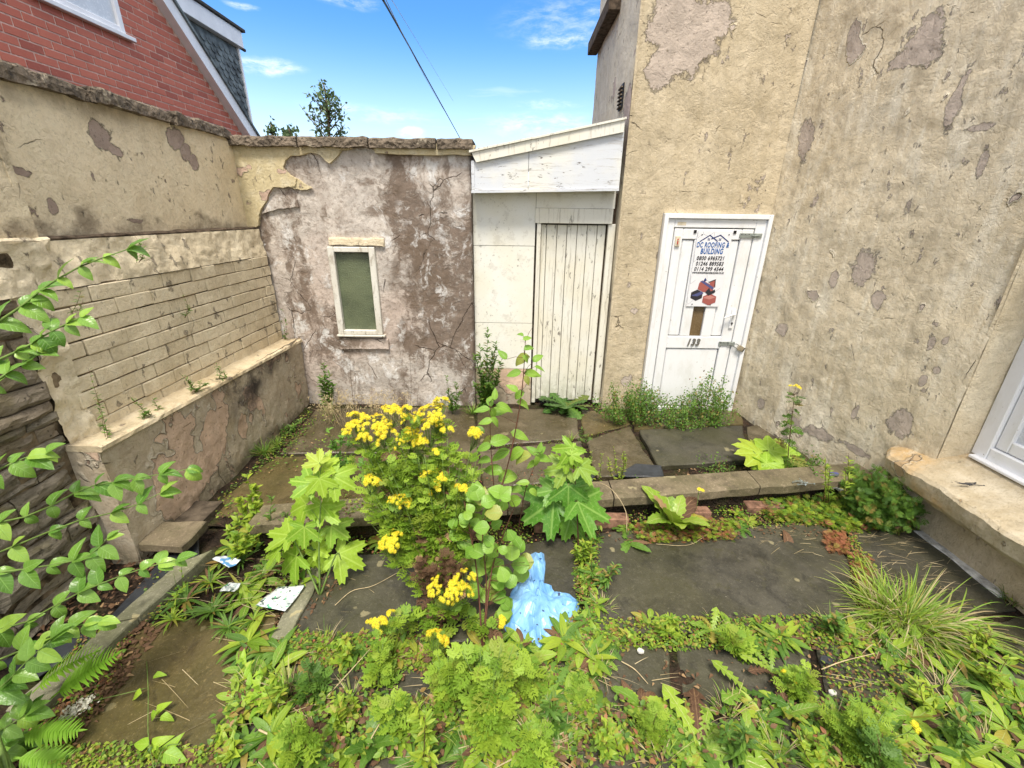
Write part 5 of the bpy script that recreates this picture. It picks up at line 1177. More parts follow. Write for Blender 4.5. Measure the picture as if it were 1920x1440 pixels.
# ---- shrub entering from the left
sb_ = (-1.72, .85, 0.0); sh2 = plant('hanging_shrub', sb_, 'large green shrub with opposite oval leaves arching in from the left edge', 'shrub'); mb = MB()
BR = [([(-60, 640), (40, 575), (75, 545), (150, 500), (238, 468)], 1.25, 56, 8, 1.0), ([(-60, 700), (40, 655), (90, 625), (150, 595)], 1.2, 52, 7, 1), ([(-60, 760), (-10, 715), (30, 690), (70, 660)], 1.15, 54, 4, 1),
      ([(-60, 990), (60, 965), (160, 915), (240, 900), (350, 880)], 1.35, 52, 9, 1), ([(-60, 1060), (60, 1010), (150, 975), (235, 955), (300, 925)], 1.32, 50, 6, 1), ([(-60, 1080), (60, 1065), (160, 1045), (200, 1010)], 1.25, 52, 7, 1),
      ([(-60, 1190), (40, 1170), (130, 1120), (200, 1090), (270, 1065), (330, 1050)], 1.22, 50, 9, 1), ([(-60, 1260), (50, 1215), (120, 1180), (185, 1165)], 1.12, 56, 7, 1), ([(-60, 905), (0, 880), (40, 860), (85, 850)], 1.25, 60, 4, 1),
       ([(-60, 1330), (0, 1290), (50, 1240), (95, 1200)], 1.02, 60, 6, 1), 
      ([(-60, 1400), (0, 1370), (40, 1345), (60, 1330)], .98, 56, 5, 1),  ([(-60, 1440), (0, 1410), (30, 1400)], .95, 60, 4, 1)]
for path, y, size, n, _ in BR:
    S2 = spline(path, n + 1); W3 = [gy(p[0], p[1], y + .10 * i / n) for i, p in enumerate(S2)]; root = np.array(sb_); mb.tube([root, root + (0, .05, W3[0][2] * .6), W3[0]], [.010, .008, .0045], 6); mb.tube(W3, np.linspace(.0045, .0015, len(W3)), 5)
    for i in range(1, n + 1):
        dx, dy = S2[i] - S2[i - 1]; a = math.degrees(math.atan2(dx, -dy)); P = np.array(W3[i]); k = depth(P) / FPX
        for sd in (-1, 1):
            s = size * (1.1 - .25 * i / n) * RNG.uniform(.6, 1.1) * .84; aa = a + sd * RNG.uniform(20, 80) * (.6 if i == n else 1); d = imgdir(aa) + RNG.uniform(-.2, .2, 3) + np.array([0, 0, -.25]) ; lobj('ovb', T_ovb, L_shrub, P, d, facing(1, .6, .4), s * k, sh2, wid=1.15)
        if i % 2 == 0 and RNG.rand() < .7: lobj('ovb', T_ovb, L_shrub, P, imgdir(a + RNG.uniform(-15, 15)) + (0, 0, .1), facing(1, .5, .4), size * k * .8, sh2)
stems(mb, 'branch', m_stemg, sh2)

# ---- ragwort
def cluster(parent, P, w, h, n, face=None, sc=.0118):
    """flat-topped head of small yellow daisies on fine stalks"""
    f = Fo(); P = np.array(P, float); a = RNG.uniform(0, 6.28, n); r = np.sqrt(RNG.rand(n)); kc = max(3, n // 9); ca = RNG.uniform(0, 6.28, kc); cr = np.sqrt(RNG.rand(kc)); ki = RNG.randint(kc, size=n); xx = cr[ki] * np.cos(ca[ki]) + RNG.normal(0, .17, n); yy_ = cr[ki] * np.sin(ca[ki]) + RNG.normal(0, .17, n); a = np.arctan2(yy_, xx); r = np.hypot(xx, yy_); Q = P + np.stack([r * np.cos(a) * w / 2, r * np.sin(a) * w / 2 * .9, -(r ** 2) * h * .5 + RNG.uniform(-.25, .25, n) * h], -1)
    nn = np.stack([np.cos(a) * r * .7, np.sin(a) * r * .7 - .25, np.full(n, .9)], -1) + RNG.uniform(-.3, .3, (n, 3)); d = unit(np.cross(nn, (1, .3, .1))); s = sc * RNG.uniform(.85, 1.2, n)
    f.add(T_flow, Q, d, nn, s, 0).add(T_disc, Q, d, nn, s, 1); c = P - (0, 0, h + w * .55); mb = MB()
    for q in Q[::2]: mb.tube([c, (c + q) / 2 + (0, 0, -.008) + (q - c) * (.25, .25, 0), q - (0, 0, .003)], [.0012, .0009, .0006], 3, False)
    f.build('flower_head', [L_pet, L_disc], parent); return c, mb
def leafy(f, pts, n, L, T, mi=0, start=.1, up=.5, jit=.3):
    S = spline(pts, 30); I = (start + (1 - start) * RNG.rand(n)) * 29; P = S[I.astype(int)]; L, n = (L * 1.35, max(3, int(n * .5))) if T is T_rag else (L, n); P = P[:n]; I = I[:n]; a = RNG.uniform(0, 6.28, n); d = np.stack([np.cos(a), np.sin(a), np.full(n, up)], -1) + RNG.uniform(-jit, jit, (n, 3)); f.add(T, P, d, np.array([0, -.2, 1.]) + RNG.uniform(-.3, .3, (n, 3)), L * RNG.uniform(.7, 1.25, n) * (1.15 - .5 * I / 29), mi)
base = gz(842, 1160); rg = plant('ragwort_plant', base, 'tall flowering ragwort with many bright yellow flower heads in the middle of the yard', 'flowering plant')
HEADS = [(690, 784, 84, 34, 52, 1.95), (664, 776, 40, 22, 18, 1.93), (732, 762, 44, 24, 22, 1.97), (716, 800, 46, 24, 22, 1.95), (690, 808, 36, 20, 14, 1.92), (768, 806, 52, 30, 30, 1.95), (816, 762, 62, 28, 38, 1.95), (804, 788, 60, 32, 36, 1.93), (778, 778, 46, 24, 22, 1.97), (790, 822, 40, 20, 16, 1.9), (826, 748, 36, 18, 14, 1.97), (880, 806, 46, 26, 26, 1.92), (690, 894, 40, 22, 20, 1.8), (744, 934, 46, 24, 24, 1.75), (812, 888, 58, 26, 30, 1.8),
         (868, 912, 42, 22, 20, 1.78), (735, 1003, 50, 30, 26, 1.66), (838, 1092, 70, 36, 34, 1.5), (870, 1074, 36, 20, 12, 1.52), (708, 1162, 40, 20, 20, 1.5), (733, 1148, 18, 10, 6, 1.5), (812, 1195, 50, 26, 20, 1.4), (780, 1212, 0, 0, 0, 1.4), (845, 1130, 20, 10, 5, 1.5), (818, 842, 16, 8, 4, 1.85), (935, 1160, 26, 16, 8, 1.5), (803, 920, 22, 14, 6, 1.8), (722, 812, 20, 10, 5, 1.9), (838, 800, 24, 12, 7, 1.9), (765, 760, 20, 10, 5, 1.95)]
mb = MB(); f = Fo(); f2 = Fo()
for (px, py, w, h, n, y) in HEADS:
    if not n: continue
    P = gy(px, py, y); k = depth(P) / FPX; c, m2 = cluster(rg, P, w * k * 1.05, h * k * .8, int(n * 2.7)); b0 = len(mb.v); mb.v += m2.v; mb.f += [tuple(b0 + i for i in q) for q in m2.f]
    s0 = base + RNG.uniform(-.05, .05, 3) * (1, 1, 0); pts = [s0, s0 + (c - s0) * (.25, .25, .35) + (0, 0, .02), s0 + (c - s0) * (.7, .7, .75), c]; mb.tube(spline(pts, 12), np.linspace(.004, .0017, 12), 5)
    leafy(f, pts, int(34 + 46 * (py < 950)), .066, T_rag, start=.34, up=.6); leafy(f2, pts, 10, .06, T_rag, start=.05, up=-.1)
for k in range(56):                                             # young leafy side shoots
    x, y_ = RNG.uniform(655, 905), RNG.uniform(850, 985); P = gy(x, y_, RNG.uniform(1.75, 1.95)); s0 = base + (P - base) * .55; pts = [s0, (s0 + P) / 2 + (0, 0, .02), P]; mb.tube(spline(pts, 6), np.linspace(.002, .001, 6), 4); leafy(f, pts, 14, .05, T_rag, up=.7)
stems(mb, 'stem', m_stemg, rg); f.build('foliage', L_rag, rg); f2.build('withered_leaves', L_dead, rg)
# withered reddish lower part
f = Fo(); mb = MB()
for k in range(26):
    x, y_ = RNG.uniform(765, 872), RNG.uniform(985, 1105); P = gy(x, y_, RNG.uniform(1.55, 1.72)); s0 = base + RNG.uniform(-.04, .04, 3) * (1, 1, 0); pts = [s0, (s0 + P) / 2 + (0, 0, .05), P]; mb.tube(spline(pts, 6), np.linspace(.002, .001, 6), 4); leafy(f, pts, 22, .045, T_carrot, mi=0 if y_ > 1030 or RNG.rand() < .5 else 1, start=.35)
wt = plant('withered_weed', base, 'withered rusty brown weed stems at the foot of the yellow ragwort', 'weed'); stems(mb, 'stem', m_stemr, wt); f.build('foliage', [L_dead, L_rag], wt)
# feathery young ragworts in the foreground
def feather(px, py, hpx, wpx, y, n, label, T=T_rag, m=L_rag, L=.075, heads=(), name='ragwort_plant', group=None, leaves=26):
    b = gz(px, py); t = plant(name, b, label, 'weed', group); mb = MB(); f = Fo()
    for k in range(n):
        P = gy(px + RNG.uniform(-.5, .5) * wpx, py - hpx * RNG.uniform(.45, 1), y + RNG.uniform(-.06, .06)); s0 = b + RNG.uniform(-.03, .03, 3) * (1, 1, 0); P[1] = max(P[1], .3); pts = [s0, s0 + (P - s0) * (.4, .4, .55), P]; mb.tube(spline(pts, 8), np.linspace(.0028, .0012, 8), 5); leafy(f, pts, leaves, L, T, start=.2, up=.45)
    for (hx, hy, w, n2) in heads:
        P = gy(hx, hy, y); k = depth(P) / FPX; c, m2 = cluster(t, P, w * k, w * k * .4, n2); b0 = len(mb.v); mb.v += m2.v; mb.f += [tuple(b0 + i for i in q) for q in m2.f]; mb.tube(spline([b, (b + c) / 2 + (0, 0, .02), c], 8), .0018, 4)
    stems(mb, 'stem', m_stemg, t); f.build('foliage', m, t); return t
feather(915, 1400, 200, 110, 1.17, 12, 'tall feathery lime green weed at the bottom middle of the picture', L=.07)
feather(840, 1330, 130, 100, 1.3, 9, 'feathery weed below the lowest yellow ragwort head', L=.055)
feather(1000, 1440, 90, 90, 1.08, 6, 'feathery seedling at the bottom edge, right of the tall feathery weed', L=.06)
feather(1090, 1330, 60, 60, 1.28, 5, 'small feathery tuft with one yellow bud in front of the blue bag', T_carrot, L_rag, .05, [(1120, 1306, 10, 3)])
feather(1610, 1420, 110, 130, 1.12, 12, 'fine feathery bright green weed with yellow flowers at the bottom right', T_carrot, L_rag, .06, [(1690, 1400, 42, 14), (1655, 1425, 40, 12), (1712, 1355, 30, 9), (1610, 1395, 26, 7), (1680, 1430, 30, 10)])
feather(1490, 1310, 60, 60, 1.32, 5, 'small weed with a few yellow florets at the lower right', T_rag, L_rag, .05, [(1485, 1262, 28, 7), (1492, 1282, 22, 6)])
feather(720, 1290, 110, 50, 1.42, 5, 'leafy flowering weed stem in front of the dark slab', T_rag, L_rag, .05)
# slender ragwort by the right wall
b = gz(1476, 905); t = plant('ragwort_plant', b, 'slender single stem ragwort with a small yellow top against the right house wall', 'flowering plant'); f = Fo(); mb = MB(); yy = b[1] + .02
pts = [b, gy(1478, 850, yy), gy(1484, 790, yy), gy(1490, 738, yy)]; mb.tube(spline(pts, 12), np.linspace(.004, .002, 12), 5); leafy(f, pts, 60, .075, T_rag, start=.25, up=.25)
P = gy(1491, 722, yy); c, m2 = cluster(t, P, .10, .03, 16, sc=.011); b0 = len(mb.v); mb.v += m2.v; mb.f += [tuple(b0 + i for i in q) for q in m2.f]; stems(mb, 'stem', m_stemr, t); f.build('foliage', L_mid, t)
b = gz(1290, 980); t = plant('ragwort_plant', b, 'single small yellow flower beside the crinkled dock leaves', 'flower'); mb = MB(); P = gy(1312, 916, b[1]); c, m2 = cluster(t, P, .06, .02, 9); mb.tube(spline([b, (b + c) / 2 + (.02, 0, 0), c], 8), .002, 4); mb.f += [tuple(len(mb.v) + i for i in q) for q in m2.f]; mb.v += m2.v; stems(mb, 'stem', m_stemg, t)
# ================================================================== rosettes: built once per kind, then copied leaf by leaf
def rosette(name, b, label, cat, tn, T, m, n, L, up=.35, wid=1.0, group=None, spread=(0, 360), name_leaf='leaf', j=.25):
    t = plant(name, b, label, cat, group)
    for i in range(n):
        a = math.radians(spread[0] + (spread[1] - spread[0]) * (i + RNG.uniform(-.3, .3)) / n); u = up + RNG.uniform(-.25, .25); d = np.array([math.cos(a), math.sin(a), u]); nn = np.array([-math.cos(a) * u, -math.sin(a) * u, 1]) + RNG.uniform(-j, j, 3); lobj(tn, T, (L_dead if RNG.rand() < .09 else (L_mid if RNG.rand() < .15 else m)), np.array(b) + (0, 0, .004), d, nn, L * RNG.uniform(.65, 1.15), t, name_leaf, wid)
    return t
def copy_tree(o, parent=None):
    c = o.copy(); col.objects.link(c)
    if parent is not None: c.parent = parent
    for ch in list(o.children): copy_tree(ch, c)
    return c
R_ = [('dock_plant', (1262, 992), 'upright dock with large crinkled bright leaves growing against the kerb', 'dock', 'dock', T_dock, L_dock, 11, .37, 2.6, 1.3),
      ('dandelion_plant', (1312, 1400), 'big dandelion rosette with long toothed leaves at the bottom, right of centre', 'dandelion', 'dand', T_dand, L_dock, 13, .24, .35, 1.1),
      ('dandelion_plant', (1445, 1262), 'dandelion with upright jagged leaves growing from the gap at lower right', 'dandelion', 'dand', T_dand, L_dock, 7, .15, .9, 1.0),
      ('dandelion_plant', (1335, 1185), 'small dandelion at the lower edge of the biggest dark slab', 'dandelion', 'dand', T_dand, L_dock, 7, .12, .7, 1.1),
      ('thistle_rosette', (1062, 765), 'dark green toothed rosette at the foot of the plank door', 'weed', 'dand', T_dand, L_dark, 22, .30, .55, 1.3),
      ('dock_plant', (700, 1400), 'dark crinkled dock leaves standing upright at the bottom, left of centre', 'dock', 'dock', T_dock, L_mid, 10, .13, 1.3, 1.1),
      ('dock_plant', (590, 1400), 'crinkled dock plant beside the pink dead leaf near the bottom', 'dock', 'dock', T_dock, L_dock, 8, .12, 1.0, 1.1),
      ('dock_plant', (985, 1425), 'very dark glossy leaved plant at the bottom edge in the middle', 'weed', 'dock', T_dock, L_dark, 5, .12, 1.0, 1.8),
      ('dock_plant', (1475, 1340), 'narrow upright dock leaves left of the feathery weed at lower right', 'dock', 'dock', T_dock, L_dock, 6, .13, 1.3, .9),
      ('dock_plant', (1180, 1020), 'low dock leaves lying at the top edge of the biggest dark slab', 'dock', 'dock', T_dock, L_mid, 6, .14, .3, 1.0),
      ('dandelion_plant', (1200, 1325), 'leafy dandelion with one orange leaf left of the biggest rosette', 'dandelion', 'dock', T_dock, L_lime, 9, .13, .7, 1.2),
      ('dock_plant', (1400, 1300), 'single long leaf dock leaning left beside the biggest dandelion', 'dock', 'dand', T_dand, L_dock, 3, .17, .8, 1.2)]
for (nm, (px, py), lab, cat, tn, T, m, n, L, up, wid) in R_: rosette(nm, gz(px, py, .01 if py > 800 else .03), lab, cat, tn, T, m, n, L, up, wid)
# strap leaved clumps left of the seedling
for k, (px, py, n, L) in enumerate([(400, 1150, 16, .15), (455, 1110, 16, .15), (350, 1130, 14, .15), (475, 1165, 10, .12), (430, 1180, 12, .11), (395, 1095, 12, .13), (500, 1075, 12, .13), (325, 1165, 10, .11), (455, 1055, 12, .12)]):
    rosette('strap_leaved_weed', gz(px, py), 'clump of glossy strap leaves left of the lime seedling, %s in order from the left' % ['third', 'seventh', 'second', 'eighth', 'fifth', 'fourth', 'ninth', 'first', 'sixth'][k], 'weed', 'strap', T_strap, [L_mid, L_lime][k % 2], int(n * 2.0), L * .95, 1.0, .6, 'strap leaved clumps left of the lime seedling')
# copied small rosettes
protos = []
for k, (tn, T, m, n, L, up, w) in enumerate([('spoon', T_spoon, L_cover, 10, .065, .35, 1), ('lance', T_lance, L_lime, 11, .075, .45, 1), ('strap', T_strap, L_mid, 12, .075, .5, 1.2), ('spoon', T_spoon, L_dock, 9, .08, .3, 1.1), ('dand', T_dand, L_mid, 8, .085, .35, 1.2), ('ov', T_ov, L_lime, 8, .055, .6, 1)]):
    protos.append((tn, T, m, n, L, up, w))
ZONES = [([(480, 1330), (1060, 1360), (1060, 1440), (440, 1440)], 50, 'bottom edge, left half', 1.3),
         ([(1080, 1330), (1900, 1330), (1920, 1440), (1080, 1440)], 38, 'bottom edge, right half', 1.3),
         ([(540, 1195), (830, 1195), (830, 1250), (545, 1240)], 15, 'below the left dark slab', 1.25),
         ([(1085, 1170), (1600, 1165), (1620, 1215), (1090, 1215)], 24, 'below the biggest dark slab', 1.15),
         ([(1010, 1190), (1110, 1160), (1130, 1320), (1000, 1330)], 20, 'in front of the bag', 1.45),
         ([(1650, 1200), (1900, 1190), (1920, 1330), (1700, 1330)], 26, 'below the grass tuft', 1.4),
         ([(640, 985), (840, 980), (830, 1040), (650, 1040)], 9, 'kerb gap behind the ragwort', 1.6),
         ([(1095, 1010), (1125, 1010), (1120, 1190), (1085, 1190)], 10, 'joint left of the biggest slab', .9),
         ([(460, 1200), (545, 1180), (500, 1330), (420, 1400)], 14, 'right side of the brown slab', 1.5),
         ([(830, 1210), (1000, 1210), (1000, 1330), (830, 1330)], 18, 'middle foreground by feathery weeds', 1.6),
         ([(1110, 960), (1700, 940), (1700, 985), (1110, 1005)], 14, 'along the kerb foot', 1.2),
         ([(400, 990), (590, 960), (600, 1090), (500, 1140), (420, 1120)], 16, 'left of the lime seedling', 1.5)]
made = {}
KN = ['spoon leaved', 'lance leaved', 'strap leaved', 'crinkled', 'toothed', 'oval leaved']; ORD = ['first', 'second', 'third', 'fourth', 'fifth', 'sixth', 'seventh', 'eighth', 'ninth', 'tenth', 'eleventh', 'twelfth', 'thirteenth', 'fourteenth']
for zi, (poly_, n, lab, sc) in enumerate(ZONES):
    pts_ = sorted([tuple(p) for p in scatter(poly_, n, .005)], key=lambda p: p[0] / (p[1] + .8)); kinds = [RNG.randint(len(protos)) for _ in pts_]; seen = {}
    for P, k in zip(pts_, kinds):
        seen[k] = seen.get(k, -1) + 1; L_ = '%s rosette, %s of its kind from the left, %s' % (KN[k], ORD[min(seen[k], 13)], lab)
        if k not in made:
            tn, T, m, nn, L, up, w = protos[k]; o = rosette('small_rosette', P, L_, 'weed', tn, T, m, nn, L, up, w); made[k] = o
        else:
            o = copy_tree(made[k]); o.location = P; o.rotation_euler = (RNG.uniform(-.15, .15), RNG.uniform(-.15, .15), RNG.uniform(0, 6.28))
        s = sc * RNG.uniform(.7, 1.35); o.scale = (s, s, s); o['label'] = L_; o['category'] = 'weed'; o['group'] = 'rosettes ' + lab
# ================================================================== masses
def cover(poly_, n, T, mats, L, h, label, z=.0, up=.3, name='ground_cover', wts=None, clump=0):
    P = scatter(poly_, n, z); 
    if clump: keep = vnoise(P * clump, 5) + RNG.uniform(-.15, .15, len(P)) > -.08; P = P[keep]
    f = Fo(); P = P.copy(); P[:, 2] += RNG.rand(len(P)) ** 1.5 * h; a = RNG.uniform(0, 6.28, len(P)); d = np.stack([np.cos(a), np.sin(a), RNG.uniform(-.1, .9, len(P)) * up * 2], -1)
    nn = np.array([0, 0, 1.]) + RNG.uniform(-.5, .5, (len(P), 3)); mi = RNG.choice(len(mats), len(P), p=wts)
    for k in range(len(mats)):
        I = mi == k
        if I.any(): f.add(T, P[I], d[I], nn[I], L * RNG.uniform(.55, 1.3, I.sum()), k)
    return tag(f.build(name, mats), label, 'ground cover', None, 'stuff')
CM = [L_cover, L_lime, L_mid, L_redherb, L_dead]
cover([(440, 1290), (1070, 1330), (1080, 1440), (380, 1440)], 2600, T_small, CM, .028, .07, 'dense creeping leaves over the ground along the bottom left', wts=[.30, .16, .30, .04, .20], up=.4, clump=6)
cover([(1070, 1325), (1930, 1325), (1930, 1440), (1070, 1440)], 3600, T_small, CM, .026, .06, 'creeping leaves and small weeds along the bottom right', wts=[.30, .16, .30, .04, .20], clump=3.5, up=.4)
cover([(530, 1190), (840, 1195), (840, 1260), (560, 1250), (500, 1230)], 3200, T_small, CM, .02, .03, 'carpet of tiny lime leaves below the left dark slab', wts=[.5, .25, .05, .05, .15])
cover([(1080, 1165), (1640, 1155), (1680, 1215), (1080, 1220)], 3600, T_small, CM, .02, .03, 'strip of tiny green leaves below the biggest dark slab', wts=[.4, .35, .15, .02, .08])
cover([(1075, 1000), (1125, 1000), (1115, 1180), (1150, 1200), (1000, 1340), (990, 1210), (1080, 1190)], 2600, T_small, CM, .016, .035, 'small leaves filling the joint beside the blue bag', wts=[.4, .2, .2, .05, .15])
cover([(640, 975), (840, 965), (1090, 960), (1700, 930), (1725, 985), (1560, 985), (1100, 1010), (840, 1035), (640, 1040)], 5200, T_small, CM, .017, .04, 'tangle of small leaves along the foot of the kerb', wts=[.3, .25, .25, .08, .12], clump=3)
cover([(1575, 980), (1600, 980), (1650, 1160), (1615, 1170)], 900, T_small, [L_cover, L_redherb, L_lime, L_dead], .015, .025, 'red and green creeping leaves in the joint right of the biggest slab', wts=[.35, .35, .2, .1])
cover([(1640, 1180), (1920, 1110), (1930, 1330), (1560, 1325), (1530, 1200)], 3400, T_small, CM, .018, .04, 'weedy patch below the grass tuft at the right', wts=[.35, .25, .2, .05, .15], clump=3)
cover([(300, 1060), (400, 1035), (590, 960), (630, 1060), (560, 1120), (500, 1150), (240, 1175)], 3000, T_small, CM, .018, .04, 'small leaves over the soil left of the lime seedling', wts=[.2, .3, .35, .03, .12], clump=3)
cover([(160, 1190), (262, 1168), (210, 1290), (110, 1440), (0, 1440), (60, 1330)], 2600, T_small, [L_mid, L_lime, L_dead, L_redherb], .018, .03, 'leaf litter and small green leaves beside the brown slab', wts=[.22, .18, .45, .15])
cover([(110, 1400), (430, 1400), (430, 1440), (90, 1440)], 1000, T_small, CM, .017, .03, 'tiny leaves at the bottom edge of the brown slab', wts=[.4, .35, .1, .0, .15])
cover([(1180, 990), (1380, 980), (1375, 1015), (1200, 1020)], 1500, T_carrot, [L_redherb, L_lime, L_dead], .028, .05, 'reddened feathery herb spreading in front of the crinkled dock', wts=[.34, .5, .16], name='reddened_herb')
cover([(1545, 1000), (1580, 1000), (1590, 1040), (1550, 1035)], 260, T_carrot, [L_redherb], .028, .04, 'patch of pink red herb at the upper right corner of the biggest slab', name='reddened_herb')
cover([(1590, 1040), (1630, 1040), (1650, 1120), (1620, 1130)], 300, T_carrot, [L_redherb, L_lime], .024, .03, 'orange and green herb between the two right hand slabs', name='reddened_herb')
cover([(1390, 930), (1600, 925), (1700, 930), (1730, 990), (1600, 1000), (1440, 975)], 3000, T_carrot, [L_lime, L_mid, L_redherb], .036, .07, 'low ferny green leaves in front of the right end of the kerb', wts=[.6, .3, .1], name='ferny_weeds')
cover([(595, 765), (770, 762), (770, 790), (600, 800)], 700, T_small, [L_mid, L_dark, L_dead], .02, .03, 'weeds in the corner at the foot of the outhouse', wts=[.4, .3, .3])
cover([(890, 905), (1120, 893), (1118, 880), (900, 885)], 260, T_small, [L_mid, L_redherb, L_dead], .014, .02, 'small plants in the joint behind the kerb', .02, wts=[.4, .3, .3])
cover([(895, 838), (1090, 818), (1185, 798), (1180, 810), (1090, 830), (896, 848)], 260, T_small, [L_mid, L_lime, L_dead], .012, .015, 'sprinkled small plants in the terrace joints', .02, wts=[.3, .4, .3])
# moss lines and litter of dead leaves
def litter(poly_, n, L, label, z=.01, mats=(L_dead,)):
    P = scatter(poly_, n, z); P[:, 2] += RNG.rand(n) * .012; a = RNG.uniform(0, 6.28, n); f = Fo(); f.add(T_ov, P, np.stack([np.cos(a), np.sin(a), RNG.uniform(-.2, .3, n)], -1), np.array([0, 0, 1.]) + RNG.uniform(-.7, .7, (n, 3)), L * RNG.uniform(.5, 1.4, n)); return tag(f.build('leaf_litter', list(mats)), label, 'dead leaves', None, 'stuff')
litter([(150, 1250), (262, 1160), (300, 1180), (200, 1330), (120, 1420), (90, 1400)], 420, .028, 'brown dead leaves drifted between the stone edging and the brown slab')
litter([(60, 1040), (330, 1000), (335, 1050), (190, 1170), (60, 1200)], 380, .028, 'brown dead leaves lying below the shrub by the left wall')
litter([(500, 1140), (620, 1060), (640, 1100), (530, 1210)], 120, .024, 'dead leaves around the white card')
litter([(540, 1230), (840, 1225), (830, 1440), (520, 1440)], 260, .026, 'rust brown dead leaves among the weeds in the left foreground')
litter([(1080, 1000), (1700, 960), (1700, 1000), (1100, 1020)], 260, .02, 'small dead leaves along the top of the biggest slab')
litter([(1100, 1190), (1900, 1190), (1900, 1440), (1100, 1440)], 320, .022, 'scattered dead leaves in the right foreground')
litter([(520, 770), (900, 765), (1190, 790), (1240, 890), (400, 960)], 240, .012, 'tiny brown bits scattered on the terrace slabs', .035)
cover([(385, 962), (572, 772), (600, 780), (440, 975)], 1100, T_small, [L_mid, L_lime, L_dead], .02, .04, 'weeds and moss along the foot of the low plinth', .02, wts=[.45, .25, .3], clump=4)
cover([(470, 960), (660, 930), (740, 925), (1080, 905), (1080, 925), (740, 950), (640, 970), (480, 985)], 1100, T_small, [L_mid, L_lime, L_dead], .018, .03, 'small plants growing over the left end of the kerb', .2, wts=[.4, .3, .3], clump=4)
cover([(590, 780), (770, 775), (740, 850), (900, 850), (900, 900), (720, 960), (600, 960), (520, 860)], 900, T_small, [L_mid, L_lime, L_dead], .022, .05, 'scattered seedlings on the terrace behind the ragwort', .03, wts=[.45, .3, .25], clump=5)
# broken clay bits
litter([(1280, 878), (1640, 880), (1500, 892), (1250, 892)], 160, .018, 'brown debris behind the kerb by the doorstep slab', .04)

# ================================================================== grasses
ORD2 = ['first', 'second', 'third', 'fourth', 'fifth', 'sixth', 'seventh', 'eighth', 'ninth', 'tenth', 'eleventh', 'twelfth', 'thirteenth', 'fourteenth', 'fifteenth', 'sixteenth', 'seventeenth', 'eighteenth']
def tuft(px, py, n, L, w, label, mats, wts, spread=.9, up=.8, bend=.55, r=.05, z=.0, name='grass_tuft', cat='grass', dirb=(0, 0), parts=True, group=None, dry=True):
    b = gz(px, py, z); t = plant(name, b, label, cat, group); f = Fo(); mi = RNG.choice(len(mats), n, p=wts)
    a = RNG.uniform(0, 6.28, n); s = RNG.uniform(.1, spread, n); d = np.stack([np.cos(a) * s + dirb[0], np.sin(a) * s + dirb[1], np.full(n, up) * RNG.uniform(.5, 1.2, n)], -1); P = np.array(b) + np.stack([np.cos(a) * r, np.sin(a) * r, 0 * a], -1) * RNG.rand(n)[:, None]; LL = L * RNG.uniform(.45, 1.1, n)
    for k in range(len(mats)):
        I = mi == k
        if I.any(): f.blade(P[I], d[I], None, LL[I], w * RNG.uniform(.6, 1.3, I.sum()), bend * RNG.uniform(.4, 1.3, I.sum()), k, 7)
    f.build('blades', list(mats), t); return t
tuft(1700, 1165, 420, .40, .0030, 'big tousled grass tuft sprawling at the right side of the yard', [L_grass, L_lime, L_straw], [.6, .2, .2], 1.2, .8, .6, .15)
tuft(1650, 1150, 130, .30, .0032, 'bright green middle of the big tousled tuft, nearest the slab corner', [L_lime, L_grass], [.5, .5], 1.0, .9, .5, .10)
tuft(1790, 1180, 130, .50, .0030, 'long bent grass blades trailing to the right edge', [L_grass, L_straw], [.6, .4], .8, .4, .7, .06, dirb=(1.0, -.1))
tuft(1655, 1200, 120, .20, .002, 'short dry yellow grass under the big tuft', [L_straw, L_grass], [.75, .25], 1.2, .6, .7, .07)
tuft(1070, 828, 26, .13, .003, 'small bright grass clump growing in the terrace joint', [L_grass], [1.], .6, 1.2, .3, .015, .03)
tuft(495, 850, 120, .22, .0028, 'grassy clump at the foot of the low plinth on the left', [L_mid, L_grass], [.6, .4], .9, .9, .6, .05, .03)
tuft(520, 835, 60, .18, .0028, 'second grass clump by the plinth, nearer the outhouse', [L_grass, L_mid], [.5, .5], .9, .9, .6, .04, .03)
tuft(885, 775, 70, .22, .003, 'dark grass at the right corner of the outhouse wall', [L_mid, L_grass], [.6, .4], .7, 1.0, .5, .05, .03)
tuft(620, 775, 60, .30, .002, 'wispy grass in front of the outhouse wall, left end', [L_grass, L_straw], [.5, .5], .5, 1.2, .5, .08, .03)
tuft(1560, 975, 80, .10, .0025, 'upright grassy shoots by the red stemmed weeds at the kerb', [L_lime, L_grass], [.5, .5], .5, 1.2, .3, .06)
tuft(1900, 1130, 90, .14, .002, 'weedy clump against the right house wall', [L_mid, L_straw], [.7, .3], .9, .9, .5, .05)
tuft(540, 1290, 60, .16, .0035, 'pale grass and yellow blades beside the small dark slab at lower left', [L_grass, L_straw, L_lime], [.5, .3, .2], .7, 1.0, .4, .04)
tuft(735, 1235, 40, .14, .0045, 'fresh grass blades below the left dark slab', [L_grass, L_lime], [.6, .4], .6, 1.1, .4, .03)
tuft(1010, 1400, 70, .22, .0022, 'dry white grass stalks lying at the bottom middle', [L_straw], [1.], 1.2, .35, .3, .06)
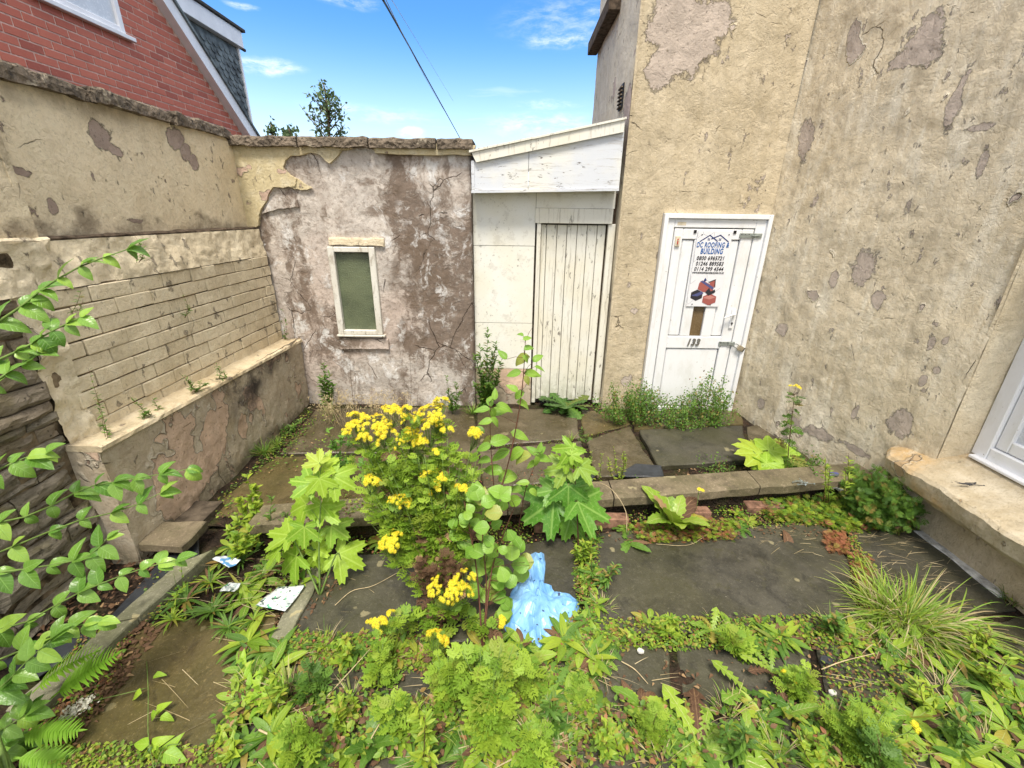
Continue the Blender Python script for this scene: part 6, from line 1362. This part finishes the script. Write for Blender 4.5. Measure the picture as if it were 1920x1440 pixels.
for i, (px, py) in enumerate([(590, 1370), (660, 1310), (770, 1350), (880, 1420), (1060, 1400), (1130, 1260), (1240, 1430), (1370, 1345), (1460, 1420), (1560, 1370), (1770, 1290), (1850, 1390), (1340, 1175), (1560, 1180), (1130, 1140), (470, 1290), (610, 1220), (940, 1330)]):
    tuft(px, py, 46, RNG.uniform(.10, .19), .0016, 'wispy %s grass tuft in the foreground weeds, number %s from the left edge' % (['green', 'straw mixed'][i % 2], ['fifth', 'eighth'][0] if False else ORD2[sorted([590, 660, 770, 880, 1060, 1130.1, 1240, 1370, 1460, 1560, 1770, 1850, 1340, 1560.1, 1130, 470, 610, 940]).index({5: 1130.1, 13: 1560.1}.get(i, px))]), [L_grass, L_straw, L_mid], [.45, .35, .2], 1.0, .9, .5, .05, group='wispy grass tufts in the foreground')
# dry seeding grass against the outhouse
b = gz(690, 775, .03); t = plant('dry_grass', b, 'dry arching seeding grass in front of the outhouse wall below its window', 'grass'); f = Fo(); n = 150
P = np.array(b) + np.stack([RNG.uniform(-.42, .42, n), RNG.uniform(-.35, .05, n), 0 * RNG.rand(n)], -1); d = np.stack([RNG.uniform(-.5, .5, n), RNG.uniform(-.3, .2, n), np.full(n, 1.)], -1); L = RNG.uniform(.25, .52, n)
f.blade(P, d, None, L, .0014, RNG.uniform(.2, .6, n), 0, 8); tip = P + unit(d) * L[:, None] * .85 - np.stack([0 * L, 0 * L, .35 * L * .7], -1)
for k in range(4): f.add(T_thin, tip + RNG.normal(0, .012, tip.shape), d * (1, 1, -.2) + RNG.uniform(-.5, .5, d.shape), (0, -1, .3), .03, 0)
f.build('blades', [L_straw], t)
# scattered straw
def straw(poly_, n, L, label, z=.008, w=.0009):
    P = scatter(poly_, n, z); a = RNG.uniform(-.9, .9, n) + RNG.choice([0, math.pi], n); f = Fo(); f.blade(P, np.stack([np.cos(a), np.sin(a) * .6, RNG.uniform(.0, .12, n)], -1), None, L * RNG.uniform(.4, 1.2, n), w, RNG.uniform(.03, .12, n), 0, 5); return tag(f.build('dry_straw', [L_straw]), label, 'straw', None, 'stuff')
straw([(1590, 985), (1720, 985), (1850, 1110), (1700, 1120), (1610, 1090)], 130, .14, 'thin dry straw strewn over the right hand slab')
straw([(1400, 985), (1600, 980), (1560, 1050), (1440, 1030)], 50, .10, 'dry stalks on the upper right of the biggest slab')
straw([(330, 1170), (560, 1150), (500, 1330), (250, 1380)], 26, .22, 'thin dry stalks lying across the brown slab', w=.0011)
straw([(560, 1060), (800, 1060), (780, 1180), (560, 1180)], 12, .12, 'few dry stalks on the left dark slab')
straw([(900, 1240), (1250, 1240), (1250, 1440), (900, 1440)], 70, .16, 'pale dead stalks in the middle foreground', .02, .0014)
straw([(1500, 1220), (1900, 1200), (1900, 1440), (1550, 1440)], 34, .24, 'pale dead stalks in the right foreground', .02, .0013)
straw([(450, 1290), (900, 1230), (900, 1440), (430, 1440)], 60, .15, 'dead stalks in the left foreground growth', .03, .0012)
straw([(400, 1050), (600, 1030), (560, 1150), (350, 1150)], 36, .16, 'pale stalks around the strap leaved clumps', .04, .0012)
def twig(pts, r, label, m=L_straw):
    mb = MB(); mb.tube(spline(pts, 14), np.linspace(r, r * .5, 14), 5); o = mb.build('dead_stalk', m_straw, None, True); tag(o, label, 'stalk'); return o
m_straw = plain('dry_stalk', (.50, .40, .24), .8, .2, .15, 30)
twig([gz(485, 1368, .03), gz(520, 1385, .03), gz(552, 1402, .03)], .0045, 'thick pale dead stalk at the bottom left')
twig([gz(690, 1395, .06), gz(710, 1360, .07), gz(732, 1325, .06)], .003, 'short cream coloured stalk in the left foreground')
twig([gz(605, 1315, .03), gz(655, 1260, .05), gz(700, 1210, .04)], .003, 'long brown twig leaning over the small dark slab')
twig([gz(628, 1135, .02), gz(660, 1108, .02), gz(700, 1098, .02), gz(752, 1070, .02)], .0022, 'thin curved pale twig lying on the left dark slab')
twig([gz(1540, 1255, .02), gz(1580, 1240, .05), gz(1640, 1225, .04)], .003, 'bent straw coloured stalk at lower right')
twig([gz(1165, 1240, .02), gz(1190, 1255, .02), gz(1215, 1282, .02)], .003, 'white curved stalk on the small slab in front of the biggest slab')
twig([gz(1860, 1440, .02), gz(1730, 1260, .06), gz(1650, 1190, .05)], .0018, 'long thin seed stalk crossing the lower right corner')
twig([gz(1230, 1020, .02), gz(1290, 1022, .02), gz(1330, 1000, .03)], .0016, 'thin pale curved stem at the top of the biggest slab')
twig([gz(1175, 1000, .01), gy(1172, 955, 2.4), gy(1140, 912, 2.5), gy(1100, 902, 2.7)], .003, 'thin bare stem bending over the kerb')
# ================================================================== bushy growth by the door
def bush(cx, by, wpx, hpx, y, n, label, L=.022, T=T_small, m=L_mid, top=None, name='low_bush', dead=.06, shoots=26):
    b = gz(cx, by, .03); b[1] = y; k = depth(gy(cx, by, y)) / FPX; t = plant(name, b, label, 'bush'); mb = MB(); f = Fo(); w = wpx * k / 2; h = hpx * k; Ps = []; Ds = []
    for i in range(shoots * 3):
        a = RNG.uniform(0, 6.28); r = RNG.rand() ** .6; e = np.array([math.cos(a) * r * w, math.sin(a) * r * .26 - .05, h * (1 - .55 * r * r) * RNG.uniform(.45, 1.05)]); s0 = np.array(b) + e * (.55, .7, 0); P = np.array(b) + e; pts = spline([s0, (s0 + P) / 2 + RNG.uniform(-.03, .03, 3), P], 9)
        if i % 3 == 0: mb.tube(pts, np.linspace(.0022, .0008, 9), 4)
        q = pts[RNG.randint(1, 9, n // (shoots * 3))]; Ps.append(q + RNG.normal(0, .017, q.shape)); 
    P = np.concatenate(Ps); P[:, 2] = np.maximum(P[:, 2], .03); N = len(P); mi = (RNG.rand(N) < dead).astype(int)
    for j in (0, 1):
        I = mi == j; f.add(T, P[I], RNG.normal(0, 1, (I.sum(), 3)) + (0, -.2, .3), RNG.normal(0, .6, (I.sum(), 3)) + (0, -.4, 1), L * RNG.uniform(.6, 1.3, I.sum()), j)
    stems(mb, 'stem', m_stemg, t); f.build('foliage', [m, L_dead], t); return t
bush(1225, 850, 165, 78, 4.12, 4200, 'low bushy weeds covering the foot of the white front door, left side')
bush(1372, 845, 110, 90, 4.10, 3000, 'taller bushy weeds at the right foot of the white front door, in the corner')
bush(1300, 842, 120, 52, 4.02, 1800, 'thin trailing weeds in front of the door threshold')
bush(1665, 990, 110, 85, 2.62, 3200, 'dense bright green ferny mound below the end of the stone sill', .042, T_carrot, L_mid, dead=.02)
bush(1490, 890, 90, 60, 3.05, 1200, 'small leaved plant under the big round leaves by the right wall', .022)
bush(1350, 888, 90, 22, 3.12, 350, 'sparse weeds in the gravel behind the kerb', .018)
bush(1190, 895, 1, 1, 2.95, 78, 'tiny weed by the slate piece', .012, shoots=1)
# big round leaves
b = gz(1450, 905, .02); t = plant('butterbur_plant', b, 'plant with broad round bright green leaves behind the kerb near the right wall', 'plant'); mb = MB()
for (px, py, s, a, y) in [(1412, 845, 60, -70, 3.12), (1450, 838, 44, 60, 3.15), (1462, 876, 66, 100, 2.98), (1430, 872, 36, -120, 3.0), (1480, 850, 36, 70, 3.1)]:
    P = gy(px, py, y); k = depth(P) / FPX; d = imgdir(a); lobj('but', T_butter, L_syc, P - unit(d) * s * k * .25, d, facing(1.1, .5, .15), s * k * 1.25, t); mb.tube([b, (b + P) / 2 + (0, 0, .02), P], [.004, .003, .002], 5)
stems(mb, 'stem', m_stemg, t)
# upright shoots at the outhouse corner
def shoots(px, py, lst, y, label, L=.045, m=L_mid, T=T_lance, sm=None, name='leafy_weed', cat='weed', nl=60, z=.03, r=.0025, up=.9, group=None, wall=None):
    b = gz(px, py, z) if wall is None else gx(px, py, wall); t = plant(name, b, label, cat, group); mb = MB(); f = Fo()
    for (tx, ty) in lst:
        P = gy(tx, ty, y + RNG.uniform(-.05, .05)) if wall is None else gx(tx, ty, wall + RNG.uniform(.02, .06)); s0 = np.array(b) + RNG.uniform(-.03, .03, 3) * ((1, 1, 0) if wall is None else (0, 1, 0)); pts = [s0, (s0 + P) / 2 + RNG.uniform(-.02, .02, 3) + (0 if wall is None else .03, 0, 0), P]; S = spline(pts, 10); mb.tube(S, np.linspace(r, r * .4, 10), 4); leafy(f, pts, nl, L, T, start=.1, up=up, jit=.4)
    stems(mb, 'stem', sm or m_stemg, t); f.build('foliage', [m], t); return t
shoots(910, 765, [(900, 645), (915, 612), (930, 640), (942, 668), (890, 665), (925, 660), (905, 700), (935, 700), (915, 720), (890, 720)], 4.2, 'dense upright willowy weed with narrow leaves at the left end of the white shed', .07, L_mid, nl=120)
shoots(612, 765, [(606, 680), (618, 700), (600, 705), (625, 720)], 4.15, 'tall weed with narrow leaves at the left end of the outhouse wall', .08, L_mid, nl=60)
shoots(850, 775, [(838, 705), (855, 715), (865, 735), (845, 730)], 4.1, 'feathery upright weed before the outhouse wall at its right end', .06, L_mid, nl=40)
shoots(665, 780, [(655, 640), (668, 690)], 4.1, 'thin bare brown weed stalk rising below the outhouse window', .02, L_dead, nl=14, sm=m_bark)
shoots(775, 780, [(768, 665), (785, 720)], 4.1, 'thin dry stalk standing before the outhouse wall, right of its window', .02, L_dead, nl=10, sm=m_bark)
shoots(560, 770, [(548, 710), (556, 730)], 4.2, 'spindly weed in the corner where the plinth meets the outhouse', .05, L_mid, nl=30)
shoots(540, 812, [(530, 790), (555, 795), (570, 785)], 3.8, 'small leafy weed on the terrace by the plinth', .05, L_mid, nl=24)
shoots(1553, 945, [(1548, 862), (1556, 880)], 2.5, 'red stemmed fleabane weed in front of the kerb, left one of the pair', .045, L_lime, sm=m_stemr, nl=46)
shoots(1590, 945, [(1591, 850), (1586, 880)], 2.5, 'red stemmed fleabane weed in front of the kerb, right one of the pair', .045, L_lime, sm=m_stemr, nl=46)
shoots(1160, 905, [(1150, 835), (1168, 840), (1140, 855), (1175, 860)], 2.8, 'reddish willowherb weed growing behind the kerb near the slate piece', .035, L_lime, sm=m_stemr, nl=36)
shoots(1118, 905, [(1110, 845), (1128, 850)], 2.85, 'pale thin weed growing behind the kerb beside the sycamore top', .03, L_lime, nl=26)
shoots(1095, 838, [(1090, 800), (1105, 812)], 3.4, 'small leafy weed in the crack between terrace slabs', .06, L_mid, nl=14)
shoots(470, 1000, [(462, 890), (480, 905), (450, 930), (490, 940)], 2.35, 'bright leafy stems standing left of the lime sycamore', .07, L_lime, T_ov, nl=34)
shoots(455, 1050, [(445, 960), (470, 985), (430, 990), (490, 1000)], 2.1, 'second group of leafy stems left of the lime sycamore, nearer', .06, L_lime, T_ov, nl=30)
shoots(520, 1010, [(510, 930), (535, 960)], 2.2, 'thin leafy weed just left of the lime sycamore leaves', .05, L_mid, T_lance, nl=30)
shoots(640, 900, [(610, 800), (640, 815), (660, 850), (620, 850), (655, 800)], 2.75, 'lobed dark green plant left of the ragwort on the terrace', .10, L_sycg, T_lobed3, nl=12)
shoots(700, 900, [(700, 850), (720, 870), (680, 860), (760, 880)], 2.6, 'dark leaved plant behind the lower ragwort stems', .09, L_sycg, T_lobed3, nl=12)
shoots(480, 1330, [(490, 1250), (455, 1230), (510, 1270), (440, 1290)], 1.35, 'yellow lime plant by the right side of the brown slab', .06, L_syc, T_ov, nl=14)
shoots(420, 1440, [(400, 1350), (450, 1340), (380, 1400), (430, 1380)], 1.15, 'lime leaved plant at the lower left corner of the weeds', .06, L_lime, T_ov, nl=14)
shoots(330, 1120, [(325, 1075), (340, 1060)], 1.75, 'tiny yellow leaved seedling beside the stone edging', .035, L_syc, T_lobed3, nl=5)
# weeds rooted in the left wall and on its ledge
WW = [((205, 835), [(165, 690), (180, 740), (190, 775)], -2.30, 'long thin weed hanging from the near end of the painted ledge'), ((262, 795), [(245, 745), (255, 755), (275, 770)], -2.30, 'feathery weed on the ledge, second from the near end'), ((292, 785), [(285, 745), (300, 765)], -2.30, 'small red stemmed weed on the ledge between two feathery ones'),
      ((362, 735), [(335, 698), (350, 712), (375, 715), (385, 720)], -2.28, 'bushy weed in the middle of the painted ledge'), ((408, 715), [(405, 682), (412, 690)], -2.28, 'small upright weed farthest along the painted ledge'), ((346, 596), [(343, 550), (350, 570)], -2.39, 'tiny weed rooted in a brick joint of the left wall'),
      ((135, 585), [(152, 545), (156, 560)], -2.37, 'red stemmed weed rooted at the near edge of the painted brick'), ((262, 492), [(252, 440), (262, 455), (270, 470)], -2.38, 'weed rooted in the rough band below the shelf of the left wall'), ((533, 640), [(522, 570), (528, 600)], -2.36, 'green creeper in the corner of brick wall and outhouse')]
for (b_, l_, x_, lab) in WW: shoots(b_[0], b_[1], l_, 0, lab, .032 if b_[0] > 230 else .03, L_mid, T_lance if b_[0] != 533 else T_ov, sm=m_stemr, nl=34 if x_ > -2.35 else 16, wall=x_, r=.0016, up=.5, group='weeds growing on the left wall')
# taller mixed stems rising from the foreground growth
FS = [(520, 1330, 60, L_lime, T_lance), (585, 1300, 40, L_mid, T_rag), (650, 1360, 60, L_lime, T_ov), (745, 1380, 70, L_rag, T_rag), (800, 1440, 110, L_lime, T_lance), (870, 1300, 60, L_rag, T_rag), (1040, 1370, 60, L_mid, T_lance), (1150, 1420, 60, L_lime, T_ov), (1230, 1390, 50, L_rag, T_carrot), (1390, 1430, 70, L_mid, T_lance),
      (1520, 1430, 60, L_lime, T_ov), (1740, 1330, 60, L_lime, T_lance), (1800, 1400, 70, L_mid, T_lance), (1870, 1300, 60, L_lime, T_lance), (560, 1430, 80, L_rag, T_rag), (1000, 1290, 50, L_rag, T_rag), (640, 1235, 36, L_lime, T_ov), (1380, 1215, 30, L_rag, T_rag), (1250, 1185, 30, L_lime, T_lance), (1560, 1190, 30, L_mid, T_ov), (1130, 1100, 40, L_mid, T_lance), (1100, 1060, 40, L_lime, T_lance), (1840, 1235, 50, L_lime, T_lance), (1660, 1440, 60, L_mid, T_rag)]
for i, (px, py, h, m_, T_) in enumerate(FS):
    y = gz(px, py)[1]; nm = {id(T_lance): 'narrow leaved', id(T_ov): 'oval leaved', id(T_rag): 'lacy leaved', id(T_carrot): 'finely cut'}[id(T_)]
    shoots(px, py, [(px + RNG.uniform(-26, 26), py - h * RNG.uniform(.7, 1.2)) for _ in range(4)], y, '%s weed standing up in the foreground growth, %s counted from the left edge' % (nm, ['%d%s' % (q, {1: 'st', 2: 'nd', 3: 'rd'}.get(q % 10 if q // 10 != 1 else 0, 'th')) for q in [sorted([f_[0] for f_ in FS]).index(px) + 1]][0]), .055 if T_ is not T_ov else .045, m_, T_, sm=m_stemr if i % 3 else m_stemg, nl=26, z=.0, name='upright_weed', group='upright weeds in the foreground growth', up=.6)
# ferns and blossom at the lower left
for (px, py, ang, s, y, lab) in [(95, 1310, 48, 120, 1.15, 'bright fern frond at the lower left above the white blossom'), (30, 1380, 82, 100, 1.05, 'fern frond at the lower left below the white blossom'), (60, 1300, 40, 110, 1.2, 'small dark fern frond at the left under the shrub'), (20, 1420, 95, 100, 1.0, 'fern frond at the bottom left corner')]:
    P = gy(px, py, y); P[2] = max(.04, P[2]); k = depth(P) / FPX; t = plant('fern', P, lab, 'fern'); lobj('fern', T_fern, L_fern, P, imgdir(ang), facing(1, .5, .15), s * k * 1.1, t, 'frond')
P = gz(140, 1330, .10); t = plant('white_blossom', P, 'fluffy cream white flower spike lying beside the brown slab at lower left', 'flower'); f = Fo(); n = 170; ax = unit(np.array([.6, .5, .2])); q = P + ax * RNG.uniform(-.03, .05, n)[:, None] + RNG.normal(0, .011, (n, 3)); f.add(T_tiny, q, RNG.normal(0, 1, (n, 3)), RNG.normal(0, 1, (n, 3)) + (0, 0, 1), .015 * RNG.uniform(.6, 1.3, n)); f.build('petals', [L_white], t)
# trailing vine on the brown slab
vb = gz(290, 1440, .02); t = plant('trailing_vine', vb, 'thin vine with yellow lime leaves trailing over the brown slab', 'vine'); mb = MB()
for path in ([(290, 1450), (278, 1380), (278, 1300), (275, 1240)], [(275, 1290), (235, 1300), (170, 1315)], [(290, 1440), (310, 1400), (340, 1395)]):
    S = spline([gz(x, y, .03 + .015 * math.sin(x)) for x, y in path], 12); mb.tube(S, .0016, 5)
for (px, py, s, a) in [(300, 1265, 30, 80), (250, 1305, 42, -110), (305, 1325, 40, 50), (285, 1345, 36, -140), (315, 1345, 34, 100), (262, 1395, 46, -90), (300, 1390, 50, 60), (318, 1400, 60, 30), (330, 1420, 60, 110), (275, 1372, 0.5, 0), (290, 1415, 40, -150)]: P = gz(px, py, .04); k = depth(P) / FPX; lobj('ov', T_ov, L_syc, P - unit(imgdir(a)) * s * k * .4, imgdir(a), facing(1, .4, .3), s * k * .8, t)
stems(mb, 'stem', m_stemg, t)
# dead leaves that can be picked out
for (px, py, s, a, lab) in [(555, 1335, 60, 20, 'curled pink brown dead leaf near the bottom, left of the dock'), (702, 1290, 38, 160, 'brown dead leaf on the small slab below the left dark slab'), (1180, 1300, 42, -15, 'orange dead leaf in front of the small slab'), (1480, 1010, 40, 10, 'orange brown curled leaf at the top of the biggest slab'), (750, 1335, 56, 150, 'orange dock leaf in the left foreground'), (360, 1415, 50, 80, 'tan dead leaf at the bottom edge of the brown slab')]:
    P = gz(px, py, .03); k = depth(P) / FPX; f = Fo(); d = imgdir(a); f.add([T_ovb[3]], P - unit(d) * s * k * .5, d, facing(1, .4, .2), s * k * 1.1, 0, .5, .8); tag(f.build('dead_leaf', [L_dead]), lab, 'dead leaf')
# ================================================================== litter and small hardware
def sheet(name, px, z, m, label, cat, amp=.01, nu=12, nv=8, seed=0, marks=()):
    c = [gz(x, y, z) for x, y in px]; V = []; F = []
    for j in range(nv + 1):
        for i in range(nu + 1):
            s, t_ = i / nu, j / nv; p = (c[0] * (1 - s) + c[1] * s) * (1 - t_) + (c[3] * (1 - s) + c[2] * s) * t_; V.append((p[0], p[1], p[2] + amp * (fbm(np.array(p), 9, 3, seed) + .6 * math.sin(s * 5 + t_ * 2) + .8)))
    F = [(j * (nu + 1) + i, j * (nu + 1) + i + 1, (j + 1) * (nu + 1) + i + 1, (j + 1) * (nu + 1) + i) for j in range(nv) for i in range(nu)]
    me = bpy.data.meshes.new(name); me.from_pydata(V, [], F); me.polygons.foreach_set('use_smooth', [True] * len(F)); o = link(name, me, None, m); md = o.modifiers.new('t', 'SOLIDIFY'); md.thickness = .0008; return tag(o, label, cat)
def printed(name, base, inks, sc):
    m, t = mat(name); P = t.pos(); c = base
    for i, (k, th) in enumerate(inks): c = t.mix(t.sm(t.noise(t.vm('ADD', P, (i * 3., 0, 0)), sc, 2, .4), th, th + .02), c, k)
    t.out(t.bsdf(c, .3, None, .5)); return m
m_card = printed('printed_white_card', (.66, .70, .69), [((.42, .48, .48), .56), ((.06, .10, .09), .62), ((.10, .38, .22), .64)], 40); m_pack = printed('blue_white_packet', (.62, .68, .75), [((.12, .32, .62), .55)], 24); m_bag = None
sheet('paper_card', [(480, 1138), (522, 1102), (572, 1100), (535, 1150)], .045, m_card, 'crumpled white printed card lying beside the narrow edging stone', 'litter', .008)
sheet('crisp_packet', [(398, 1050), (420, 1042), (452, 1052), (430, 1068)], .06, m_pack, 'small blue and white packet among the strap leaves', 'litter', .012, seed=3)
sheet('paper_scrap', [(412, 1110), (430, 1092), (452, 1096), (440, 1112)], .06, m_card, 'small white paper scrap below the blue and white packet', 'litter', .008, seed=5)
def bag():
    m, t = mat('blue_plastic'); P = t.pos(); c = t.mix(t.sm(t.noise(P, 9, 3, .5), .3, .7), (.13, .32, .62), (.24, .46, .78)); c = t.mix(t.sm(t.noise(P, 30, 2, .4), .70, .73), c, (.03, .05, .12))
    t.out(t.bsdf(c, .35, t.bump(t.noise(t.warp(P, 20, .05), 22, 3, .5), .5, .008), .5)); return m
b = gz(1008, 1190, 0); out = [(985, 1045), (1003, 1034), (1022, 1045), (1020, 1085), (1032, 1105), (1050, 1120), (1080, 1125), (1082, 1150), (1058, 1180), (1040, 1205), (1015, 1222), (1000, 1215), (975, 1195), (945, 1180), (936, 1150), (945, 1120), (965, 1100), (978, 1080)]
pts = [gz(x, y, .0) for x, y in out]; cen = np.mean(pts, 0); V = []; F = []; NR = 9; n = 72; ring = spline(pts + [pts[0]], n + 1)[:n]
for k in range(NR):
    s = 1 - k / NR; 
    for i in range(n): p = cen + (ring[i] - cen) * s; h = .045 * (1 - s ** 3) ; q = abs(fbm(np.array([p[0], p[1], 0]), 11, 3, 2)) * -.09 + .018 * (1 if k else .2); r_ = fbm(np.array([p[0], p[1], 5.]), 9, 3, 8) * .03; V.append((p[0] + r_, p[1] + q * .4, .006 + h + q))
V.append((cen[0], cen[1], .09)); F = [(k * n + i, k * n + (i + 1) % n, (k + 1) * n + (i + 1) % n, (k + 1) * n + i) for k in range(NR - 1) for i in range(n)] + [((NR - 1) * n + i, (NR - 1) * n + (i + 1) % n, NR * n) for i in range(n)]
tag(MB().add(V, F).build('plastic_bag', bag(), None, False), 'crumpled light blue plastic bag lying on the slab in the middle of the yard', 'bag')
# keys, nails, lighter on the kerb and sill
def kz(px, py): return gz(px, py, .206)
ky = tag(empty('key_bunch', tuple(kz(1502, 906))), 'bunch of silver keys and nails lying on the kerb stone', 'keys'); rs = np.random.RandomState(9)
for i in range(9):
    a = rs.uniform(0, 3.14); L = rs.uniform(.02, .045); d = np.array([math.cos(a), math.sin(a) * .7, 0]) * L; c = np.array([rs.uniform(-.035, .04), rs.uniform(-.02, .02), .003 * i * .5])
    mb = MB().tube([c - d, c + d], .0022, 5); mb.tube([c - d + (0, 0, -.001), c - d * 1.18 + (0, 0, .001)], .006, 8); mb.build('key', m_steel, ky)
for j, (cx_, cy_, n) in enumerate([(1572, 918, 6)]):
    q = tag(empty('nail_heap', tuple(kz(cx_, cy_))), 'few loose steel nails on the kerb between the red stemmed weeds', 'nails')
    for i in range(n):
        a = rs.uniform(-.8, .8); d = np.array([math.cos(a), math.sin(a), 0]) * .022; c = np.array([rs.uniform(-.03, .03), rs.uniform(-.02, .02), .002 * i * .6]); MB().tube([c - d, c + d], .0016, 5).tube([c + d, c + d * 1.08], .004, 8).build('nail', m_steel, q)
P = kz(1562, 892); lt = tag(empty('old_lock', tuple(P)), 'small old padlock body lying at the back of the kerb', 'padlock'); MB().bev((-.035, -.014, 0), (.035, .014, .022), .005).build('lock_body', m_steel, lt); MB().bev((-.030, -.0145, .0225), (.030, .010, .026), .001).build('cover', k_lb, lt)
q = tag(empty('nail_heap', tuple(gz(1815, 908, .515))), 'dark rusty nails and screws lying on the stone window sill', 'nails')
for i in range(7):
    a = rs.uniform(-.5, .5); d = np.array([math.cos(a), math.sin(a), 0]) * .03; c = np.array([rs.uniform(-.05, .05), rs.uniform(-.015, .015), .003 + .001 * i]); MB().tube([c - d, c + d], .0018, 5).tube([c + d, c + d * 1.12], .005, 8).build('nail', m_darkmetal, q)
# loose stone chips
for i, (px, py, s, lab) in enumerate([(1550, 1240, .03, 'dark stone chip at the lower right beside the bent stalk'), (1162, 1345, .03, 'pinkish broken tile piece in the foreground'), (1560, 1300, .02, 'small pale stone in the right foreground'), (1200, 1222, .02, 'white pebble on the corner of the small slab')]):
    b = gz(px, py, .012); rs2 = np.random.RandomState(i); pts = [(b[0] + s * math.cos(a) * rs2.uniform(.7, 1.2), b[1] + s * .7 * math.sin(a) * rs2.uniform(.7, 1.2), b[2]) for a in np.linspace(0, 5.6, 8)]; tag(MB().prism(pts, (0, 0, s * .45)).build('stone_chip', [m_slate, m_redbr, m_conc, m_conc][i]), lab, 'stone')
